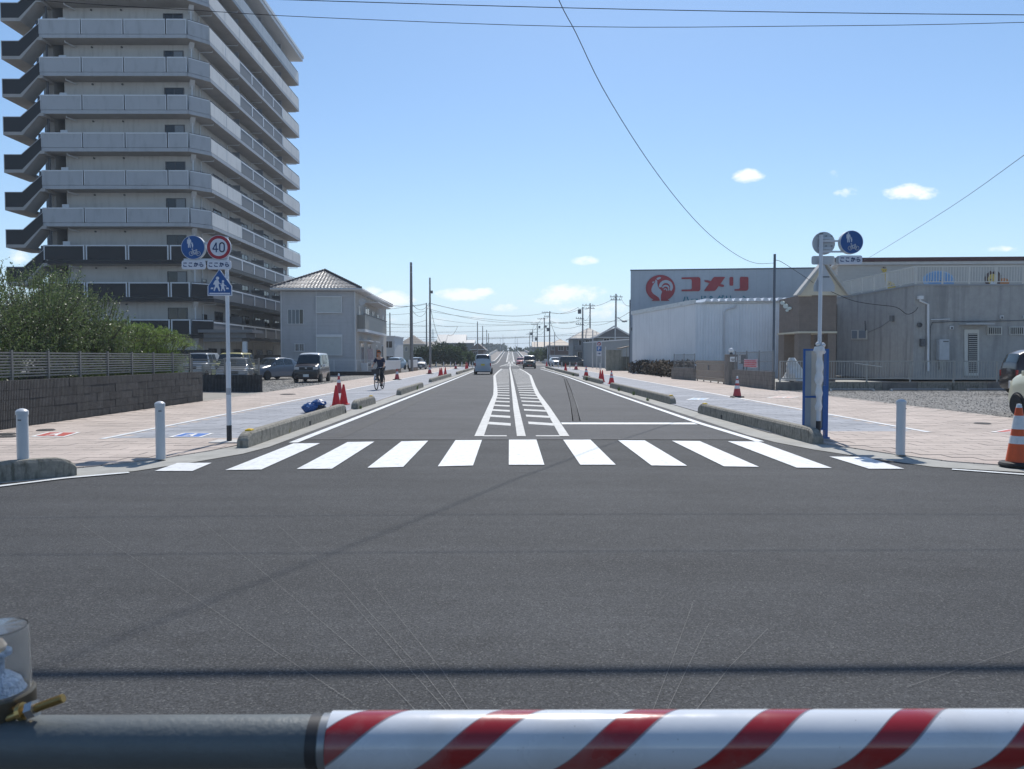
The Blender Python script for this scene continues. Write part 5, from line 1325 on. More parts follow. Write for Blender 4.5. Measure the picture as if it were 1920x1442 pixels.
def shrub(name, label, cat, base, lobes, nleaf, leaf, m, group=None, shoots=0, droop=0.0, trunk=None, aspect=.42, upright=.0):
    """lobes: (cx, cy, cz, rx, ry, rz). Leaves sit on twigs that run from the lobe's heart outwards; shoots stick out past the outline"""
    t = thing(name, base, label, cat, group); g = MB(); wd = MB(); tot = sum(q[3] * q[5] for q in lobes)
    V, Fc = [], []
    def leafat(p, d, s):
        a = Vector((R.gauss(0, 1), R.gauss(0, 1), R.gauss(0, 1))); d1 = (d * 1.1 + a * .7); d1.normalize(); sd = d1.cross(Vector((R.gauss(0, 1), R.gauss(0, 1), R.gauss(0, 1)))); 
        if sd.length < 1e-3: return
        sd.normalize(); s *= R.uniform(.6, 1.35); k = len(V)
        V.extend([p, p + d1 * s * .5 + sd * s * aspect * .5, p + d1 * s, p + d1 * s * .5 - sd * s * aspect * .5]); Fc.append((k, k + 1, k + 2, k + 3))
    for (cx, cy, cz, rx, ry, rz) in lobes:
        c = Vector((cx, cy, cz)); n = int(nleaf * rx * rz / tot); per = 26
        for i in range(n // per):
            z = R.uniform(-.8, 1); a = R.uniform(0, 2 * pi); rr = sqrt(max(0, 1 - z * z)); dirn = Vector((rr * cos(a), rr * sin(a), z))
            ex = R.uniform(.55, 1.0) * (1 + .16 * sin(3 * a + cx * 5) * rr)
            tip = c + Vector((dirn.x * rx, dirn.y * ry, dirn.z * rz)) * ex
            root = c + (tip - c) * R.uniform(.3, .6) + Vector((0, 0, -.2 * rz))
            gd = (tip - root); gd.z += upright * gd.length; tip = root + gd
            if R.random() < .3: wd.tube(root, tip, .012, .003, 4, False)
            for j in range(per):
                s_ = R.random() ** .7; p = root.lerp(tip, s_) + Vector((R.gauss(0, .05), R.gauss(0, .05), R.gauss(0, .05) - droop * s_ * s_ * .5))
                leafat(p, gd.normalized() * .6 + Vector((0, 0, -droop)), leaf)
    for i in range(shoots):
        cx, cy, cz, rx, ry, rz = R.choice(lobes); a = R.uniform(0, 2 * pi); z = R.uniform(.3, 1); rr = sqrt(1 - z * z)
        p0 = Vector((cx + rx * rr * cos(a) * .85, cy + ry * rr * sin(a) * .85, cz + rz * z * .85)); ln = R.uniform(.25, .75) * (1 + droop * .6)
        dr = Vector((rr * cos(a) * .5 + R.gauss(0, .12), rr * sin(a) * .5 + R.gauss(0, .12), 1 - droop * .2)).normalized()
        pts = [p0 + dr * ln * k_ / 5 + Vector((dr.x * .3, dr.y * .3, -1)) * droop * (ln * k_ / 5) ** 2 * 1.1 for k_ in range(6)]
        wd.path(pts, lambda q: .007 * (1 - q) + .002, 3)
        for k_ in range(26):
            q = R.random() * 4.99; i0 = int(q); p = pts[i0].lerp(pts[i0 + 1], q - i0); leafat(p, (pts[i0 + 1] - pts[i0]).normalized(), leaf * .9)
    me = bpy.data.meshes.new('foliage'); o0 = Vector(base); me.from_pydata([tuple(p - o0) for p in V], [], Fc); me.materials.append(m); me.update()
    o = bpy.data.objects.new('foliage', me); COL.objects.link(o); o.parent = t
    for (x0, y0, x1, y1, z1, r0) in (trunk or []): wd.path([(x0, y0, base[2]), ((x0 * .6 + x1 * .4), (y0 * .6 + y1 * .4), base[2] + (z1 - base[2]) * .5), (x1, y1, z1)], lambda q: r0 * (1 - q * .75), 6)
    tag(wd.build('branches', M_bark, t, fix=False), kind='stuff'); return t
shrub('large_bush', 'big olive-green bush with pale glinting leaves behind the fence at the left edge', 'bush', (-14, 19.5, .0),
      [(-12.6, 17.2, 2.3, 1.4, 1.6, 1.5), (-14.3, 18.4, 2.6, 1.9, 1.7, 1.6), (-12.3, 19.6, 2.3, 1.4, 1.6, 1.4), (-13.4, 21.5, 2.4, 1.7, 1.6, 1.6), (-16.6, 20.6, 2.5, 2.0, 1.8, 1.7), (-12.3, 22.0, 2.0, 1.1, 1.2, 1.3), (-11.9, 16.0, 1.7, .9, 1.2, .8), (-14.5, 16.2, 2.3, 1.7, 1.2, 1.5), (-12.0, 18.4, 1.5, .9, 1.4, .8), (-11.8, 20.5, 1.2, .7, 1.8, .7), (-11.7, 16.5, 1.1, .6, 1.6, .7), (-11.8, 22.6, 1.3, .6, 1.2, .8)],
      140000, .063, M_leaf1, shoots=520, trunk=[(-14, 18.5, -13.2, 17.5, 2.5, .08), (-13.8, 19.5, -14.6, 18.6, 3.0, .09), (-14.2, 20, -13.4, 21.4, 2.4, .07)], upright=.25)
shrub('feathery_bush', 'yellowish dry feathery bush behind the fence, between the green ones', 'bush', (-12.4, 23.0, 0),
      [(-12.5, 23.0, 1.5, .75, .7, .85), (-13.0, 22.6, 1.7, .7, .7, .75)], 7000, .09, M_leaf3, shoots=110, droop=.5, aspect=.14, upright=.3)
shrub('feathery_bush', 'fresh green feathery bush drooping over the fence, middle one', 'bush', (-12.4, 24.2, 0),
      [(-12.1, 24.0, 1.55, .85, .7, .9), (-12.9, 24.3, 1.75, .9, .7, .85)], 13000, .10, M_leaf2, shoots=230, droop=.75, aspect=.12, upright=.3)
shrub('feathery_bush', 'green feathery bush hanging over the end of the fence beside the drive', 'bush', (-11.9, 25.3, 0),
      [(-11.5, 24.9, 1.45, .75, .5, .85), (-12.3, 25.3, 1.65, .9, .6, .85)], 13000, .10, M_leaf2, shoots=230, droop=.8, aspect=.12, upright=.3)
def weed(p, h, label, m=None, n=24, z=.01, dry=False):
    t = thing('weed', (p.x, p.y, z), label, 'weed', None); g = MB()
    for i in range(n):
        a = R.uniform(0, 2 * pi); l_ = h * R.uniform(.5, 1.1); sp_ = R.uniform(.15, .8)
        q = [Vector((p.x + R.gauss(0, h * .15), p.y + R.gauss(0, h * .25), z))]
        for k_ in (1, 2): q.append(q[0] + Vector((cos(a) * sp_ * l_ * k_ / 2, sin(a) * sp_ * l_ * k_ / 2, l_ * (k_ / 2) * (1 - .25 * sp_ * k_ / 2))))
        s = Vector((-sin(a), cos(a), 0)) * h * .05
        g.add([q[0] - s, q[0] + s, q[1] + s, q[1] - s, q[2]], [(0, 1, 2, 3), (3, 2, 4)])
    g.build('leaves', m or M_leaf5, t, fix=False)
    g = MB(); g.tube((p.x, p.y, z), (p.x + R.gauss(0, .01), p.y, z + h * 1.2), .004, .002, 4); g.build('stem', M_bark, t)
for (x, y, h, lab, m) in ((539, 813, .14, 'yellow-green weed at the foot of the longest left kerb block', M_leaf3), (553, 806, .16, 'fuller weed just beyond the first one at the longest kerb block', M_leaf5), (606, 788, .13, 'weed clump near the far end of the longest left kerb block', M_leaf5),
                          (676, 767, .12, 'weed at the end of the short left kerb block beyond the cones', M_leaf5), (780, 731, .25, 'green weeds along the third left kerb block', M_leaf5), (231, 770, .28, 'thin weed growing at the foot of the long ribbed wall', M_leaf3), (1188, 741, .2, 'green weed at the long right kerb block', M_leaf5),
                          (1160, 733, .22, 'weed near the striped cone at the right kerb block', M_leaf5), (1215, 752, .14, 'small weed at the near end of the long right kerb block', M_leaf5), (1100, 714, .35, 'mossy weed at the right kerb between the cones', M_leaf5), (1075, 705, .3, 'weed tuft far along the right kerb', M_leaf5), (1440, 800, .08, 'tiny weed at the joint of the nearest right kerb block', M_leaf3)):
    weed(gp(x, y), h, lab, m)

# ------------------------------------------------------------------ bollards
M_boll = mat('bollard_grey', (.50, .53, .56), .38, var=.03, scale=3, stain=.15, coat=.2)
def bollard():
    t = thing('bollard', (0, 0, 0), '', 'bollard', 'white steel bollards at the crossing')
    g = MB(); g.lathe((0, 0, 0), [(.066, 0), (.066, .79)], 24); g.build('tube', M_boll, t, smooth=True)
    g = MB(); g.lathe((0, 0, .775), [(.066, -.002), (.073, 0), (.073, .045), (.068, .05), (.05, .067), (.02, .078), (.001, .08)], 24); g.build('cap', M_boll, t, smooth=True)
    g = MB(); g.box(-.012, .03, -.0685, -.0665, .705, .72); g.build('mark', M_arail, t)
    g = MB(); g.lathe((0, 0, 0), [(.075, 0), (.075, .006), (.066, .008)], 20); g.build('collar', M_conc, t)
    return t
bt = bollard(); bt['label'] = 'grey-white bollard at the left edge behind the rounded kerb'; bt.location = (-6.12, 9.35, ZW + .004)
T = tree(bt)
q = gp(301.5, 864.5); copythink(T, (q.x, q.y, ZW + .004), .3, 'grey-white bollard nearest the left sign pole')
q = gp(1688, 856); copythink(T, (q.x, q.y, ZW + .004), .8, 'single grey-white bollard on the right-hand pavement corner')

# ------------------------------------------------------------------ traffic cones
M_cred = mat('cone_red', (.62, .022, .025), .45, var=.05, scale=8, stain=.1, stainscale=(6, 6, 6))
M_cred2 = mat('cone_red_faded', (.42, .05, .06), .6, var=.15, scale=12, stain=.5, stainscale=(9, 9, 4), staincol=(.25, .10, .10))
M_cor = mat('cone_orange', (.62, .085, .015), .45, var=.1, scale=8, stain=.3, stainscale=(9, 9, 3), staincol=(.38, .06, .02))
M_cwh = mat('cone_band', (.62, .63, .65), .4, var=.06, scale=20, stain=.35, stainscale=(12, 12, 5), staincol=(.35, .35, .36))
def cone(label, p, h=.7, r=.15, rt=.028, body=M_cred, bands=(), base='square', top=None, z=ZW + .006, rz=None, group='traffic cones', tilt=0):
    t = thing('traffic_cone', (p.x, p.y, z), label, 'cone', group)
    rad = lambda f: r + (rt - r) * f
    b0 = .03
    g = MB(); g.lathe((p.x, p.y, z), [(r, b0), (r * .995, b0 + .005)] + [(rad(f), b0 + (h - b0) * f) for f in (.25, .5, .75, 1)] + [(rt * .6, h + .006)], 20); g.build('body', body, t, smooth=True)
    for a, b in bands:
        g = MB(); g.lathe((p.x, p.y, z), [(rad(a) + .0005, b0 + (h - b0) * a), (rad(a) + .0028, b0 + (h - b0) * a + .002), (rad(b) + .0028, b0 + (h - b0) * b - .002), (rad(b) + .0005, b0 + (h - b0) * b)], 20); g.build('band', M_cwh, t, smooth=True)
    if base == 'square':
        g = MB(); g.obox((p.x, p.y, z + .018), (r * 2.3, r * 2.3, .036), rz if rz is not None else R.uniform(-.3, .3)); g.build('base', body if body is not M_cor else M_black, t, bevel=.01)
    elif base == 'black':
        g = MB(); g.lathe((p.x, p.y, z), [(r * 1.75, 0), (r * 1.75, .03), (r * 1.5, .05), (r * 1.02, .055)], 8); g.build('base', M_black, t)
    elif base == 'round':
        g = MB(); g.lathe((p.x, p.y, z), [(r * 1.5, 0), (r * 1.55, .02), (r * 1.45, .045), (r * 1.0, .06)], 28); g.build('base', M_black, t, smooth=True)
    if top: 
        g = MB(); g.lathe((p.x, p.y, z + h), [(.036, -.055), (.036, .02), (.03, .03), (.03, .05), (.001, .055)], 14); g.build('cap', top, t, smooth=True)
    if tilt: t.rotation_euler = (tilt, 0, 0)
    return t
M_foil = mat('cap_silver', (.62, .62, .63), .35, .5, var=.1, scale=30)
cone('plain bright red cone beside the kerb, left one of the close pair', gp(630.5, 764), .64, .135)
cone('plain bright red cone beside the kerb, right one of the close pair', gp(644.5, 760.5), .64, .135)
cone('dusty dark red cone with a pale cap behind the bright pair', gp(635.5, 738.5), .77, .14, body=M_cred2, bands=((.55, .72),), top=M_foil)
cone('faded red cone with black foot on the white line, just right of the cyclist', gp(744.5, 713), .72, .17, body=M_cred2, bands=((.5, .75),), base='black')
cone('red cone with pale band at the foot of the tall left utility pole', gp(805.7, 701.8), .75, .2, body=M_cred2, bands=((.5, .78),), base='black')
cone('plain red cone, left one of the second pair by the left kerb', gp(825, 706.6), .68, .15)
cone('plain red cone close behind, overlapping the left one of the second pair', gp(828, 705.2), .66, .13)
cone('plain red cone, right one of the second pair by the left kerb', gp(835, 703.2), .66, .14)
cone('far banded red cone on the left pavement before the dark trees', gp(854.5, 692.4), .75, .2, body=M_cred2, bands=((.5, .75),), base='black')
cone('far plain red cone by the left kerb, left of the white van', gp(874, 693.6), .95, .16)
cone('second far plain red cone close beside the one left of the white van', gp(876.6, 692.8), .8, .15)
cone('banded red cone standing nearest at the end of the long right kerb block', gp(1146.5, 721), .74, .17, bands=((.45, .62), (.72, .88)))
cone('plain red cone right one of the touching pair by the right kerb', gp(1129.5, 717.3), .72, .14)
cone('plain red cone left one of the touching pair by the right kerb', gp(1125.5, 716.2), .72, .13)
cone('banded red cone by the right kerb left of the touching pair', gp(1099, 706.5), .8, .19, bands=((.4, .6), (.7, .86)), base='black')
cone('leaning plain red cone far along the right kerb', gp(1060.5, 697.2), .85, .2, tilt=-.12)
cone('far banded cone with dark foot on the right pavement before the black car', gp(1080, 694), .85, .24, body=M_cred2, bands=((.5, .75),), base='black')
cone('farthest red cone by the right kerb near the guard posts', gp(1025, 689.2), .9, .2)
cone('dusty red cone with worn pale bands by the low block wall on the right', gp(1382, 746.5), .74, .155, body=M_cred2, bands=((.42, .58), (.7, .86)), base='black', top=M_foil)
q = gp(1908, 877)
cone('large orange cone with two white bands and a clear cap at the right edge', q, .80, .15, .04, body=M_cor, bands=((.36, .50), (.62, .86)), base='round', top=mat('clear_cap', (.6, .62, .64), .15, var=.1, scale=60, spec=.8))

# ------------------------------------------------------------------ signs
M_sblue = mat('sign_blue', (.010, .075, .26), .4, var=.02)
M_swhite = mat('sign_white', (.56, .60, .68), .45, var=.02)
M_sred = mat('sign_ring_red', (.30, .018, .035), .4, var=.02)
M_navy = mat('sign_navy', (.015, .05, .16), .45)
M_sback = mat('sign_back', (.46, .49, .52), .5, .2, var=.05)
M_post = mat('post_white', (.55, .59, .64), .4, var=.04, stain=.1)
def plate(name, P, Y, th, m, parent):
    g = MB(); g.slabp([(x, Y, z) for x, z in P], (0, th, 0)); return g.build(name, m, parent)
def figure(pts_list, Y, m, parent, name, f):
    for P in pts_list: plate(name, [f(x, y) for x, y in P], Y, .002, m, parent)
def strokes(name, lines, Y, w, m, parent, f, n=6):
    g = MB()
    for P in lines:
        P = [Vector(f(x, y)) for x, y in P]
        for a, b in zip(P, P[1:]):
            d = (b - a).normalized(); nr = Vector((-d.y, d.x)) * w / 2; e = d * w * .25
            q = [a + nr - e, a - nr - e, b - nr + e, b + nr + e]; g.slabp([(v.x, Y, v.y) for v in q], (0, .002, 0))
    return g.build(name, m, parent)
def circpts(cx, cy, r, n=18): return [(cx + r * cos(2 * pi * i / n), cy + r * sin(2 * pi * i / n)) for i in range(n + 1)]
def bluesign(parent, c, r, thick):
    Y = c[1]; cx, cz = c[0], c[2]
    plate('can', disc(cx, cz, r, n=40), Y + .004, thick, M_sback, parent)
    rim = plate('rim', disc(cx, cz, r * .99, n=40), Y, .0035, M_swhite, parent)
    plate('blue_face', disc(cx, cz, r * .955, n=40), Y - .002, .002, M_sblue, rim)
    f = lambda x, y: (cx + (x - 460) / 250 * r, cz - (y - 372) / 250 * r)
    figure([[(x, y) for x, y in circpts(383, 182, 17)][:-1], [(354, 204), (410, 204), (410, 300), (358, 300)], [(410, 204), (422, 214), (438, 292), (428, 296), (408, 240)], [(354, 204), (358, 240), (354, 294), (343, 292), (342, 214)], [(360, 300), (384, 300), (382, 378), (363, 378)], [(386, 300), (410, 300), (416, 376), (398, 378)],
            [(x, y) for x, y in circpts(452, 282, 10)][:-1], [(440, 296), (464, 296), (468, 338), (438, 338)], [(442, 338), (464, 338), (463, 374), (444, 374)], [(440, 296), (440, 312), (420, 290), (424, 284)]], Y - .0045, M_swhite, rim, 'figure', f)
    strokes('bicycle', [circpts(425, 500, 42), circpts(572, 500, 42), [(425, 500), (455, 440), (535, 438), (500, 512), (425, 500)], [(572, 500), (535, 438), (545, 418), (520, 420)], [(500, 512), (448, 420), (432, 408), (462, 404)], [(500, 512), (572, 500)]], Y - .0045, .012 * r / .21, M_swhite, rim, f)
def kokokara(parent, cx, cz, w, h, Y):
    pl = plate('plate', rectpts(cx, cz, w, h, h * .25), Y, .02, M_swhite, parent)
    u_ = w / 490
    f = lambda x, y: (cx + (x - 475) * u_, cz - (y - 735) * u_)
    S_ = [[(272, 700), (330, 697), (322, 706)], [(268, 740), (276, 766), (330, 770)], [(384, 700), (442, 697), (434, 706)], [(380, 740), (388, 766), (442, 770)],
          [(490, 712), (540, 706), (538, 740), (528, 768), (512, 764)], [(512, 690), (506, 730), (488, 772)], [(552, 702), (570, 744)],
          [(612, 692), (650, 700)], [(610, 716), (606, 748), (640, 730), (668, 736), (672, 756), (650, 770), (616, 772)]]
    strokes('lettering', S_, Y - .0025, 17 * u_, M_navy, pl, f)
def box_back(parent, cx, cz, w, Y):
    for dx in (-.3, .1): 
        g = MB(); g.box(cx + dx * w, cx + dx * w + .02, Y + .02, Y + .04, cz - .01, cz + .01); g.build('bolt', M_steel, parent)
# left pole
SP = gp(430, 831); SY = SP.y
ls = thing('sign_post', (SP.x, SY, ZW), 'white sign pole on the left with blue cycle sign, 40 limit and crossing triangle', 'sign')
top = at(424.5, 444, SY)
g = MB(); g.tube((SP.x, SY, .3), (SP.x, SY, 1.42), .042, n=20); g.tube((SP.x, SY, 1.42), (SP.x, SY, 1.45), .042, .033, 20); g.tube((SP.x, SY, 1.45), (SP.x, SY, top.z), .033, n=20); g.build('pole', M_post, ls, smooth=True)
g = MB(); g.tube((SP.x, SY, ZW), (SP.x, SY, .32), .044, n=20); g.build('pole_foot', mat('foot_sleeve', (.03, .032, .038), .6), ls, smooth=True)
g = MB(); g.tube((SP.x, SY, .86), (SP.x, SY, .98), .0435, n=20); g.build('grey_band', mat('band_grey', (.33, .36, .40), .5), ls, smooth=True)
g = MB(); g.tube((SP.x, SY, top.z), (SP.x, SY, top.z + .015), .036, n=16); g.build('pole_cap', M_arail, ls)
FY = SY - .075
c40 = at(410.2, 463.8, FY); r40 = 22.6 / F * FY
plate('can', disc(c40.x, c40.z, r40, n=40), FY + .004, .03, M_sback, ls)
rim = plate('red_ring', disc(c40.x, c40.z, r40, n=40), FY, .0035, M_swhite, ls)
plate('red_face', disc(c40.x, c40.z, r40 * .965, n=40), FY - .002, .002, M_sred, rim)
plate('white_face', disc(c40.x, c40.z, r40 * .715, n=40), FY - .004, .002, M_swhite, rim)
ff = lambda x, y: (c40.x + (x - 1000) / 250 * r40, c40.z - (y - 375) / 250 * r40)
strokes('numeral', [[(950, 470), (950, 285), (880, 415), (988, 415)]], FY - .0065, 24 / 250 * r40, M_navy, rim, ff)
strokes('numeral', [[(1068 + 48 * cos(t) , 375 + (52 * sin(t) + (40 if sin(t) > 0 else -40) * min(1, abs(sin(t)) * 3))) for t in [2 * pi * i / 24 for i in range(25)]]], FY - .0065, 24 / 250 * r40, M_navy, rim, ff)
cb = at(361.7, 464, FY); bluesign(ls, (cb.x, FY, cb.z), r40 * .99, .07)
for px_, dx in ((362.8, 0), (410.8, 0)):
    c = at(px_, 496.6, FY); kokokara(ls, c.x, c.z, .415, .155, FY)
g = MB()
for y in (456, 487): c = at(380, y, SY - .03); g.box(at(345, y, SY - .03).x, SP.x + .03, SY - .045, SY - .02, c.z - .018, c.z + .018)
g.build('bracket', M_post, ls)
def home(cx_px, Y, parent, m1, m2, back=False):
    P = [at(x, y, Y) for x, y in cx_px]; P2 = [(p.x, p.z) for p in P]
    cxm = sum(p[0] for p in P2) / len(P2); czm = sum(p[1] for p in P2) / len(P2)
    o = plate('crossing_sign', P2, Y, .012, m1, parent)
    if m2: plate('blue_face', [(cxm + (x - cxm) * .93, czm + (z - czm) * .93) for x, z in P2], Y - .002, .002, m2, o)
    return o
tri = [(412, 504.6), (435, 537), (435, 554.6), (389.2, 554.6), (389.2, 537), (410.6, 504.6)]
o = home(tri, FY, ls, M_swhite, M_sblue)
f6 = lambda x, y: (lambda p: (p.x, p.z))(at(320 + x / 11.09, 430 + y / 11.09, FY))
figure([[(x, y) for x, y in circpts(975, 1018, 34)][:-1], [(935, 1055), (975, 1048), (1000, 1068), (1008, 1110), (1048, 1130), (1044, 1142), (1004, 1130), (996, 1160), (1012, 1210), (1032, 1284), (1004, 1288), (984, 1236), (962, 1200), (935, 1230), (916, 1286), (896, 1278), (904, 1226), (926, 1176), (920, 1150), (894, 1150), (888, 1138), (906, 1096)],
        [(x, y) for x, y in circpts(1090, 1080, 24)][:-1], [(1066, 1108), (1104, 1108), (1116, 1150), (1166, 1182), (1160, 1192), (1116, 1170), (1112, 1196), (1136, 1282), (1114, 1290), (1094, 1236), (1078, 1236), (1070, 1284), (1048, 1284), (1058, 1230), (1054, 1180), (1030, 1152), (1036, 1146), (1056, 1160)],
        [(808, 1322), (1238, 1322), (1238, 1352), (806, 1352)], [(846, 1212), (892, 1212), (880, 1244), (830, 1244)], [(1146, 1212), (1196, 1212), (1214, 1244), (1160, 1244)]], FY - .0045, M_swhite, o, 'figure', f6)
# right pole
RP = gp(1534, 826); RY = RP.y
rs = thing('sign_post', (RP.x, RY, ZW), 'white sign pole on the right, wrapped in pale film, most plates seen from behind', 'sign')
top = at(1536.5, 440, RY)
g = MB(); g.tube((RP.x, RY, .3), (RP.x, RY, 1.72), .038, n=20); g.tube((RP.x, RY, 1.72), (RP.x, RY, top.z), .034, n=20); g.build('pole', M_post, rs, smooth=True)
g = MB(); g.tube((RP.x, RY, ZW), (RP.x, RY, .36), .043, n=20); g.build('pole_foot', MATS['foot_sleeve'], rs, smooth=True)
g = MB(); g.tube((RP.x, RY, top.z), (RP.x, RY, top.z + .02), .037, n=16); g.build('pole_cap', M_arail, rs)
BYk = RY + .06
c = at(1544.5, 456.2, BYk); r_ = 21.3 / F * BYk
plate('sign_back', disc(c.x, c.z, r_, n=40), BYk, .012, M_sback, rs)
for dz in (-.09, .09):
    plate('mounting_rail', [(c.x - .11, c.z + dz - .02), (c.x + .13, c.z + dz - .02), (c.x + .13, c.z + dz + .02), (c.x - .11, c.z + dz + .02)], BYk - .02, .018, M_post, rs)
    for dx in (.02, .12): g = MB(); g.box(c.x + dx, c.x + dx + .03, BYk - .026, BYk - .021, c.z + dz + .03, c.z + dz + .045); g.build('bolt', M_arail, rs)
cb = at(1597, 454, RY - .06); bluesign(rs, (cb.x, RY - .06, cb.z), 21.6 / F * RY, .09)
g = MB()
for y in (452, 472): a = at(1541, y, RY - .0); b = at(1590, y, RY); g.box(a.x, b.x, RY - .012, RY + .012, a.z - .016, a.z + .016)
g.build('bracket', M_post, rs)
c = at(1543.5, 488, BYk); plate('plate_back', rectpts(c.x, c.z, .42, .155, .035), BYk, .012, M_sback, rs)
c = at(1594.8, 487, RY - .06); kokokara(rs, c.x, c.z, .425, .155, RY - .06)
plate('plate_side', rectpts(c.x - .03, c.z, .42, .15, .035), RY - .03, .04, M_sback, rs)
home([(1545.5, 497), (1565, 535), (1565, 546.5), (1526, 546.5), (1526, 535), (1544, 497)], BYk, rs, M_sback, None)
c = at(1549, 519.3, BYk - .002); plate('maker_strip', [(c.x - .06, c.z - .009), (c.x + .06, c.z - .009), (c.x + .06, c.z + .009), (c.x - .06, c.z + .009)], BYk - .003, .003, M_arail, rs)
# film wrapped round the pole
g = MB(); vs = []; m_ = 16; nn_ = 14
z0_, z1_ = .55, 1.72
for j in range(m_):
    f_ = j / (m_ - 1); z = z0_ + (z1_ - z0_) * f_
    rr = .052 + .014 * sin(j * 1.9) + (.03 if f_ > .88 else 0) + (.012 if abs(f_ - .55) < .12 else 0)
    for i in range(nn_):
        a = 2 * pi * i / nn_; q = rr * (1 + .10 * sin(3 * a + j * .9) + R.uniform(-.05, .05)); vs.append((RP.x + q * cos(a), RY + q * sin(a), z + R.uniform(-.01, .01)))
g.add(vs, [(j * nn_ + i, j * nn_ + (i + 1) % nn_, (j + 1) * nn_ + (i + 1) % nn_, (j + 1) * nn_ + i) for j in range(m_ - 1) for i in range(nn_)])
g.build('film_wrap', mat('plastic_film', (.58, .60, .62), .3, var=.06, scale=14, spec=.6), rs, smooth=True)
g = MB()
for (x, y, z, r_) in ((.05, -.03, 1.74, .05), (-.04, -.03, 1.76, .045), (.07, -.02, 1.62, .04), (.0, -.05, 1.68, .05)):
    g.lathe((RP.x + x, RY + y, z), [(.01, -r_), (r_ * .8, -r_ * .5), (r_, 0), (r_ * .7, r_ * .6), (.01, r_)], 7)
g.build('film_knot', MATS['plastic_film'], rs)
# the blue framed board behind the pole
M_bfr = mat('frame_blue', (.012, .085, .30), .4, var=.05)
M_bbd = mat('board_back', (.42, .42, .39), .6, var=.06, stain=.3, stainscale=(2, 2, .4), staincol=(.30, .33, .36))
bs = thing('notice_board', (RP.x - .0, RY + .16, ZW), 'upright blue-framed notice board seen from behind, tied to the right sign pole', 'notice board')
BY = RY + .16; a = at(1507, 654, BY); b = at(1554, 824, BY); xl, xr = a.x, at(1554, 700, BY).x; zt_ = a.z; zb_ = at(1530, 806, BY).z
g = MB(); g.box(xl, xl + .035, BY, BY + .03, zb_, zt_); g.build('frame_post', M_bfr, bs)
g = MB(); g.box(xr - .045, xr, BY - .0, BY + .12, ZW, zt_); g.build('frame_post', M_bfr, bs)
g = MB(); g.box(xl, xl + .035, BY + .0, BY + .12, ZW, zb_); g.build('frame_post', M_bfr, bs)
for z in (zt_, zb_ + .03, (zt_ * .42 + zb_ * .58)): g = MB(); g.box(xl + .036, xr - .046, BY + .002, BY + .024, z - .035, z - .002); g.build('frame_rail', M_bfr, bs)
g = MB(); g.box(xl + .036, xr - .10, BY + .026, BY + .04, zb_ + .02, zt_ - .03); g.build('board', M_bbd, bs)
g = MB(); g.box(xl + .036, xl + .15, BY + .012, BY + .025, zb_ + .03, zt_ - .04); g.build('board_grey_strip', mat('board_blue_grey', (.24, .29, .34), .6, var=.1), bs)  # blue-grey strip down the left of the board
g = MB(); g.box(xr - .10, xr - .046, BY + .0, BY + .03, zb_, zt_ - .68); g.build('side_web', M_bfr, bs)
g = MB(); g.box(xl, xr, BY - .09, BY - .05, ZW, ZW + .03); g.box(xl, xr, BY + .13, BY + .17, ZW, ZW + .03); g.box(xl, xl + .04, BY - .05, BY + .13, ZW, ZW + .03); g.box(xr - .04, xr, BY - .05, BY + .13, ZW, ZW + .03); g.build('foot_frame', M_bfr, bs)
# blue bag by the kerb
q = gp(591, 776)
bg = thing('refuse_bag', (q.x, q.y, ZW), 'blue plastic bag half over a dark bin bag lying by the left kerb', 'bag')
def blob(name, c, rx, ry, rz, m, parent, n=26, k=18, amp=.13, seed=1):
    rr = random.Random(seed); vs = []; g = MB()
    for j in range(k + 1):
        ph = pi * j / k
        for i in range(n):
            a = 2 * pi * i / n; s = 1 + amp * (sin(3 * a + seed + 2 * ph) * .5 + sin(5 * a - 3 * ph + seed) * .35 + rr.uniform(-.45, .45))
            vs.append((c[0] + rx * s * sin(ph) * cos(a), c[1] + ry * s * sin(ph) * sin(a), c[2] + max(-rz, rz * s * cos(ph))))
    g.add(vs, [(j * n + i, j * n + (i + 1) % n, (j + 1) * n + (i + 1) % n, (j + 1) * n + i) for j in range(k) for i in range(n)]); return g.build(name, m, parent, smooth=False)
blob('blue_bag', (q.x - .08, q.y, ZW + .13), .27, .22, .15, mat('blue_plastic', (.008, .07, .24), .35, var=.15, scale=20, spec=.7), bg, seed=3)
blob('blue_top', (q.x + .08, q.y + .04, ZW + .25), .2, .16, .11, MATS['blue_plastic'], bg, seed=5)
blob('dark_bag', (q.x + .12, q.y - .02, ZW + .12), .2, .16, .12, mat('black_plastic', (.012, .012, .016), .25, spec=.7), bg, seed=8)
# ------------------------------------------------------------------ vehicles
def paint(name, c, rough=.28, metal=.0): return mat(name, c, rough, metal, var=.02, coat=.6, spec=.5)
M_tyre = mat('tyre', (.018, .018, .019), .8, var=.2, scale=20)
M_rim = mat('rim_silver', (.42, .43, .45), .3, .7, var=.05)
M_lamp = mat('lamp_clear', (.55, .57, .60), .12, .3, spec=.9)
M_lampr = mat('lamp_red', (.40, .02, .02), .2, spec=.7)
M_plast = mat('dark_plastic', (.025, .025, .028), .6)
M_cglass = mat('car_glass', (.02, .028, .034), .05, spec=.8)
M_plate = mat('plate_white', (.60, .62, .60), .5)
M_plateY = mat('plate_yellow', (.55, .45, .05), .5)
BOX = [(0, .30, .60, .62), (.006, .24, .78, .86), (.02, .22, .90, .99), (.10, .20, .98, 1.07), (.15, .19, 1.0, 1.12), (.255, .19, 1.0, 1.62), (.30, .19, 1.0, 1.72), (.36, .19, 1.0, 1.765), (.6, .19, 1.0, 1.775), (.92, .2, 1.0, 1.76), (.965, .22, 1.0, 1.70), (.99, .24, 1.0, 1.45), (1.0, .3, .95, 1.05)]
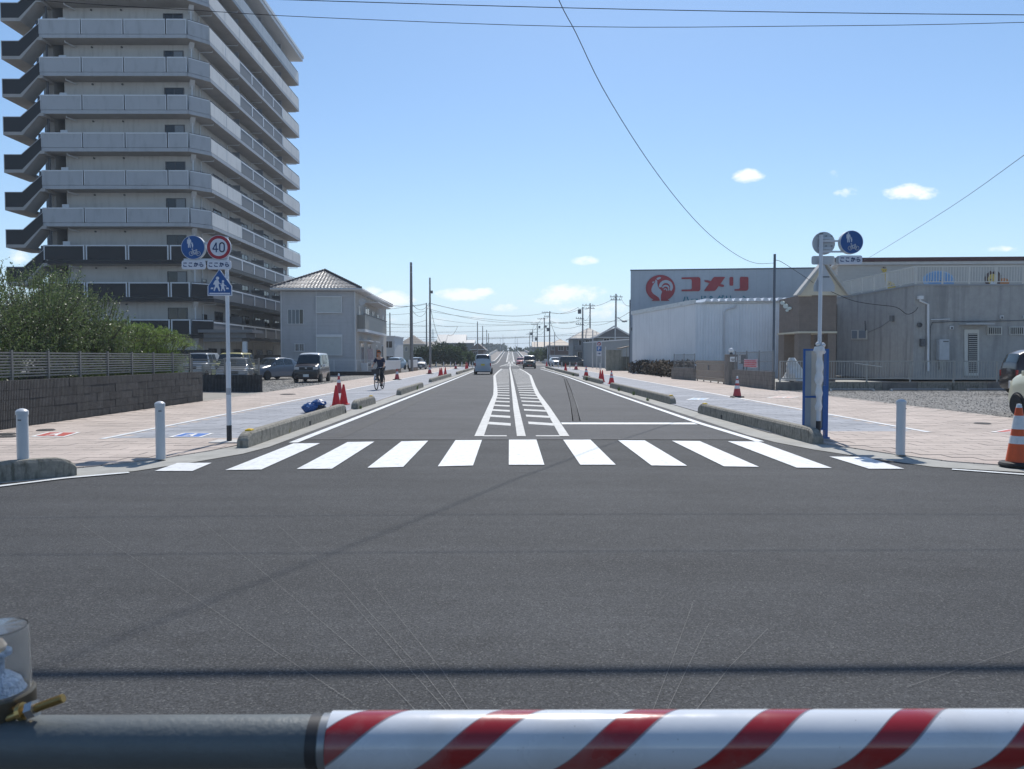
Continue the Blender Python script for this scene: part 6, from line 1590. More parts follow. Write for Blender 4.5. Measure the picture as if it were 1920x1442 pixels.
def car(label, loc, heading, L, Wd, prof, body_m, roof_m=None, windows=(), cat='car', wheels=(.16, .82), wr=.29, name='parked_car', front=(), group=None, plate='front', platem=None, mirrors=(.30, 1.0), rimm=None, arches=True, lampsz=(.62, .72), taill=None):
    """prof: (t along the length from the front, underside, belt line, top). The skin is lofted through these stations."""
    t = thing(name, (0, 0, 0), label, cat, group)
    hw = Wd / 2
    def station(s):
        s = min(max(s, 0), 1)
        for a, b in zip(prof, prof[1:]):
            if a[0] <= s <= b[0]:
                k = (s - a[0]) / max(1e-6, b[0] - a[0]); return [a[i] + (b[i] - a[i]) * k for i in range(1, 4)]
        return list(prof[-1][1:])
    def narrow(s):                        # plan taper at the nose and tail
        e = min(s, 1 - s) * L
        return 1 - .11 * max(0, 1 - e / .45) ** 2.2
    def sect(s):
        zb, zbelt, zt2 = station(s); w = hw * narrow(s); h = max(0, zt2 - zbelt)
        wt = w - .04 - (.09 if prof is BOX else .15) * min(1, h / .65)
        r = min(.09, h * .45 + .02)
        return [(w * .80, zb), (w * .97, zb + .06), (w, zb + (zbelt - zb) * .4), (w * .995, zb + (zbelt - zb) * .75), (w * .965, zbelt), (wt + .0, max(zbelt, zt2 - r)), (wt - .05, zt2 - r * .3), (wt - .16, zt2), (0, zt2 + .02)]
    def P(s, j, side, off=0.0):
        S0 = sect(s); j0 = int(j); j1 = min(j0 + 1, 8); k = j - j0
        x = S0[j0][0] + (S0[j1][0] - S0[j0][0]) * k; z = S0[j0][1] + (S0[j1][1] - S0[j0][1]) * k
        return Vector((side * x, s * L - L / 2, z))
    ss = sorted(set([p[0] for p in prof] + [i / 24 for i in range(25)] + [.01, .03, .97, .99]))
    g = MB(); rows = []
    for s in ss:
        row = [P(s, j, -1) for j in range(9)] + [P(s, j, 1) for j in range(7, -1, -1)]; rows.append(row)
    m = len(rows[0]); vs = [v for r in rows for v in r]
    fs = [(i * m + j, i * m + j + 1, (i + 1) * m + j + 1, (i + 1) * m + j) for i in range(len(rows) - 1) for j in range(m - 1)]
    fs += [(i * m + m - 1, i * m, (i + 1) * m, (i + 1) * m + m - 1) for i in range(len(rows) - 1)]
    fs += [tuple(range(m)), tuple(range((len(rows) - 1) * m, len(rows) * m))[::-1]]
    g.add(vs, fs)
    if roof_m:
        n0 = 0
        for f_i, f in enumerate(fs[:(len(rows) - 1) * (m - 1)]):
            i, j = divmod(f_i, m - 1); sc_ = (ss[i] + ss[i + 1]) / 2; st_ = station(sc_)
            if st_[2] - st_[1] > .42 and 5 <= j <= 10: g.mi[f_i] = 1
    bo = g.build('body', [body_m, roof_m or body_m], t, smooth=True)
    def patch(nm, s0, s1, j0, j1, side, mm, off=.012, ns=6, nj=3):
        q = MB(); vs = []
        for a in range(ns + 1):
            for b in range(nj + 1):
                s = s0 + (s1 - s0) * a / ns; j = j0 + (j1 - j0) * b / nj
                if side == 0:        # across the car
                    jj = j; p = P(s, jj if jj <= 8 else 16 - jj, -1 if jj <= 8 else 1)
                else: p = P(s, j, side)
                e = 1e-3
                sd_ = side if side else (-1 if j <= 8 else 1)
                j_ = j if j <= 8 else 16 - j
                d1 = P(min(s + .004, 1), j_, sd_) - P(max(s - .004, 0), j_, sd_); d2 = P(s, min(j_ + .1, 8), sd_) - P(s, max(j_ - .1, 0), sd_)
                nr = d1.cross(d2)
                if nr.length > 1e-9: nr.normalize()
                cen = Vector((0, p.y, .7))
                if nr.dot(p - cen) < 0: nr = -nr
                vs.append(p + nr * off)
        q.add(vs, [(a * (nj + 1) + b, a * (nj + 1) + b + 1, (a + 1) * (nj + 1) + b + 1, (a + 1) * (nj + 1) + b) for a in range(ns) for b in range(nj)])
        return q.build(nm, mm, t, smooth=True)
    for wdw in windows:
        kind = wdw[0]
        if kind == 'side':
            for sd in (-1, 1): patch('side_window', wdw[1], wdw[2], 4.12, 5.0, sd, M_cglass)
        elif kind == 'front': patch('windscreen', wdw[1], wdw[2], 5.15, 10.85, 0, M_cglass, nj=10)
        elif kind == 'rear': patch('rear_window', wdw[1], wdw[2], 5.15, 10.85, 0, M_cglass, nj=10)
    for sx in (-1, 1):
        for wt_ in wheels:
            y = wt_ * L - L / 2; x = sx * (hw - .10)
            if arches:
                q = MB(); n = 18; P_ = [(x + sx * .109, y + (wr + .055) * cos(pi * i / n), wr + (wr + .055) * sin(pi * i / n) - .02) for i in range(n + 1)] + [(x + sx * .109, y - (wr + .055), .2), (x + sx * .109, y + (wr + .055), .2)]
                q.slabp(P_, (-sx * .12, 0, 0)); q.build('wheel_arch', M_plast, t)
            q = MB(); q.lathe((x + sx * .06, y, wr), [(wr * .66, -.09), (wr * .95, -.09), (wr, -.06), (wr, .06), (wr * .95, .09), (wr * .66, .09)], 24, 'x'); w_o = q.build('wheel', M_tyre, t, smooth=True)
            q = MB(); q.lathe((x + sx * .06, y, wr), [(.001, sx * .066), (wr * .2, sx * .076), (wr * .24, sx * .062), (wr * .6, sx * .074), (wr * .68, sx * .088), (wr * .68, sx * .02), (.001, sx * .02)], 20, 'x'); rm = q.build('rim', rimm or M_rim, w_o, smooth=True)
            q = MB()
            for i in range(10):
                a = 2 * pi * i / 10; q.lathe((x + sx * .06 + sx * .068, y + cos(a) * wr * .45, wr + sin(a) * wr * .45), [(wr * .075, -.01), (wr * .075, .014)], 7, 'x')
            tag(q.build('rim_holes', M_plast, rm), kind='stuff')
        q = MB(); ym = mirrors[0] * L - L / 2; q.obox((sx * (hw + .09), ym, mirrors[1]), (.17, .08, .13)); q.build('mirror', body_m if not roof_m else roof_m, t, bevel=.02)
    for kind, *a in front:
        if kind == 'box':
            nm, x0, x1, z0, z1, y, mm = a; q = MB(); q.box(x0, x1, y - L / 2, y - L / 2 + .06, z0, z1); q.build(nm, mm, t, bevel=.01)
        elif kind == 'rbox':
            nm, x0, x1, z0, z1, y, mm = a; q = MB(); q.box(x0, x1, L / 2 + y - .06, L / 2 + y, z0, z1); q.build(nm, mm, t, bevel=.01)
    t.location = Vector(loc); t.rotation_euler = (0, 0, heading)
    return t
HATCH = [(0, .28, .52, .56), (.01, .2, .66, .72), (.05, .19, .76, .84), (.15, .18, .86, .93), (.25, .18, .92, .99), (.40, .18, .95, 1.40), (.48, .18, .95, 1.48), (.62, .18, .95, 1.50), (.80, .18, .97, 1.42), (.93, .2, 1.0, 1.14), (.98, .24, .95, 1.02), (1.0, .32, .78, .82)]
def frontset(W, z, lamp=M_lamp, grille=M_plast, plate=M_plate, lh=.16, lw=.3, zg=.1):
    h = W / 2
    return [('box', 'headlight', -h + .06, -h + .06 + lw, z - lh / 2, z + lh / 2, -.015, lamp), ('box', 'headlight', h - .06 - lw, h - .06, z - lh / 2, z + lh / 2, -.015, lamp),
            ('box', 'grille', -h + .1 + lw, h - .1 - lw, z - lh / 2, z + lh / 2 - .02, -.012, grille), ('box', 'lower_grille', -h + .25, h - .25, .36, .5, -.012, M_plast), ('box', 'number_plate', -.165, .165, .34, .505, -.05, plate)]
# parked van with pale roof in front of the white house
M_plum = paint('dark_plum_paint', (.022, .017, .021)); M_roofw = paint('roof_white', (.62, .66, .70))
q = gp(598, 718)
def carpos(x, y): p = gp(x, y); return p
pc = at(573, 719, 44.3)
car('dark plum box van with pale roof parked before the pale grey house, facing the road', (-12.1, 45.7, .016), radians(2), 3.4, 1.5, BOX, M_plum, M_roofw,
    [('front', .152, .275), ('side', .20, .42), ('side', .44, .68), ('side', .70, .92), ('rear', .962, .992)], cat='van',
    front=frontset(1.48, .86, lw=.27) + [('box', 'chrome_strip', -.4, .4, .93, .955, -.03, M_lamp), ('box', 'badge', -.05, .05, .83, .91, -.04, M_lamp)])
pc = at(490, 703, 48)
car('grey-blue hatchback parked beyond the low black wall, left of the box van', (-16.1, 50.6, .016), radians(-24), 4.2, 1.68, HATCH, paint('grey_blue_paint', (.10, .13, .17)), None,
    [('front', .26, .40), ('side', .37, .55), ('side', .57, .76), ('rear', .82, .92)], front=frontset(1.6, .66, lw=.38, lh=.13), wr=.31)
car('white car half hidden between the hatchback and the box van', (-15.2, 56.5, .016), radians(-4), 3.9, 1.6, HATCH, paint('white_paint', (.60, .62, .64)), None, [('front', .26, .40), ('side', .37, .55), ('side', .57, .76)], front=frontset(1.5, .66))
SUV = [(0, .38, .62, .66), (.008, .34, .95, 1.0), (.03, .32, 1.05, 1.10), (.24, .3, 1.08, 1.14), (.27, .3, 1.10, 1.22), (.34, .3, 1.12, 1.68), (.38, .3, 1.12, 1.78), (.9, .3, 1.12, 1.80), (.97, .32, 1.12, 1.74), (.99, .36, 1.1, 1.3), (1, .4, 1.0, 1.1)]
car('boxy pale yellow off-road car behind the slatted fence of the low black wall', (-17.55, 47.5, .016), radians(6), 4.3, 1.75, SUV, paint('cream_yellow_paint', (.52, .47, .20)), None,
    [('front', .275, .35), ('side', .37, .52), ('side', .54, .70), ('side', .73, .93)], front=frontset(1.7, .86, lw=.22, lh=.2), wr=.38, mirrors=(.3, 1.25))
car('silver car behind the slat fence at the far left of the parked row', (-20.3, 49.0, .016), radians(4), 4.1, 1.65, SUV, paint('silver_paint', (.27, .30, .33)), None,
    [('front', .275, .35), ('side', .37, .52), ('side', .54, .70)], front=frontset(1.6, .86), wr=.33)
car('dark sedan front behind the slat fence beside the pale yellow car', (-16.0, 43.5, .016), radians(14), 4.4, 1.7, HATCH, paint('steel_grey_paint', (.13, .145, .165)), None,
    [('front', .26, .40), ('side', .37, .55), ('side', .57, .76)], front=frontset(1.6, .66, lw=.35))
# traffic on the road
pc = gp(905, 701.5)
car('light grey-blue microvan driving away in the left lane', (-2.42, 67.3, .01), pi, 3.4, 1.5, BOX, paint('pale_blue_grey_paint', (.34, .40, .46)), paint('pale_roof', (.55, .60, .64)),
    [('front', .152, .275), ('side', .20, .42), ('side', .44, .68), ('side', .70, .92), ('rear', .952, .9915)], cat='van', name='moving_car', mirrors=(.3, 1.1),
    front=[('rbox', 'number_plate', -.165, .165, .78, .93, .02, M_plateY), ('rbox', 'tail_light', -.72, -.60, .72, 1.0, .0, M_lampr), ('rbox', 'tail_light', .60, .72, .72, 1.0, .0, M_lampr), ('rbox', 'bumper', -.68, .68, .28, .48, .03, paint('pale_blue_grey_paint2', (.30, .36, .42))), ('rbox', 'bumper_gap', -.6, .6, .2, .28, .02, M_plast)])
car('black box car with pale roof edge coming towards the crossing in the right lane', (2.55, 101, .01), 0, 3.6, 1.62, BOX, paint('black_paint', (.012, .012, .014)), paint('roof_grey', (.5, .52, .54)),
    [('front', .152, .275), ('side', .20, .42), ('side', .44, .68)], cat='car', name='moving_car', front=frontset(1.55, .86, grille=M_plast, lw=.25) + [('box', 'red_plate', -.3, .3, .40, .52, -.07, M_lampr)])
car('red car following behind the black box car', (2.0, 142, .01), 0, 4.1, 1.7, HATCH, paint('red_paint', (.42, .015, .03)), None, [('front', .26, .40), ('side', .37, .55)], name='moving_car', front=frontset(1.6, .66))
# far parked cars
car('black estate car parked side on beyond the right guard posts', (10.3, 121, .02), radians(80), 4.7, 1.75, [(0, .3, .55, .6), (.01, .22, .7, .76), (.12, .2, .9, .97), (.22, .2, .95, 1.06), (.36, .2, 1.0, 1.6), (.44, .2, 1.0, 1.68), (.92, .2, 1.0, 1.66), (.99, .25, 1.0, 1.2), (1, .3, .9, 1.0)], MATS['black_paint'], None, [('front', .23, .36), ('side', .35, .52), ('side', .54, .72), ('side', .75, .93)], front=frontset(1.6, .7), wr=.33)
car('white car facing the road beyond the right guard posts, left of the black estate', (7.7, 128, .02), radians(8), 4.0, 1.65, HATCH, MATS['white_paint'], None, [('front', .26, .40), ('side', .37, .55)], front=frontset(1.6, .66))
car('silver car glinting under the pale carport on the far right', (11.2, 152, .02), radians(10), 4.0, 1.65, HATCH, MATS['silver_paint'], None, [('front', .26, .40), ('side', .37, .55)], front=frontset(1.6, .66))
car('pale blue car parked beyond the white picket fence on the left', (-13.9, 90, .02), radians(-12), 4.0, 1.65, HATCH, paint('pale_blue_paint', (.36, .46, .54)), None, [('front', .26, .40), ('side', .37, .55), ('side', .57, .76)], front=frontset(1.6, .66))
car('silver estate car parked left of the tallest utility pole', (-11.9, 95, .02), radians(20), 4.3, 1.65, HATCH, MATS['silver_paint'], None, [('front', .26, .40), ('side', .37, .55), ('side', .57, .76)], front=frontset(1.6, .66))
# the two cars at the right edge
CUTE = [(0, .30, .50, .54), (.008, .22, .68, .74), (.03, .2, .82, .92), (.08, .19, .93, 1.04), (.17, .18, 1.0, 1.12), (.24, .18, 1.02, 1.17), (.34, .18, 1.02, 1.52), (.40, .18, 1.02, 1.58), (.6, .18, 1.02, 1.6), (.86, .18, 1.02, 1.58), (.95, .2, 1.02, 1.45), (.985, .22, 1.0, 1.15), (1, .3, .85, .95)]
M_rimg = mat('rim_grey', (.26, .27, .30), .45, .4, var=.05)
q = gp(1904, 780)
car('cream rounded small car with grey ten-hole wheel rims, cut by the right edge', (13.83, 18.2, .016), radians(175), 3.4, 1.45, CUTE, paint('cream_paint', (.58, .56, .40), .3), None,
    [('front', .245, .345), ('side', .36, .56), ('side', .58, .80), ('rear', .955, .985)], rimm=M_rimg, wheels=(.165, .84), wr=.28, front=frontset(1.4, .78, lw=.26, lh=.2), mirrors=(.31, 1.1))
car('dark brown small car parked behind the cream one at the right edge', (21.65, 29.6, .016), radians(82), 3.5, 1.5, [(a, b * 1.1, c * 1.1, d * 1.13) for a, b, c, d in CUTE], paint('dark_brown_paint', (.030, .016, .015)), None,
    [('front', .245, .345), ('side', .36, .56), ('side', .58, .80), ('rear', .952, .985)], front=frontset(1.4, .78) + [('rbox', 'tail_light', -.68, -.52, .75, 1.0, .0, M_lampr), ('rbox', 'tail_light', .52, .68, .75, 1.0, .0, M_lampr)], wheels=(.165, .84))

# ------------------------------------------------------------------ cyclist and bicycle
CY = gp(705, 733.5); CXp, CYp = CY.x, CY.y + .9
def skinmesh(name, verts, edges, radii, root, m, parent, sub=2):
    me = bpy.data.meshes.new('skin'); me.from_pydata([tuple(v) for v in verts], edges, []); o = bpy.data.objects.new('skin', me); COL.objects.link(o)
    md = o.modifiers.new('s', 'SKIN'); md.use_smooth_shade = True
    sl = me.skin_vertices[0].data
    for i, r in enumerate(radii):
        sl[i].radius = (r, r) if not isinstance(r, tuple) else r; sl[i].use_root = (i == root)
    sb = o.modifiers.new('u', 'SUBSURF'); sb.levels = sub; sb.render_levels = sub
    dg = bpy.context.evaluated_depsgraph_get(); m2 = bpy.data.meshes.new_from_object(o.evaluated_get(dg)); bpy.data.objects.remove(o)
    m2.materials.clear(); m2.materials.append(m); m2.name = name
    q = bpy.data.objects.new(name, m2); COL.objects.link(q); q.parent = parent; return q
bk = thing('bicycle', (0, 0, 0), 'dark city bicycle with front basket, ridden along the left cycle path', 'bicycle')
M_bike = mat('bike_frame_dark', (.03, .035, .04), .35, .4); M_chrome = mat('bike_chrome', (.5, .52, .54), .25, .8)
def wheel(y, nm):
    g = MB(); n = 28; r, rr = .325, .022; vs = []; fs = []
    for i in range(n):
        a = 2 * pi * i / n
        for j in range(6):
            b = 2 * pi * j / 6; vs.append((rr * sin(b), y + (r + rr * cos(b)) * cos(a), .347 + (r + rr * cos(b)) * sin(a)))
    fs = [(i * 6 + j, i * 6 + (j + 1) % 6, ((i + 1) % n) * 6 + (j + 1) % 6, ((i + 1) % n) * 6 + j) for i in range(n) for j in range(6)]
    g.add(vs, fs); w = g.build('wheel', M_tyre, bk, smooth=True)
    g = MB()
    for i in range(18):
        a = 2 * pi * i / 18; g.tube((.02 * (-1) ** i, y, .347), (0, y + .31 * cos(a), .347 + .31 * sin(a)), .0022, n=3)
    g.lathe((0, y, .347), [(.02, -.045), (.02, .045)], 8, 'x'); tag(g.build('spokes', M_chrome, w), kind='stuff')
    g = MB(); vs = []; fs = []
    for i in range(11):
        a = pi * .05 + pi * .85 * i / 10; c, s = y + .375 * cos(a), .347 + .375 * sin(a); vs += [(-.03, c, s), (.03, c, s)]
    g.add(vs, [(2 * i, 2 * i + 1, 2 * i + 3, 2 * i + 2) for i in range(10)]); g.build('mudguard', M_chrome, bk, fix=False)
wheel(-.53, 'front'); wheel(.53, 'rear')
g = MB()
for a, b, r_ in (((0, -.33, .82), (0, .02, .34), .018), ((0, -.30, .70), (0, .10, .60), .015), ((0, .02, .30), (0, .20, .86), .015), ((.03, .53, .347), (.02, .02, .30), .009), ((-.03, .53, .347), (-.02, .02, .30), .009), ((.03, .53, .347), (0, .16, .70), .008), ((-.03, .53, .347), (0, .16, .70), .008), ((0, -.30, .66), (0, -.355, .98), .018),
                 ((.045, -.53, .347), (.04, -.36, .66), .010), ((-.045, -.53, .347), (-.04, -.36, .66), .010)): g.tube(a, b, r_, n=8)
g.box(-.05, .05, -.40, -.34, .64, .67); g.build('frame', M_bike, bk, smooth=True)
g = MB(); g.path([(-.29, -.16, 1.02), (-.25, -.28, 1.04), (-.12, -.37, 1.02), (0, -.37, .99), (.12, -.37, 1.02), (.25, -.28, 1.04), (.29, -.16, 1.02)], .011, 7); g.build('handlebar', M_chrome, bk, smooth=True)
g = MB()
for x0 in (-.17, .17):
    g.box(x0 - .003, x0 + .003, -.72, -.46, .72, .94)
g.box(-.17, .17, -.723, -.717, .72, .94); g.box(-.17, .17, -.463, -.457, .72, .94); g.box(-.17, .17, -.72, -.46, .715, .722); g.build('basket', mat('basket_dark', (.035, .035, .04), .7, var=.3, scale=60), bk)
g = MB(); g.lathe((0, -.745, .70), [(.01, -.04), (.045, -.03), (.05, .03)], 12, 'y'); g.build('lamp', M_lamp, bk)
g = MB(); g.box(-.09, .09, .12, .36, .87, .92); g.build('saddle', M_black, bk, bevel=.02)
g = MB(); g.tube((-.09, .02, .30), (.09, .02, .30), .012, n=6); g.tube((.10, .02, .30), (.10, -.10, .17), .009, n=6); g.tube((-.10, .02, .30), (-.10, .12, .43), .009, n=6); g.box(.07, .19, -.15, -.05, .155, .18); g.box(-.19, -.07, .07, .17, .42, .445); g.build('pedals', M_plast, bk)
g = MB(); g.box(-.08, .08, .40, .70, .70, .715); g.build('rack', M_bike, bk)
bk.location = (CXp, CYp, ZW + .008); bk.rotation_euler = (0, 0, radians(-5))
pr = thing('person', (0, 0, 0), 'cyclist in navy T-shirt, black trousers and orange-trimmed cap riding towards the crossing', 'person')
M_skin = mat('skin', (.42, .25, .18), .55, var=.05, scale=20); M_navyc = mat('navy_cotton', (.016, .024, .055), .9, var=.15, scale=14); M_trous = mat('black_trousers', (.014, .015, .020), .9, var=.15, scale=14)
hip = Vector((0, .26, .98))
V = [hip, (0, .20, 1.15), (0, .10, 1.33), (0, .04, 1.43), (0, .01, 1.50), (0, -.02, 1.58),
     (.17, .05, 1.41), (.24, -.05, 1.20), (.28, -.22, 1.07), (.27, -.28, 1.05),
     (-.17, .05, 1.41), (-.24, -.05, 1.20), (-.28, -.22, 1.07), (-.27, -.28, 1.05),
     (.10, .24, .95), (.13, -.08, .68), (.13, -.02, .30), (.13, -.12, .22),
     (-.10, .24, .95), (-.13, -.12, .86), (-.13, .10, .52), (-.13, .04, .47)]
E = [(0, 1), (1, 2), (2, 3), (3, 4), (4, 5), (3, 6), (6, 7), (7, 8), (8, 9), (3, 10), (10, 11), (11, 12), (12, 13), (0, 14), (14, 15), (15, 16), (16, 17), (0, 18), (18, 19), (19, 20), (20, 21)]
RR = [.12, .125, .135, .10, .05, .05, .052, .04, .033, .03, .052, .04, .033, .03, .085, .062, .042, .04, .085, .062, .042, .04]
skinmesh('body', V, E, RR, 0, M_skin, pr)
def cloth(name, idx, edges, radii, m, root=0): return skinmesh(name, [V[i] for i in idx], edges, radii, root, m, pr)
Vt = [(0, .27, .95), (0, .20, 1.15), (0, .10, 1.33), (0, .045, 1.425), (.17, .05, 1.41), (.235, -.03, 1.23), (-.17, .05, 1.41), (-.235, -.03, 1.23)]
skinmesh('t_shirt', Vt, [(0, 1), (1, 2), (2, 3), (3, 4), (4, 5), (3, 6), (6, 7)], [.15, .155, .165, .12, .078, .068, .078, .068], 1, M_navyc, pr)
Vp = [(0, .27, .98), (.10, .24, .95), (.13, -.08, .68), (.13, -.03, .34), (-.10, .24, .95), (-.13, -.12, .86), (-.13, .09, .55)]
skinmesh('trousers', Vp, [(0, 1), (1, 2), (2, 3), (0, 4), (4, 5), (5, 6)], [.14, .105, .078, .06, .105, .078, .06], 0, M_trous, pr)
for (x, y, z) in ((.13, -.10, .21), (-.13, .06, .475)):
    g = MB(); g.obox((x, y - .04, z), (.10, .27, .09)); g.build('shoe', M_black, pr, bevel=.03, smooth=True)
def head(c, parent):
    g = MB(); k, n = 12, 16; vs = []
    for j in range(k + 1):
        ph = pi * j / k
        for i in range(n):
            a = 2 * pi * i / n; r = sin(ph); x = .075 * r * cos(a) * (1 - .18 * max(0, -cos(ph))); y = .095 * r * sin(a) * (1 - .05 * max(0, -cos(ph))); vs.append((c[0] + x, c[1] + y, c[2] + .115 * cos(ph)))
    g.add(vs, [(j * n + i, j * n + (i + 1) % n, (j + 1) * n + (i + 1) % n, (j + 1) * n + i) for j in range(k) for i in range(n)]); h = g.build('head', M_skin, parent, smooth=True)
    g = MB(); g.slabp([(c[0] - .014, c[1] - .09, c[2] - .03), (c[0] + .014, c[1] - .09, c[2] - .03), (c[0], c[1] - .085, c[2] + .02)], (0, -.022, -.004)); g.build('nose', M_skin, h)
    for sx in (-1, 1):
        g = MB(); g.lathe((c[0] + sx * .028, c[1] - .088, c[2] + .012), [(.001, -.006), (.010, -.004), (.010, .004), (.001, .006)], 8, 'y'); g.build('eye', M_arail, h)
        g = MB(); g.obox((c[0] + sx * .078, c[1], c[2]), (.014, .035, .055)); g.build('ear', M_skin, h, bevel=.006)
    g = MB(); g.box(c[0] - .022, c[0] + .022, c[1] - .092, c[1] - .086, c[2] - .055, c[2] - .047); g.build('mouth', mat('lips', (.28, .10, .08), .6), h)
    return h
hc = (0, -.03, 1.655); head(hc, pr)
g = MB(); g.lathe((hc[0], hc[1] + .005, hc[2] + .045), [(.098, -.01), (.1, .01), (.092, .05), (.065, .085), (.02, .097), (.001, .098)], 18); g.build('cap', mat('cap_dark', (.03, .022, .022), .9), pr, smooth=True)
g = MB(); g.prism([(hc[0] + .088 * cos(t), hc[1] - .03 + (.115 * sin(t) if sin(t) < 0 else .02)) for t in [pi + pi * i / 10 for i in range(11)]], hc[2] + .038, hc[2] + .062); g.build('cap_peak', mat('cap_orange', (.60, .16, .05), .8), pr)
for sx in (-1, 1):       # hands closed on the grips
    x = sx * .275
    g = MB(); g.obox((x, -.27, 1.045), (.05, .085, .045)); hd = g.build('hand', M_skin, pr, bevel=.012)
    for k_ in range(4):
        y = -.305 + k_ * .021; g = MB(); g.path([(x - sx * .03, y, 1.065), (x - sx * .042, y, 1.045), (x - sx * .035, y, 1.015), (x - sx * .012, y, 1.005)], .010 - .001 * abs(k_ - 1), 6); g.build('finger', M_skin, hd, smooth=True)
    g = MB(); g.path([(x - sx * .02, -.235, 1.05), (x - sx * .045, -.25, 1.03), (x - sx * .04, -.275, 1.01)], .011, 6); g.build('thumb', M_skin, hd, smooth=True)
pr.location = bk.location; pr.rotation_euler = bk.rotation_euler
# ------------------------------------------------------------------ utility poles
M_pole = mat('pole_concrete', (.20, .205, .21), .8, var=.1, scale=2)
M_wire = mat('wire_black', (.02, .02, .022), .6)
M_insul = mat('insulator', (.30, .31, .31), .4)
def upole(label, x, y, h, r=.15, arms=(), boxes=(), group='utility poles', m=None, taper=.62, lean=0.0, name='utility_pole'):
    t = thing(name, (x, y, 0), label, 'utility pole', group)
    g = MB(); g.tube((x, y, 0), (x + lean, y, h), r, r * taper, 12); g.build('pole', m or M_pole, t, smooth=True)
    for z in (h - .35, h - 1.1):
        if r > .1: g = MB(); g.lathe((x + lean, y, z), [(r * taper + .012, 0), (r * taper + .012, .06)], 10); g.build('band', M_steel, t)
    for (dz, x0, x1) in arms:
        g = MB(); g.box(x + x0, x + x1, y - .05, y + .05, h - dz - .05, h - dz + .05); a = g.build('crossarm', M_pole, t)
        n = 4
        for i in range(n):
            xx = x + x0 + (x1 - x0) * (i + .3) / n; g = MB(); g.lathe((xx, y, h - dz + .05), [(.03, 0), (.06, .06), (.04, .12), (.06, .18), (.03, .24)], 6); g.build('insulator', M_insul, a)
    for (dz, dx, s) in boxes:
        g = MB(); g.lathe((x + dx, y, h - dz), [(s * .5, -s * .6), (s * .5, s * .6)], 10); g.build('transformer', mat('transformer_grey', (.13, .14, .15), .6), t)
    return t
def pl(xpx, Y, ytop): p = at(xpx, ytop, Y); return p.x, Y, p.z
def UP(label, xpx, Y, ytop, **k): x, y, h = pl(xpx, Y, ytop); upole(label, x, y, h, **k); return Vector((x, y, h))
A1 = UP('tallest thick concrete pole on the left beside the parked cars', 770.7, 80, 492, r=.2)
A2 = UP('second thick pole on the left, right of the tallest one, with wires', 806, 100, 520.7, r=.17, boxes=((1.9, .25, .3),))
A3 = UP('thinner pole just left of the second thick pole', 799.5, 140, 568, r=.16)
A4 = UP('dark pole behind the pale grey house', 731, 105, 586.6, r=.12)
A5 = UP('first pole in the far left row above the dark trees', 895.3, 170, 603, r=.15)
A6 = UP('second pole of the far left row', 905, 200, 611, r=.16)
A7 = UP('third pole of the far left row', 912.5, 235, 618.4, r=.16)
A8 = UP('fourth pole of the far left row, nearest the ramp', 916, 265, 625, r=.17)
B1 = UP('tall pole with crossarms by the tiled houses, under a street lamp', 1155, 123, 551, r=.19, arms=((.5, -1.0, 1.1), (1.0, -.9, .9)))
B2 = UP('pole with crossarms just right of the transformer pole', 1106.5, 145, 568.7, r=.18, arms=((.4, -1.6, 1.0), (1.0, -.9, .9)))
B3 = UP('pole carrying a transformer in front of the tiled house', 1092.7, 129, 575.6, r=.17, arms=((2.0, -1.2, .2), (3.0, -1.2, .2)), boxes=((.8, -.55, .6),))
B4 = UP('tall pole with a dark box halfway, right of the ramp', 1030.7, 160, 583.6, r=.17, arms=((.3, -1.7, .3), (1.2, -1.2, .2)), boxes=((3.9, -.35, .6),))
B5 = UP('second pole right of the ramp with a short crossarm', 1020.8, 190, 596, r=.17, arms=((.3, -1.8, .2),), boxes=((2.2, .35, .5),))
B6 = UP('third pole right of the ramp', 1007.5, 220, 607, r=.18, arms=((.3, -1.8, .2),), boxes=((1.0, .6, .6), (4.5, -.3, .8)))
B7 = UP('fourth pole right of the ramp', 998.6, 270, 618, r=.19, arms=((1.0, -1.0, 1.2),), boxes=((1.6, -.5, .8),))
B8 = UP('pole nearest the right side of the ramp', 993, 300, 624, r=.18, arms=((.6, -1.6, .2),))
B9 = UP('short pole in front of the brown apartment house', 1040, 170, 623, r=.12)
B10 = UP('slim dark pole at the near gate corner of the yard, holding the sagging wire', 1452.7, 38, 476.5, r=.062, taper=1.0, m=mat('steel_dark', (.10, .12, .15), .5, .3))
B11 = UP('slim dark steel pole at the far corner of the ribbed shed', 1182.3, 76.5, 562, r=.12, taper=1.0, m=MATS['steel_dark'])
for n, (xpx, Y, yt, lab) in enumerate(((1111.5, 107, 619, 'white slim pole in front of the long grey wall'), (1135.5, 99, 650, 'short white pole right of the parking sign'), (1027, 150, 650, 'slim pale signpost near the far right kerb'), (943, 330, 628, 'lamp post on the distant ramp, left of the carriageway'), (938, 300, 634, 'second lamp post on the left of the distant ramp'), (966, 330, 630, 'lamp post on the right of the distant ramp'), (970, 300, 633, 'second lamp post on the right of the distant ramp'))):
    UP(lab, xpx, Y, yt, r=.09, taper=.8, m=mat('pole_white', (.52, .55, .57), .5), group='slim pale posts', name='slim_pole')
# street lamp
x, y, h = pl(1153.5, 106, 596)
t = thing('street_lamp', (x, y, 0), 'white street lamp with a curved arm over the concrete shed', 'street lamp')
g = MB(); g.tube((x, y, 0), (x, y, h), .09, .06, 10); g.build('post', MATS['pole_white'], t, smooth=True)
hp = at(1168, 602.5, 106); g = MB(); g.path([(x, y, h - .1), (x + .4, y, h + .05), (hp.x - .1, y, hp.z + .02)], .07, 6); g.build('arm', MATS['pole_white'], t)
g = MB(); g.lathe((hp.x - .2, y, hp.z), [(.04, 0), (.14, .15), (.16, .45), (.10, .75), (.02, .85)], 10, 'x'); g.build('lamp_head', mat('lamp_head', (.30, .33, .34), .4), t, smooth=True)

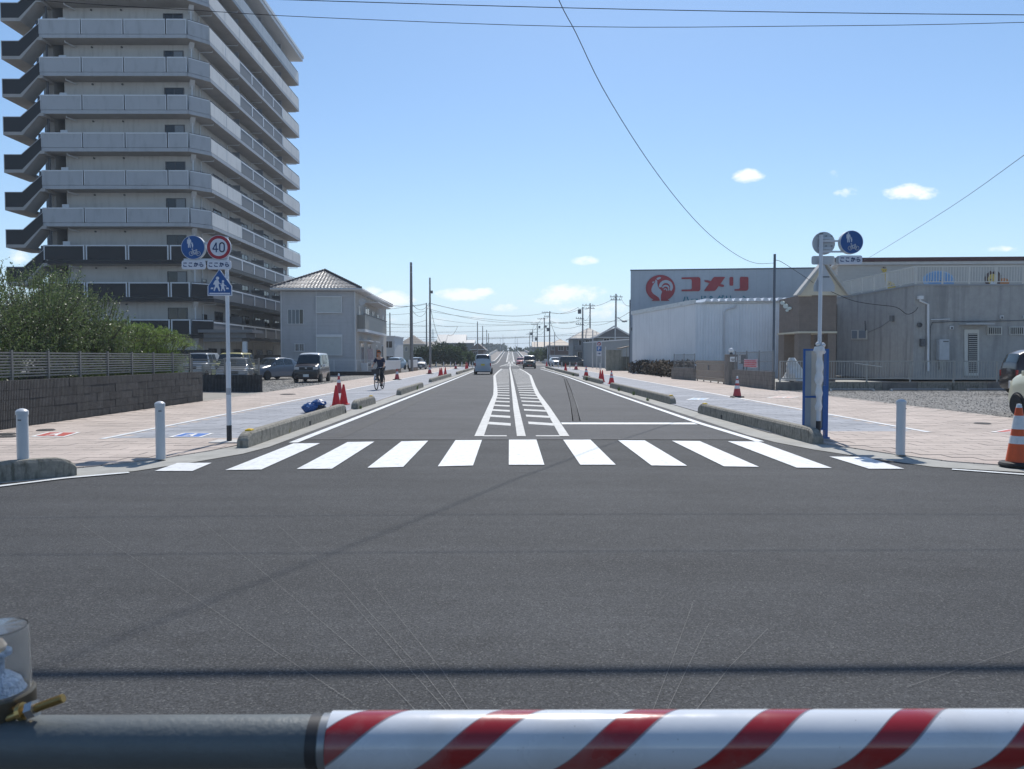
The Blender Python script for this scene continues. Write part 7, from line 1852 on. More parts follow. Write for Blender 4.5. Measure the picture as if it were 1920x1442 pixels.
# ------------------------------------------------------------------ wires
def wire(label, a, b, sag, r=.012, group=None, n=24, name='overhead_wire', m=None):
    a, b = Vector(a), Vector(b); g = MB(); pts = []
    for i in range(n + 1):
        k = i / n; p = a.lerp(b, k); p.z -= sag * 4 * k * (1 - k); pts.append(p)
    g.path(pts, r, 5); return tag(g.build(name, m or M_wire, fix=False), label, 'wire', group)
def pathwire(label, pts, r, name='overhead_wire', sub=4):
    P = [Vector(p) for p in pts]; out = []
    for i in range(len(P) - 1):
        p0, p1, p2, p3 = P[max(i - 1, 0)], P[i], P[i + 1], P[min(i + 2, len(P) - 1)]
        for k in range(sub):
            t_ = k / sub; out.append(.5 * ((2 * p1) + (p2 - p0) * t_ + (2 * p0 - 5 * p1 + 4 * p2 - p3) * t_ ** 2 + (3 * p1 - p0 - 3 * p2 + p3) * t_ ** 3))
    out.append(P[-1]); g = MB(); g.path(out, r, 5); return tag(g.build(name, M_wire, fix=False), label, 'wire')
pathwire('upper thin wire crossing the top of the picture', [at(-900, -60, 11.2), at(-300, -36, 11.1), at(200, -12, 11.05), at(550, 0, 11.0), at(1200, 18, 11.0), at(1920, 28, 11.0), at(2700, 30, 11.1)], .0058)
pathwire('lower thin wire crossing the top of the picture just below the other', [at(-900, -70, 12.9), at(-300, -30, 12.8), at(115, 4, 12.8), at(375, 20, 12.8), at(600, 33, 12.8), at(1080, 50, 12.8), at(1500, 49, 12.8), at(1920, 42, 12.8), at(2700, 15, 12.8)], .0055)
def onpl(xp, yp):       # the sagging wire hangs in one upright plane through its pole
    k = (xp - 957) / F; Y = (1.09 - .577 * 16.7) / (k - .577); return at(xp, yp, Y)
WP = lambda Y_, Z_: Vector((1.09 + .577 * (Y_ - 16.7), Y_, Z_))
pts = [WP(4, 19.2), WP(7, 16.6), WP(10, 14.2), WP(12, 12.65), WP(14, 11.25), WP(15.4, 10.33), onpl(1048, 0), onpl(1080, 62), onpl(1130, 165), onpl(1200, 279), onpl(1260, 362), onpl(1310, 420), onpl(1350, 456), onpl(1390, 483), onpl(1420, 494), Vector((B10.x - .05, 38, B10.z - .45))]
pathwire('long sagging wire from overhead down to the slim dark pole on the right', pts, .010)
pathwire('cable from the slim dark pole to the kindergarten porch', [Vector((B10.x + .05, 38, B10.z - .3)), at(1465, 491, 38.2), at(1492, 508, 41), at(1525, 530, 45.9)], .014)
pathwire('cable sagging across the kindergarten side wall', [at(1525, 530, 45.9), at(1561, 548, 45.6), at(1600, 564, 45), at(1640, 571, 44.5), at(1680, 576, 44.0), at(1700, 589, 43.9), at(1715, 584, 43.9), at(1721, 576, 43.9)], .018)
pathwire('thin wire rising from the terrace to the upper right edge', [at(1610, 492, 56), at(1640, 477, 50), at(1780, 390, 35), at(1920, 291, 25), at(2150, 120, 15)], .011)
wire('thick cable bundle high above the near cross street', (-26, 8.82, 7.3), (30, 9.42, 7.2), .25, .040, n=30, name='cable_bundle')
fw_ = 'far wires over the road'
wire('wire from the second left pole across the road to the boxed pole', A2 + Vector((0, 0, -3.4)), B4 + Vector((-1, 0, -.4)), 1.1, .035, fw_)
wire('wire from the thin left pole across to the far right pole', A3 + Vector((0, 0, -1.0)), B5 + Vector((-1, 0, -1.0)), 1.2, .03, fw_)
wire('wire between the tallest left pole and the second left pole, upper', A1 + Vector((0, 0, -4.3)), A2 + Vector((0, 0, -3.2)), .9, .025, fw_)
wire('wire between the tallest left pole and the second left pole, lower', A1 + Vector((0, 0, -4.9)), A2 + Vector((0, 0, -3.3)), 1.3, .02, fw_)
wire('wire from the house to the thin left pole', (-14, 84, 7.4), A3 + Vector((0, 0, -.2)), .3, .03, fw_)
wire('drooping wire from the second left pole towards the dark trees', A2 + Vector((0, 0, -3.6)), at(840, 628, 150), 3.2, .03, fw_)
wire('drooping wire from the tree side up to its stay', at(840, 628, 150), at(858, 612, 150), .8, .03, fw_)
wire('level wire from the second left pole to a stay above the trees', at(806, 607, 100), at(858, 612, 150), .2, .02, fw_)
for n, (xa, ya, xb, yb, Y, sg, r_) in enumerate(((500, 584, 800, 569, 140, 1.0, .03), (620, 618, 1030, 616, 190, .8, .035), (560, 626, 1100, 628, 230, 1.0, .04), (640, 634, 1000, 631, 250, .8, .04), (660, 604, 1110, 600, 230, 1.6, .035), (700, 590, 800, 583, 140, .3, .025), (806, 584, 1180, 600, 160, 1.4, .03), (895, 636, 1100, 622, 260, .6, .04), (560, 612, 800, 612, 210, .4, .03), (820, 645, 1060, 640, 300, .5, .05), (806, 596, 1010, 606, 190, 1.0, .03), (730, 606, 800, 600, 140, .5, .025))):
    wire('far level wire, %s' % ['high one ending at the tallest left pole', 'long one between the two rows of poles at mid height', 'long low one behind the shed on the right', 'lowest long one just above the roofs', 'long one passing above the boxed pole', 'short high one left of the thin left pole', 'one from the second left pole to the shed pole', 'one between the far left row and the brown house', 'one behind the pale grey house', 'very low one over the ramp', 'one from the second left pole to the second right pole', 'short one behind the dark pole'][n], at(xa, ya, Y), at(xb, yb, Y + 4), sg, r_, 'many far level wires near the horizon')
rw = 'wires running along the right row of poles'
PN = ['lamp-side pole', 'plain crossarm pole', 'transformer pole', 'boxed pole', 'first far pole', 'second far pole', 'third far pole', 'pole by the ramp']
seq = [B1, B2, B3, B4, B5, B6, B7, B8]
for a, b in zip(seq[1:], seq[2:]):
    for pos, dz, off in (('outer top', .1, -.8), ('inner top', .1, .1), ('middle', 2.0, 0), ('lowest', 3.0, .1)):
        wire('%s wire from %s to %s on the right' % (pos, PN[seq.index(a)], PN[seq.index(b)]), a + Vector((off, 0, -dz)), b + Vector((off, 0, -dz)), .7, .028, rw, n=12)
wire('wire from the tall right crossarm pole to the shed pole', B1 + Vector((.8, 0, -.5)), B11 + Vector((0, 0, -.6)), .5, .025)
wire('wire from the transformer pole towards the shop wall', B3 + Vector((0, 0, -2.6)), B11 + Vector((0, 0, -1.2)), .9, .02)
wire('wire between the two crossarm poles by the tiled houses', B2 + Vector((0, 0, -.6)), B1 + Vector((0, 0, -.5)), .4, .03)
wire('lower wire sagging from the boxed pole to the apartment roof', B4 + Vector((.1, 0, -2.0)), at(1053, 636, 168), 1.2, .035)

# ------------------------------------------------------------------ trees in the distance
def ftree(label, x, y, w, h, m, n=5000, leaf=.26, z0=0, group='dark trees at the left of the road', lob=6, seed=1, name='tree'):
    rr = random.Random(seed); L_ = []
    for i in range(lob):
        a = rr.uniform(0, 2 * pi); q = rr.uniform(.1, .55)
        L_.append((x + w * .5 * q * cos(a), y + w * .5 * q * sin(a), z0 + h * rr.uniform(.35, .72), w * rr.uniform(.25, .38), w * .3, h * rr.uniform(.24, .34)))
    L_.append((x, y, z0 + h * .35, w * .5, w * .4, h * .36))
    return shrub(name, label, 'tree', (x, y, z0), L_, n, leaf, m, group, shoots=int(n / 260), trunk=[(x, y, x + .1, y, z0 + h * .7, .16)], aspect=.6)
for i, (x, y, w, h, lab, m) in enumerate(((-15.5, 128, 4.6, 4.0, 'leftmost dark evergreen of the clump beyond the guard posts', M_leaf4), (-12.6, 126, 4.4, 4.6, 'second dark evergreen of the clump, low and round', M_leaf4), (-12.0, 134, 5.0, 5.4, 'tallest dark evergreen in the middle of the clump', M_leaf4),
                                          (-9.6, 128, 4.6, 4.4, 'fourth dark evergreen of the clump, round-topped', M_leaf5), (-9.3, 138, 4.6, 5.1, 'evergreen at the back of the clump, slightly browner', M_leaf4), (-7.4, 131, 3.4, 3.5, 'rightmost small bush of the clump beside the road', M_leaf5))):
    ftree(lab, x, y, w, h * .78, m, 15000, .24, seed=i + 3)
ftree('dark tree behind the small white building on the left', -19.8, 118, 3.6, 5.0, M_leaf4, 4000, .2, seed=21, group=None)
for i, (x, y, w, h, lab) in enumerate(((6.3, 190, 4.0, 4.2, 'bushy green tree right of the ramp behind the poles, left one'), (8.6, 182, 4.6, 4.0, 'bushy green tree right of the ramp, right one'), (9.9, 176, 3.2, 3.0, 'low bush at the right end of the far green clump'))):
    ftree(lab, x, y, w, h, M_leaf5, 5000, .25, seed=i + 40, group='green trees right of the ramp')
for i, (x, y, w, h, lab) in enumerate(((6.0, 430, 16, 7.5, 'round far tree showing above the crest of the ramp'), (27, 620, 34, 13, 'large distant blue-green tree right of the ramp'), (-20, 640, 40, 12, 'large distant blue-green tree left of the ramp'), (16, 560, 14, 8, 'small distant tree between the ramp and the large far tree'))):
    ftree(lab, x, y, w, h, mat('far_foliage', (.07, .10, .04), .9, var=.3, scale=.1) , 2600, w * .09, seed=i + 60, group='distant trees beyond the ramp')
g = MB(); rr = random.Random(5)
for i in range(5000):
    x = rr.uniform(-900, 900)
    if abs(x) < 12: continue
    y = 700 + rr.uniform(0, 60); z = rr.random() ** 1.3 * (7 + 4 * sin(x * .03) + 3 * sin(x * .11)); s = 3.2
    a = rr.uniform(0, pi); g.add([(x - s * cos(a), y - s * sin(a), z - s * .5), (x + s * cos(a), y + s * sin(a), z - s * .6), (x + s * .3, y, z + s * .8)], [(0, 1, 2)])
tag(g.build('far_wood', MATS['far_foliage'], fix=False), 'distant strip of trees along the horizon', None, None, 'stuff')

# ------------------------------------------------------------------ houses in the distance
def fhouse(label, x0, x1, y0, y1, ze, zridge, wall, roof, rtype='hip', wins=(), axis='x', ov=.5, group='houses in the distance', upper=None, gable=None):
    t = thing('house', ((x0 + x1) / 2, (y0 + y1) / 2, 0), label, 'house', group)
    g = MB(); g.box(x0, x1, y0, y1, 0, ze); g.build('wall', wall, t)
    a, b, c, d = (x0 - ov, y0 - ov, ze), (x1 + ov, y0 - ov, ze), (x1 + ov, y1 + ov, ze), (x0 - ov, y1 + ov, ze)
    q = MB(); cy = (y0 + y1) / 2; cx = (x0 + x1) / 2; hy = (y1 - y0) / 2 + ov; hx = (x1 - x0) / 2 + ov
    if rtype == 'hip':
        if hx >= hy: r1, r2 = (x0 - ov + hy, cy, zridge), (x1 + ov - hy, cy, zridge)
        else: r1 = r2 = None
        if r1: q.add([a, b, c, d, r1, r2], [(0, 1, 5, 4), (1, 2, 5), (2, 3, 4, 5), (3, 0, 4), (0, 3, 2, 1)])
        else:
            r1, r2 = (cx, y0 - ov + hx, zridge), (cx, y1 + ov - hx, zridge); q.add([a, b, c, d, r1, r2], [(0, 1, 4), (1, 2, 5, 4), (2, 3, 5), (3, 0, 4, 5), (0, 3, 2, 1)])
    elif rtype == 'gx':      # ridge along x
        q.add([a, b, c, d, (x0 - ov, cy, zridge), (x1 + ov, cy, zridge)], [(0, 1, 5, 4), (1, 2, 5), (2, 3, 4, 5), (3, 0, 4), (0, 3, 2, 1)])
    elif rtype == 'gy':
        q.add([a, b, c, d, (cx, y0 - ov, zridge), (cx, y1 + ov, zridge)], [(0, 1, 4), (1, 2, 5, 4), (2, 3, 5), (3, 0, 4, 5), (0, 3, 2, 1)])
    else: q.box(x0 - .1, x1 + .1, y0 - .1, y1 + .1, ze, ze + .15)
    rf = q.build('roof', roof, t)
    if rtype != 'flat':
        q = MB(); q.box(x0 - ov - .03, x1 + ov + .03, y0 - ov - .03, y0 - ov + .08, ze - .14, ze - .005); q.box(x0 - ov, x0 - ov + .1, y0 - ov, y1 + ov, ze - .14, ze - .006); q.box(x1 + ov - .1, x1 + ov, y0 - ov, y1 + ov, ze - .14, ze - .006); q.build('eaves', M_trim, t)
    for (xa, xb, za, zb) in wins:
        opening('window', t, ((xa + xb) / 2, y0, (za + zb) / 2), xb - xa, zb - za, 0, M_trim, 2, fr=.07)
    return t
W_c = mat('far_cream', (.34, .32, .27), .85, var=.06); W_g = mat('far_grey', (.24, .25, .26), .85, var=.06); W_b = mat('far_brown', (.13, .09, .08), .8, var=.08); W_w = mat('far_white', (.52, .54, .55), .8, var=.05)
Rg = ribbed('far_roof_grey', (.15, .15, .16), .6, rough=.6, depth=.05, horiz=True, dark=.8); Rb = ribbed('far_roof_brown', (.20, .16, .13), .6, rough=.6, depth=.05, horiz=True, dark=.8); Rl = ribbed('far_roof_pale', (.38, .39, .39), .8, rough=.5, depth=.04, horiz=False, dark=.85)
X = lambda px_, Y: (px_ - 957) / F * Y
Z = lambda py_, Y: 1.52 + (670 - py_) / F * Y
fhouse('small white flat-roofed shop building behind the pale grey house', X(700, 98), X(740, 98), 98, 106, Z(632, 98), 0, W_w, W_w, 'flat', [(X(722, 98), X(736, 98), Z(652, 98), Z(640, 98)), (X(722, 98), X(738, 98), .3, Z(668, 98))])
fhouse('cream house with a brown hipped roof left of the tall left pole', X(752, 190), X(793, 190), 190, 197, Z(645, 190), Z(630, 190) + .3, W_c, Rb, 'hip', [(X(760, 190), X(764, 190), Z(658, 190), Z(651, 190)), (X(784, 190), X(790, 190), Z(658, 190), Z(651, 190))])
fhouse('low house with a wide gable roof between the two left poles', X(787, 215), X(816, 215), 215, 222, Z(652, 215), Z(640, 215), W_g, Rg, 'gx', [(X(806, 215), X(812, 215), Z(660, 215), Z(655, 215))])
fhouse('house with a broad pale metal roof above the dark trees', X(822, 205), X(870, 205), 205, 214, Z(643, 205), Z(626.5, 205), W_g, Rl, 'gx', [])
fhouse('lower pale-roofed annex right of the broad roof', X(871, 205), X(887, 205), 205, 211, Z(643, 205), Z(637, 205), W_g, Rl, 'gx', [])
fhouse('brown-walled house at the right end of the left houses', X(884, 190), X(906, 190), 192, 215, Z(655, 192), Z(643, 192), W_b, Rb, 'gy', [(X(888, 190), X(895, 190), Z(668, 190), Z(660, 190))])
bg_ = 'houses in the distance on the right'
fhouse('brown two-storey apartment house with white windows on the far right', X(1031, 170), X(1072, 170), 170, 186, Z(648, 170), Z(635.5, 170), W_b, Rb, 'hip', [(X(1034, 170), X(1039, 170), Z(656, 170), Z(650, 170)), (X(1047, 170), X(1056, 170), Z(657, 170), Z(649, 170)), (X(1063, 170), X(1071, 170), Z(657, 170), Z(649, 170))], group=bg_)
fhouse('long low roofed house farther behind the brown apartment house', X(1000, 240), X(1034, 240), 235, 245, Z(651, 240), Z(641, 240), W_g, Rb, 'gx', [], group=bg_)
h2 = fhouse('grey two-storey house with tiled roof and balcony behind the transformer pole', X(1074, 133), X(1140, 133), 133, 143, Z(634.5, 133), Z(613.5, 133), W_g, Rg, 'hip', [(X(1085, 133), X(1095, 133), Z(648, 133), Z(638, 133)), (X(1098, 133), X(1104, 133), Z(647, 133), Z(638, 133)), (X(1083, 133), X(1092, 133), Z(672, 133), Z(660, 133))], group=bg_)
g = MB(); g.box(X(1079, 132), X(1094, 132), 131.6, 132.9, Z(657, 132), Z(647, 132)); g.build('balcony', W_g, h2)
fhouse('grey house with a white-edged tile gable roof beside the shed pole', X(1122, 118), X(1182, 118), 118, 128, Z(632, 118), Z(615, 118), W_g, Rg, 'gy', [(X(1132, 118), X(1142, 118), Z(640, 118), Z(635, 118))], group=bg_)
# white verge tiles of the gable
t = thing('verge_tiles', (X(1150, 117), 117.3, Z(632, 118)), 'row of white stepped verge tiles on the gable of the grey house', 'roof tiles')
ga_, gb_ = Vector((X(1119, 117.3), 117.3, Z(633, 117.3))), Vector((X(1151, 117.3), 117.3, Z(613.5, 117.3))); gc_ = Vector((X(1186, 117.3), 117.3, Z(633, 117.3)))
for A_, B_ in ((ga_, gb_), (gb_, gc_)):
    for i in range(12):
        p = A_.lerp(B_, i / 12); q_ = A_.lerp(B_, (i + 1.1) / 12); g = MB(); g.slabp([p, q_, q_ + Vector((0, 0, .22)), p + Vector((0, 0, .28))], (0, .25, 0)); g.build('verge_tile', mat('verge_white', (.60, .60, .60), .4), t)
# long grey cladding wall and concrete shed
t = thing('cladding_wall', (13, 104, 0), 'long grey corrugated wall behind the parking sign', 'wall')
M_cw = ribbed('cladding_grey', (.25, .27, .28), .45, rough=.7, depth=.02, dark=.85)
a, b = Vector((X(1094.5, 118), 118, 0)), Vector((X(1182, 96), 96, 0))
for i in range(11):
    p, q_ = a.lerp(b, i / 11), a.lerp(b, (i + .985) / 11); g = MB(); g.seg(p, q_, .02, 3.75, .12); g.build('panel', M_cw, t)
g = MB(); g.seg(a, b, 3.76, 3.9, .25); g.build('coping', M_trim, t)
sh = thing('concrete_shed', (12, 84, 0), 'low weathered concrete wall and lean-to beside the shed corner pole', 'shed')
M_cs = mat('old_concrete_wall', (.28, .28, .24), .9, var=.15, scale=2, stain=.6)
g = MB(); g.box(X(1136.5, 84), X(1165, 84), 84, 84.2, 0, 2.35); g.build('front_wall', M_cs, sh)
g = MB(); g.slabp([(X(1162, 86), 84, 2.5), (X(1184, 84), 84, 2.75), (X(1184, 84), 84, 2.83), (X(1160, 86), 84, 2.58)], (0, 4, 0)); g.build('lean_to_roof', mat('rust_sheet', (.16, .13, .10), .8, var=.3), sh)
for i in range(3):
    xx = X(1166, 84) + i * .5; g = MB(); g.box(xx, xx + .06, 84, 84.06, 0, 2.6); g.build('post', M_cs, sh)
g = MB(); g.box(X(1165.5, 84), X(1181, 84), 84.1, 84.2, 0, 1.6); g.build('low_wall', mat('dark_blocks', (.14, .14, .12), .9, var=.2), sh)
cp = thing('carport', (X(1052, 150), 150, 0), 'pale carport roof over parked cars in front of the brown apartment house', 'carport')
g = MB(); g.box(X(1032, 150), X(1072, 150), 149, 154, Z(672, 150) + .2, Z(667.5, 150)+.2); g.build('roof', W_w, cp)
for xx in (X(1033, 150), X(1052, 150), X(1071, 150)): g = MB(); g.box(xx - .05, xx + .05, 149.2, 149.3, 0, Z(672, 150) + .2); g.build('post', W_w, cp)
# parking sign
x = X(1123, 95); t = thing('parking_sign', (x, 95, 0), 'tall parking sign with a red emblem, a white P on blue and a blue arrow', 'sign')
for dx in (-.28, .28): g = MB(); g.tube((x + dx, 95, 0), (x + dx, 95, Z(640, 95)), .035, n=8); g.build('post', MATS['pole_white'], t)
zt_, zb_ = Z(640, 95), Z(667.5, 95); g = MB(); g.box(x - .31, x + .31, 94.9, 94.95, zb_, zt_); bd = g.build('board', M_swhite, t)
g = MB(); g.box(x - .30, x + .30, 94.885, 94.9, zb_ + .62, zb_ + 1.22); g.build('blue_field', mat('p_blue', (.02, .13, .40), .4), bd)
text('letter', 'P', .42, .30, (x, 94.88, zb_ + .92), M_swhite, bd, bold=.03)
g = MB(); g.slabp([(x + a_, 94.88, zb_ + .30 + b_) for a_, b_ in ((-.2, -.035), (.02, -.035), (.02, -.13), (.22, 0), (.02, .13), (.02, .035), (-.2, .035))], (0, .01, 0)); g.build('arrow', M_navy, bd)
g = MB(); g.slabp([(px_, 94.885, pz_) for px_, pz_ in disc(x, zb_ + 1.54, .24)], (0, .012, 0)); em_ = g.build('emblem', M_red, bd)
g = MB(); g.slabp([(x + a_, 94.875, zb_ + 1.54 + b_) for a_, b_ in ((-.10, .12), (-.02, .05), (.10, .10), (.14, -.02), (.04, -.02), (.0, -.2), (-.05, -.2), (-.12, -.06))], (0, .008, 0)); g.build('emblem_shape', M_swhite, em_)
# guard posts of the far crossing, pickets
ORD = ['first', 'second', 'third', 'fourth', 'fifth', 'sixth', 'seventh', 'eighth']
def gpost(x, y, label, group, h=.85, T_=[None]):
    if T_[0] is None:
        t = thing('guard_post', (0, 0, 0), '', 'guard post'); g = MB(); g.lathe((0, 0, 0), [(.06, 0), (.06, h - .04), (.03, h)], 8); g.build('tube', MATS['pole_white'], t, smooth=True)
        g = MB(); g.lathe((0, 0, h * .8), [(.064, 0), (.064, .07)], 8); g.build('band', M_insul, t); T_[0] = tree(t); t.location = (x, y, 0); t['label'] = label; t['group'] = group; return t
    return copythink(T_[0], (x, y, 0), 0, label, group)
for i, px_ in enumerate((818, 832, 845, 854, 866, 874, 881, 886)): gpost(X(px_, 112), 112, '%s white guard post from the left before the far dark trees' % ORD[i], 'white guard posts at the far left crossing')
for i, (px_, Y) in enumerate(((1032, 118), (1038, 114), (1047, 110), (1053.5, 108), (1068.5, 106), (1081.5, 104), (1125, 92))): gpost(X(px_, Y), Y, '%s white guard post from the left along the far right pavement' % ORD[i], 'white guard posts on the far right')
def picket(label, p, q, h, zb, base_m):
    p, q = Vector(p), Vector(q); Ln = (q - p).length; d = (q - p) / Ln
    t = thing('picket_fence', ((p.x + q.x) / 2, (p.y + q.y) / 2, 0), label, 'fence')
    g = MB(); g.seg(p, q, 0, zb, .15); g.build('base_wall', base_m, t)
    g = MB(); g.seg(p, q, zb + .1, zb + .15, .04); g.seg(p, q, zb + h - .06, zb + h - .01, .04); g.build('rail', M_white, t)
    g = MB()
    for i in range(int(Ln / .14)): c = p + d * (i * .14 + .07); g.box(c.x - .03, c.x + .03, c.y - .012, c.y + .012, zb + .05, zb + h)
    tag(g.build('pickets', M_white, t, fix=False), kind='stuff')
M_bbase = mat('brown_base', (.12, .085, .06), .9, var=.2)
picket('white picket fence on a brown base beside the pale grey house', (-10.9, 62.5), (-10.9, 74), .9, .35, M_bbase)
picket('white picket fence in front of the parked cars beyond the house', (-10.7, 79), (-10.7, 86), .9, .35, M_bbase)
t = thing('lot_fence', (-14.5, 62.4, 0), 'thin pale wire fence on a dark base in front of the pale grey house', 'fence')
g = MB(); g.box(-20.5, -10.9, 62.35, 62.5, 0, .32); g.build('base_wall', mat('dark_base', (.045, .035, .032), .9), t)
g = MB(); g.box(-20.5, -10.95, 62.4, 62.42, 1.28, 1.31); g.box(-20.5, -10.95, 62.4, 62.42, .36, .38); g.build('rail', M_trim, t)
for i in range(6): g = MB(); g.box(-20.3 + i * 1.85, -20.26 + i * 1.85, 62.38, 62.44, .3, 1.32); g.build('post', M_trim, t)
g = MB()
for i in range(120): g.box(-20.45 + i * .08, -20.445 + i * .08, 62.405, 62.415, .38, 1.28)
tag(g.build('mesh_wires', M_trim, t, fix=False), kind='stuff')
# parked bicycle-like clutter: scooter by the picket fence
t = thing('moped', (-11.9, 77.0, 0), 'dark moped parked between the two picket fences', 'moped')
for y in (76.4, 77.6): g = MB(); g.lathe((-11.5, y, .25), [(.12, -.05), (.25, -.05), (.25, .05), (.12, .05)], 14, 'x'); g.build('wheel', M_tyre, t)
g = MB(); g.box(-11.65, -11.35, 76.6, 77.6, .25, .5); g.box(-11.62, -11.38, 77.1, 77.7, .5, .8); g.slabp([(-11.6, 76.45, .35), (-11.4, 76.45, .35), (-11.4, 76.6, 1.0), (-11.6, 76.6, 1.0)], (0, .1, 0)); g.build('body', M_plast, t, bevel=.03)
g = MB(); g.tube((-11.85, 76.6, 1.05), (-11.15, 76.6, 1.05), .02); g.build('handlebar', M_chrome, t)
# lattice pylons
for n, (px_, yt, Y, lab) in enumerate(((812, 617, 900, 'far lattice pylon above the house roofs on the left'), (951.5, 646, 1500, 'tiny lattice pylon above the crest of the ramp'))):
    x, h = X(px_, Y), Z(yt, Y); t = thing('pylon', (x, Y, 0), lab, 'pylon'); g = MB()
    for sx in (-1, 1):
        for sy in (-1, 1): g.tube((x + sx * h * .07, Y + sy * h * .07, 0), (x + sx * .3, Y + sy * .3, h), .16, n=4)
    for k in range(9):
        z0 = h * k / 9; w0 = h * .07 * (1 - k / 9) + .3 * k / 9; z1 = h * (k + 1) / 9; w1 = h * .07 * (1 - (k + 1) / 9) + .3 * (k + 1) / 9
        for sy in (-1, 1): g.tube((x - w0, Y + sy * w0, z0), (x + w1, Y + sy * w1, z1), .12, n=4); g.tube((x + w0, Y + sy * w0, z0), (x - w1, Y + sy * w1, z1), .12, n=4)
    g.build('lattice', M_steel, t)
    for k in (.72, .84, .95): g = MB(); g.box(x - h * .09, x + h * .09, Y - .3, Y + .3, h * k, h * k + .35); g.build('crossarm', M_steel, t)

# ------------------------------------------------------------------ the barrier pole in the foreground
D0 = 1.136
def dp(x, y, d): 
    r = ray(x, y); fwd = ray(960, 721); return EYE + r * (d / r.dot(fwd.normalized()))
M_pipe = mat('grey_pipe', (.11, .125, .13), .5, .15, var=.08, scale=12, stain=.3, stainscale=(2, 8, 8), staincol=(.05, .055, .06), spec=.5, bump=.1, bscale=90)
M_strip = bpy.data.materials.new('striped_sleeve'); M_strip.use_nodes = True
n, l, b = nodes_of(M_strip)
b.inputs['Roughness'].default_value = .16; b.inputs['Coat Weight'].default_value = .5; b.inputs['Coat Roughness'].default_value = .08
tcn = n.new('ShaderNodeTexCoord'); sx_ = n.new('ShaderNodeSeparateXYZ'); l.new(tcn.outputs['Object'], sx_.inputs[0])
def nm(op, a, b2=None):
    q = n.new('ShaderNodeMath'); q.operation = op
    for i, v in enumerate((a, b2)):
        if v is None: continue
        if isinstance(v, (int, float)): q.inputs[i].default_value = v
        else: l.new(v, q.inputs[i])
    return q.outputs[0]
ang = nm('ARCTAN2', sx_.outputs[2], nm('MULTIPLY', sx_.outputs[1], -1.0))     # 0 towards the camera, +90 deg at the top
PITCHM = .206
tt = nm('ADD', nm('DIVIDE', nm('SUBTRACT', sx_.outputs[0], -.046), PITCHM), nm('MULTIPLY', ang, -1.6 / (2 * pi)))
fr_ = nm('FRACT', nm('ADD', tt, 10.0))
isred = nm('LESS_THAN', fr_, .33)
edge = nm('LESS_THAN', nm('ABSOLUTE', nm('SUBTRACT', nm('ABSOLUTE', nm('SUBTRACT', fr_, .165)), .165)), .013)
nzb = n.new('ShaderNodeTexNoise'); nzb.inputs['Scale'].default_value = 9; nzb.inputs['Detail'].default_value = 5; l.new(tcn.outputs['Object'], nzb.inputs['Vector'])
mA = n.new('ShaderNodeMix'); mA.data_type = 'RGBA'; l.new(isred, mA.inputs[0]); mA.inputs[6].default_value = (.56, .585, .62, 1); mA.inputs[7].default_value = (.27, .012, .014, 1)
mB = n.new('ShaderNodeMix'); mB.data_type = 'RGBA'; l.new(nm('MULTIPLY', edge, .8), mB.inputs[0]); l.new(mA.outputs[2], mB.inputs[6]); mB.inputs[7].default_value = (.16, .16, .18, 1)
specks = n.new('ShaderNodeTexVoronoi'); specks.inputs['Scale'].default_value = 55; l.new(tcn.outputs['Object'], specks.inputs['Vector'])
mC = n.new('ShaderNodeMix'); mC.data_type = 'RGBA'; l.new(nm('MULTIPLY', nm('LESS_THAN', specks.outputs['Distance'], .055), .5), mC.inputs[0]); l.new(mB.outputs[2], mC.inputs[6]); mC.inputs[7].default_value = (.10, .10, .11, 1)
mD = n.new('ShaderNodeMix'); mD.data_type = 'RGBA'; dm = n.new('ShaderNodeMapRange'); dm.inputs[1].default_value = .52; dm.inputs[2].default_value = .75; dm.inputs[4].default_value = .35; l.new(nzb.outputs[0], dm.inputs[0])
l.new(dm.outputs[0], mD.inputs[0]); l.new(mC.outputs[2], mD.inputs[6]); mD.inputs[7].default_value = (.30, .29, .27, 1); l.new(mD.outputs[2], b.inputs['Base Color'])
rg = n.new('ShaderNodeMapRange'); rg.inputs[1].default_value = .35; rg.inputs[2].default_value = .7; rg.inputs[3].default_value = .14; rg.inputs[4].default_value = .34; l.new(nzb.outputs[0], rg.inputs[0]); l.new(rg.outputs[0], b.inputs['Roughness'])
nzw = n.new('ShaderNodeTexNoise'); nzw.inputs['Scale'].default_value = 14; nzw.inputs['Detail'].default_value = 3; l.new(tcn.outputs['Object'], nzw.inputs['Vector'])
bpw = n.new('ShaderNodeBump'); bpw.inputs['Strength'].default_value = .25; bpw.inputs['Distance'].default_value = .004; l.new(nzw.outputs[0], bpw.inputs['Height']); l.new(bpw.outputs[0], b.inputs['Normal'])
MATS['striped_sleeve'] = M_strip
ba, bb = dp(0, 1391.5, D0), dp(1920, 1386.5, D0); bd_ = (bb - ba).normalized()
br = thing('barrier_pole', (ba + bb) / 2 * 1.0, 'grey steel barrier pipe with a red and white spiral striped sleeve, nearest the camera', 'barrier')
org_ = (ba + bb) / 2
P_l, P_r = ba - bd_ * 1.6, bb + bd_ * 1.4
jn = dp(620, 1390, D0)
g = MB(); g.tube(P_l, P_r, .0378, n=48); g.build('pipe', M_pipe, br, smooth=True)
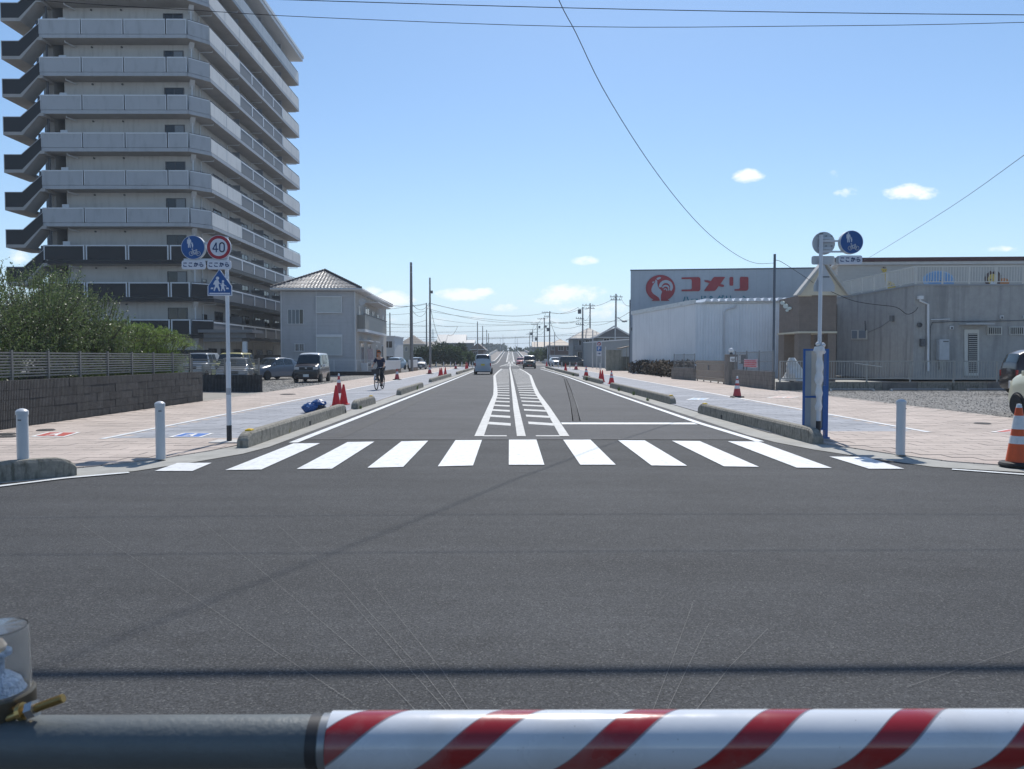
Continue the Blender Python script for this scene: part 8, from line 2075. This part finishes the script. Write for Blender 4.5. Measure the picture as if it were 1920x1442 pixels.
# sleeve built along its own x axis
Ls = (P_r - jn).length - .1; g = MB(); N_ = 64
vs = []; fs = []
prof_ = [(0, .036), (0, .0425), (.001, .0435), (Ls, .0445), (Ls, .036)]
for (x_, r_) in prof_:
    for i in range(N_): a_ = 2 * pi * i / N_; vs.append((x_, r_ * cos(a_), r_ * sin(a_)))
fs = [(k * N_ + i, k * N_ + (i + 1) % N_, (k + 1) * N_ + (i + 1) % N_, (k + 1) * N_ + i) for k in range(4) for i in range(N_)]
me = bpy.data.meshes.new('striped_sleeve'); me.from_pydata(vs, [], fs); me.materials.append(M_strip)
bm = bmesh.new(); bm.from_mesh(me); bmesh.ops.recalc_face_normals(bm, faces=bm.faces); bm.to_mesh(me); bm.free()
me.polygons.foreach_set('use_smooth', [True] * len(me.polygons)); me.set_sharp_from_angle(angle=radians(40))
o = bpy.data.objects.new('striped_sleeve', me); COL.objects.link(o); o.parent = br; o.location = jn - br.location
o.rotation_euler = bd_.to_track_quat('X', 'Z').to_euler()
g = MB(); g.tube(jn - bd_ * .012, jn - bd_ * .001, .0400, n=40); g.build('joint_ring', mat('joint_steel', (.25, .26, .27), .35, .6), br, smooth=True)
g = MB(); g.tube(jn - bd_ * .03, jn - bd_ * .014, .0388, n=40); g.build('joint_tape', mat('tape_black', (.03, .03, .032), .5), br, smooth=True)
for p in (P_l + bd_ * .15, P_r - bd_ * .15):
    g = MB(); g.box(p.x - .05, p.x + .05, p.y + .045, p.y + .13, 0, p.z + .12); g.build('post', M_steel, br)
    g = MB(); g.box(p.x - .2, p.x + .2, p.y - .05, p.y + .25, 0, .05); g.build('foot', M_conc, br)
# warning lamp clamped to the pipe
bc = dp(-7, 1300, D0 + .02); bx_, by_ = bc.x, bc.y; zb_ = bc.z
wl2 = thing('warning_lamp', (bx_, by_, zb_ - .06), 'clear plastic warning lamp clamped on the grey pipe, at the lower left corner', 'lamp')
M_clear = mat('clear_lens', (.92, .94, .95), .04, trans=.97, var=0, ior=1.15)
g = MB(); g.lathe((bx_, by_, zb_), [(.047, 0), (.0475, .02), (.046, .098), (.044, .1035), (.001, .1045), (.001, .1015), (.042, .1005), (.0435, .096), (.045, .02), (.0445, 0)], 40); lens = g.build('lens', M_clear, wl2, smooth=True)
g = MB(); g.lathe((bx_, by_, zb_), [(.001, -.006), (.043, -.006), (.043, .002), (.038, .006), (.034, .018), (.02, .03), (.012, .032), (.012, .055), (.022, .060), (.022, .066), (.001, .067)], 28); g.build('reflector_cone', mat('mirror_metal', (.45, .52, .62), .3, .9, bump=.8, bscale=150), wl2, smooth=True)
g = MB(); g.lathe((bx_, by_, zb_ + .062), [(.001, 0), (.012, .002), (.016, .012), (.010, .022), (.001, .026)], 16); g.build('bulb', mat('bulb_amber', (.6, .45, .3), .1, spec=.9), wl2, smooth=True)
g = MB(); g.lathe((bx_, by_, zb_), [(.050, .004), (.0525, .001), (.053, -.022), (.046, -.034), (.030, -.040), (.001, -.041)], 40); g.build('base_ring', mat('base_bronze', (.11, .095, .07), .35, .5), wl2, smooth=True)
g = MB(); g.box(bx_ - .03, bx_ + .034, by_ - .02, by_ + .02, zb_ - .085, zb_ - .04); g.build('bracket', M_plast, wl2, bevel=.004)
M_brass = mat('brass', (.42, .30, .12), .3, .85, var=.1, scale=200)
e0, e1 = dp(50, 1334, D0 - .01), dp(119, 1309, D0 - .01); ed = (e1 - e0).normalized(); L_ = (e1 - e0).length
g = MB(); g.tube(e0 - ed * .03, e1, .0058, n=12); 
for i in range(int(L_ / .0019)): p = e0 + ed * (i * .0019); g.tube(p, p + ed * .0009, .0068, n=12)
tag(g.build('threaded_bolt', M_brass, wl2), kind='stuff')
nu = dp(61, 1330, D0 - .01); g = MB(); g.tube(nu - ed * .006, nu + ed * .006, .0132, n=6); g.build('nut', mat('nut_zinc', (.5, .5, .5), .25, .9), wl2)
nu = dp(42, 1334, D0 - .01); g = MB(); g.tube(nu - ed * .004, nu + ed * .003, .013, n=14); g.build('washer', M_brass, wl2)

# ------------------------------------------------------------------ the hazy air of a warm day
hz_m = bpy.data.materials.new('haze'); hz_m.use_nodes = True
n, l = hz_m.node_tree.nodes, hz_m.node_tree.links; n.clear()
ho = n.new('ShaderNodeOutputMaterial'); hv = n.new('ShaderNodeVolumePrincipled')
hv.inputs['Color'].default_value = (.80, .90, 1.0, 1); hv.inputs['Density'].default_value = .0005; hv.inputs['Anisotropy'].default_value = .1
l.new(hv.outputs[0], ho.inputs['Volume'])
g = MB(); g.box(-960, 960, -40, 1640, -1.1, 38.5)
tag(g.build('haze', hz_m, base=(0, 0, 0)), 'thin pale blue haze filling the air down the road', None, None, 'stuff')
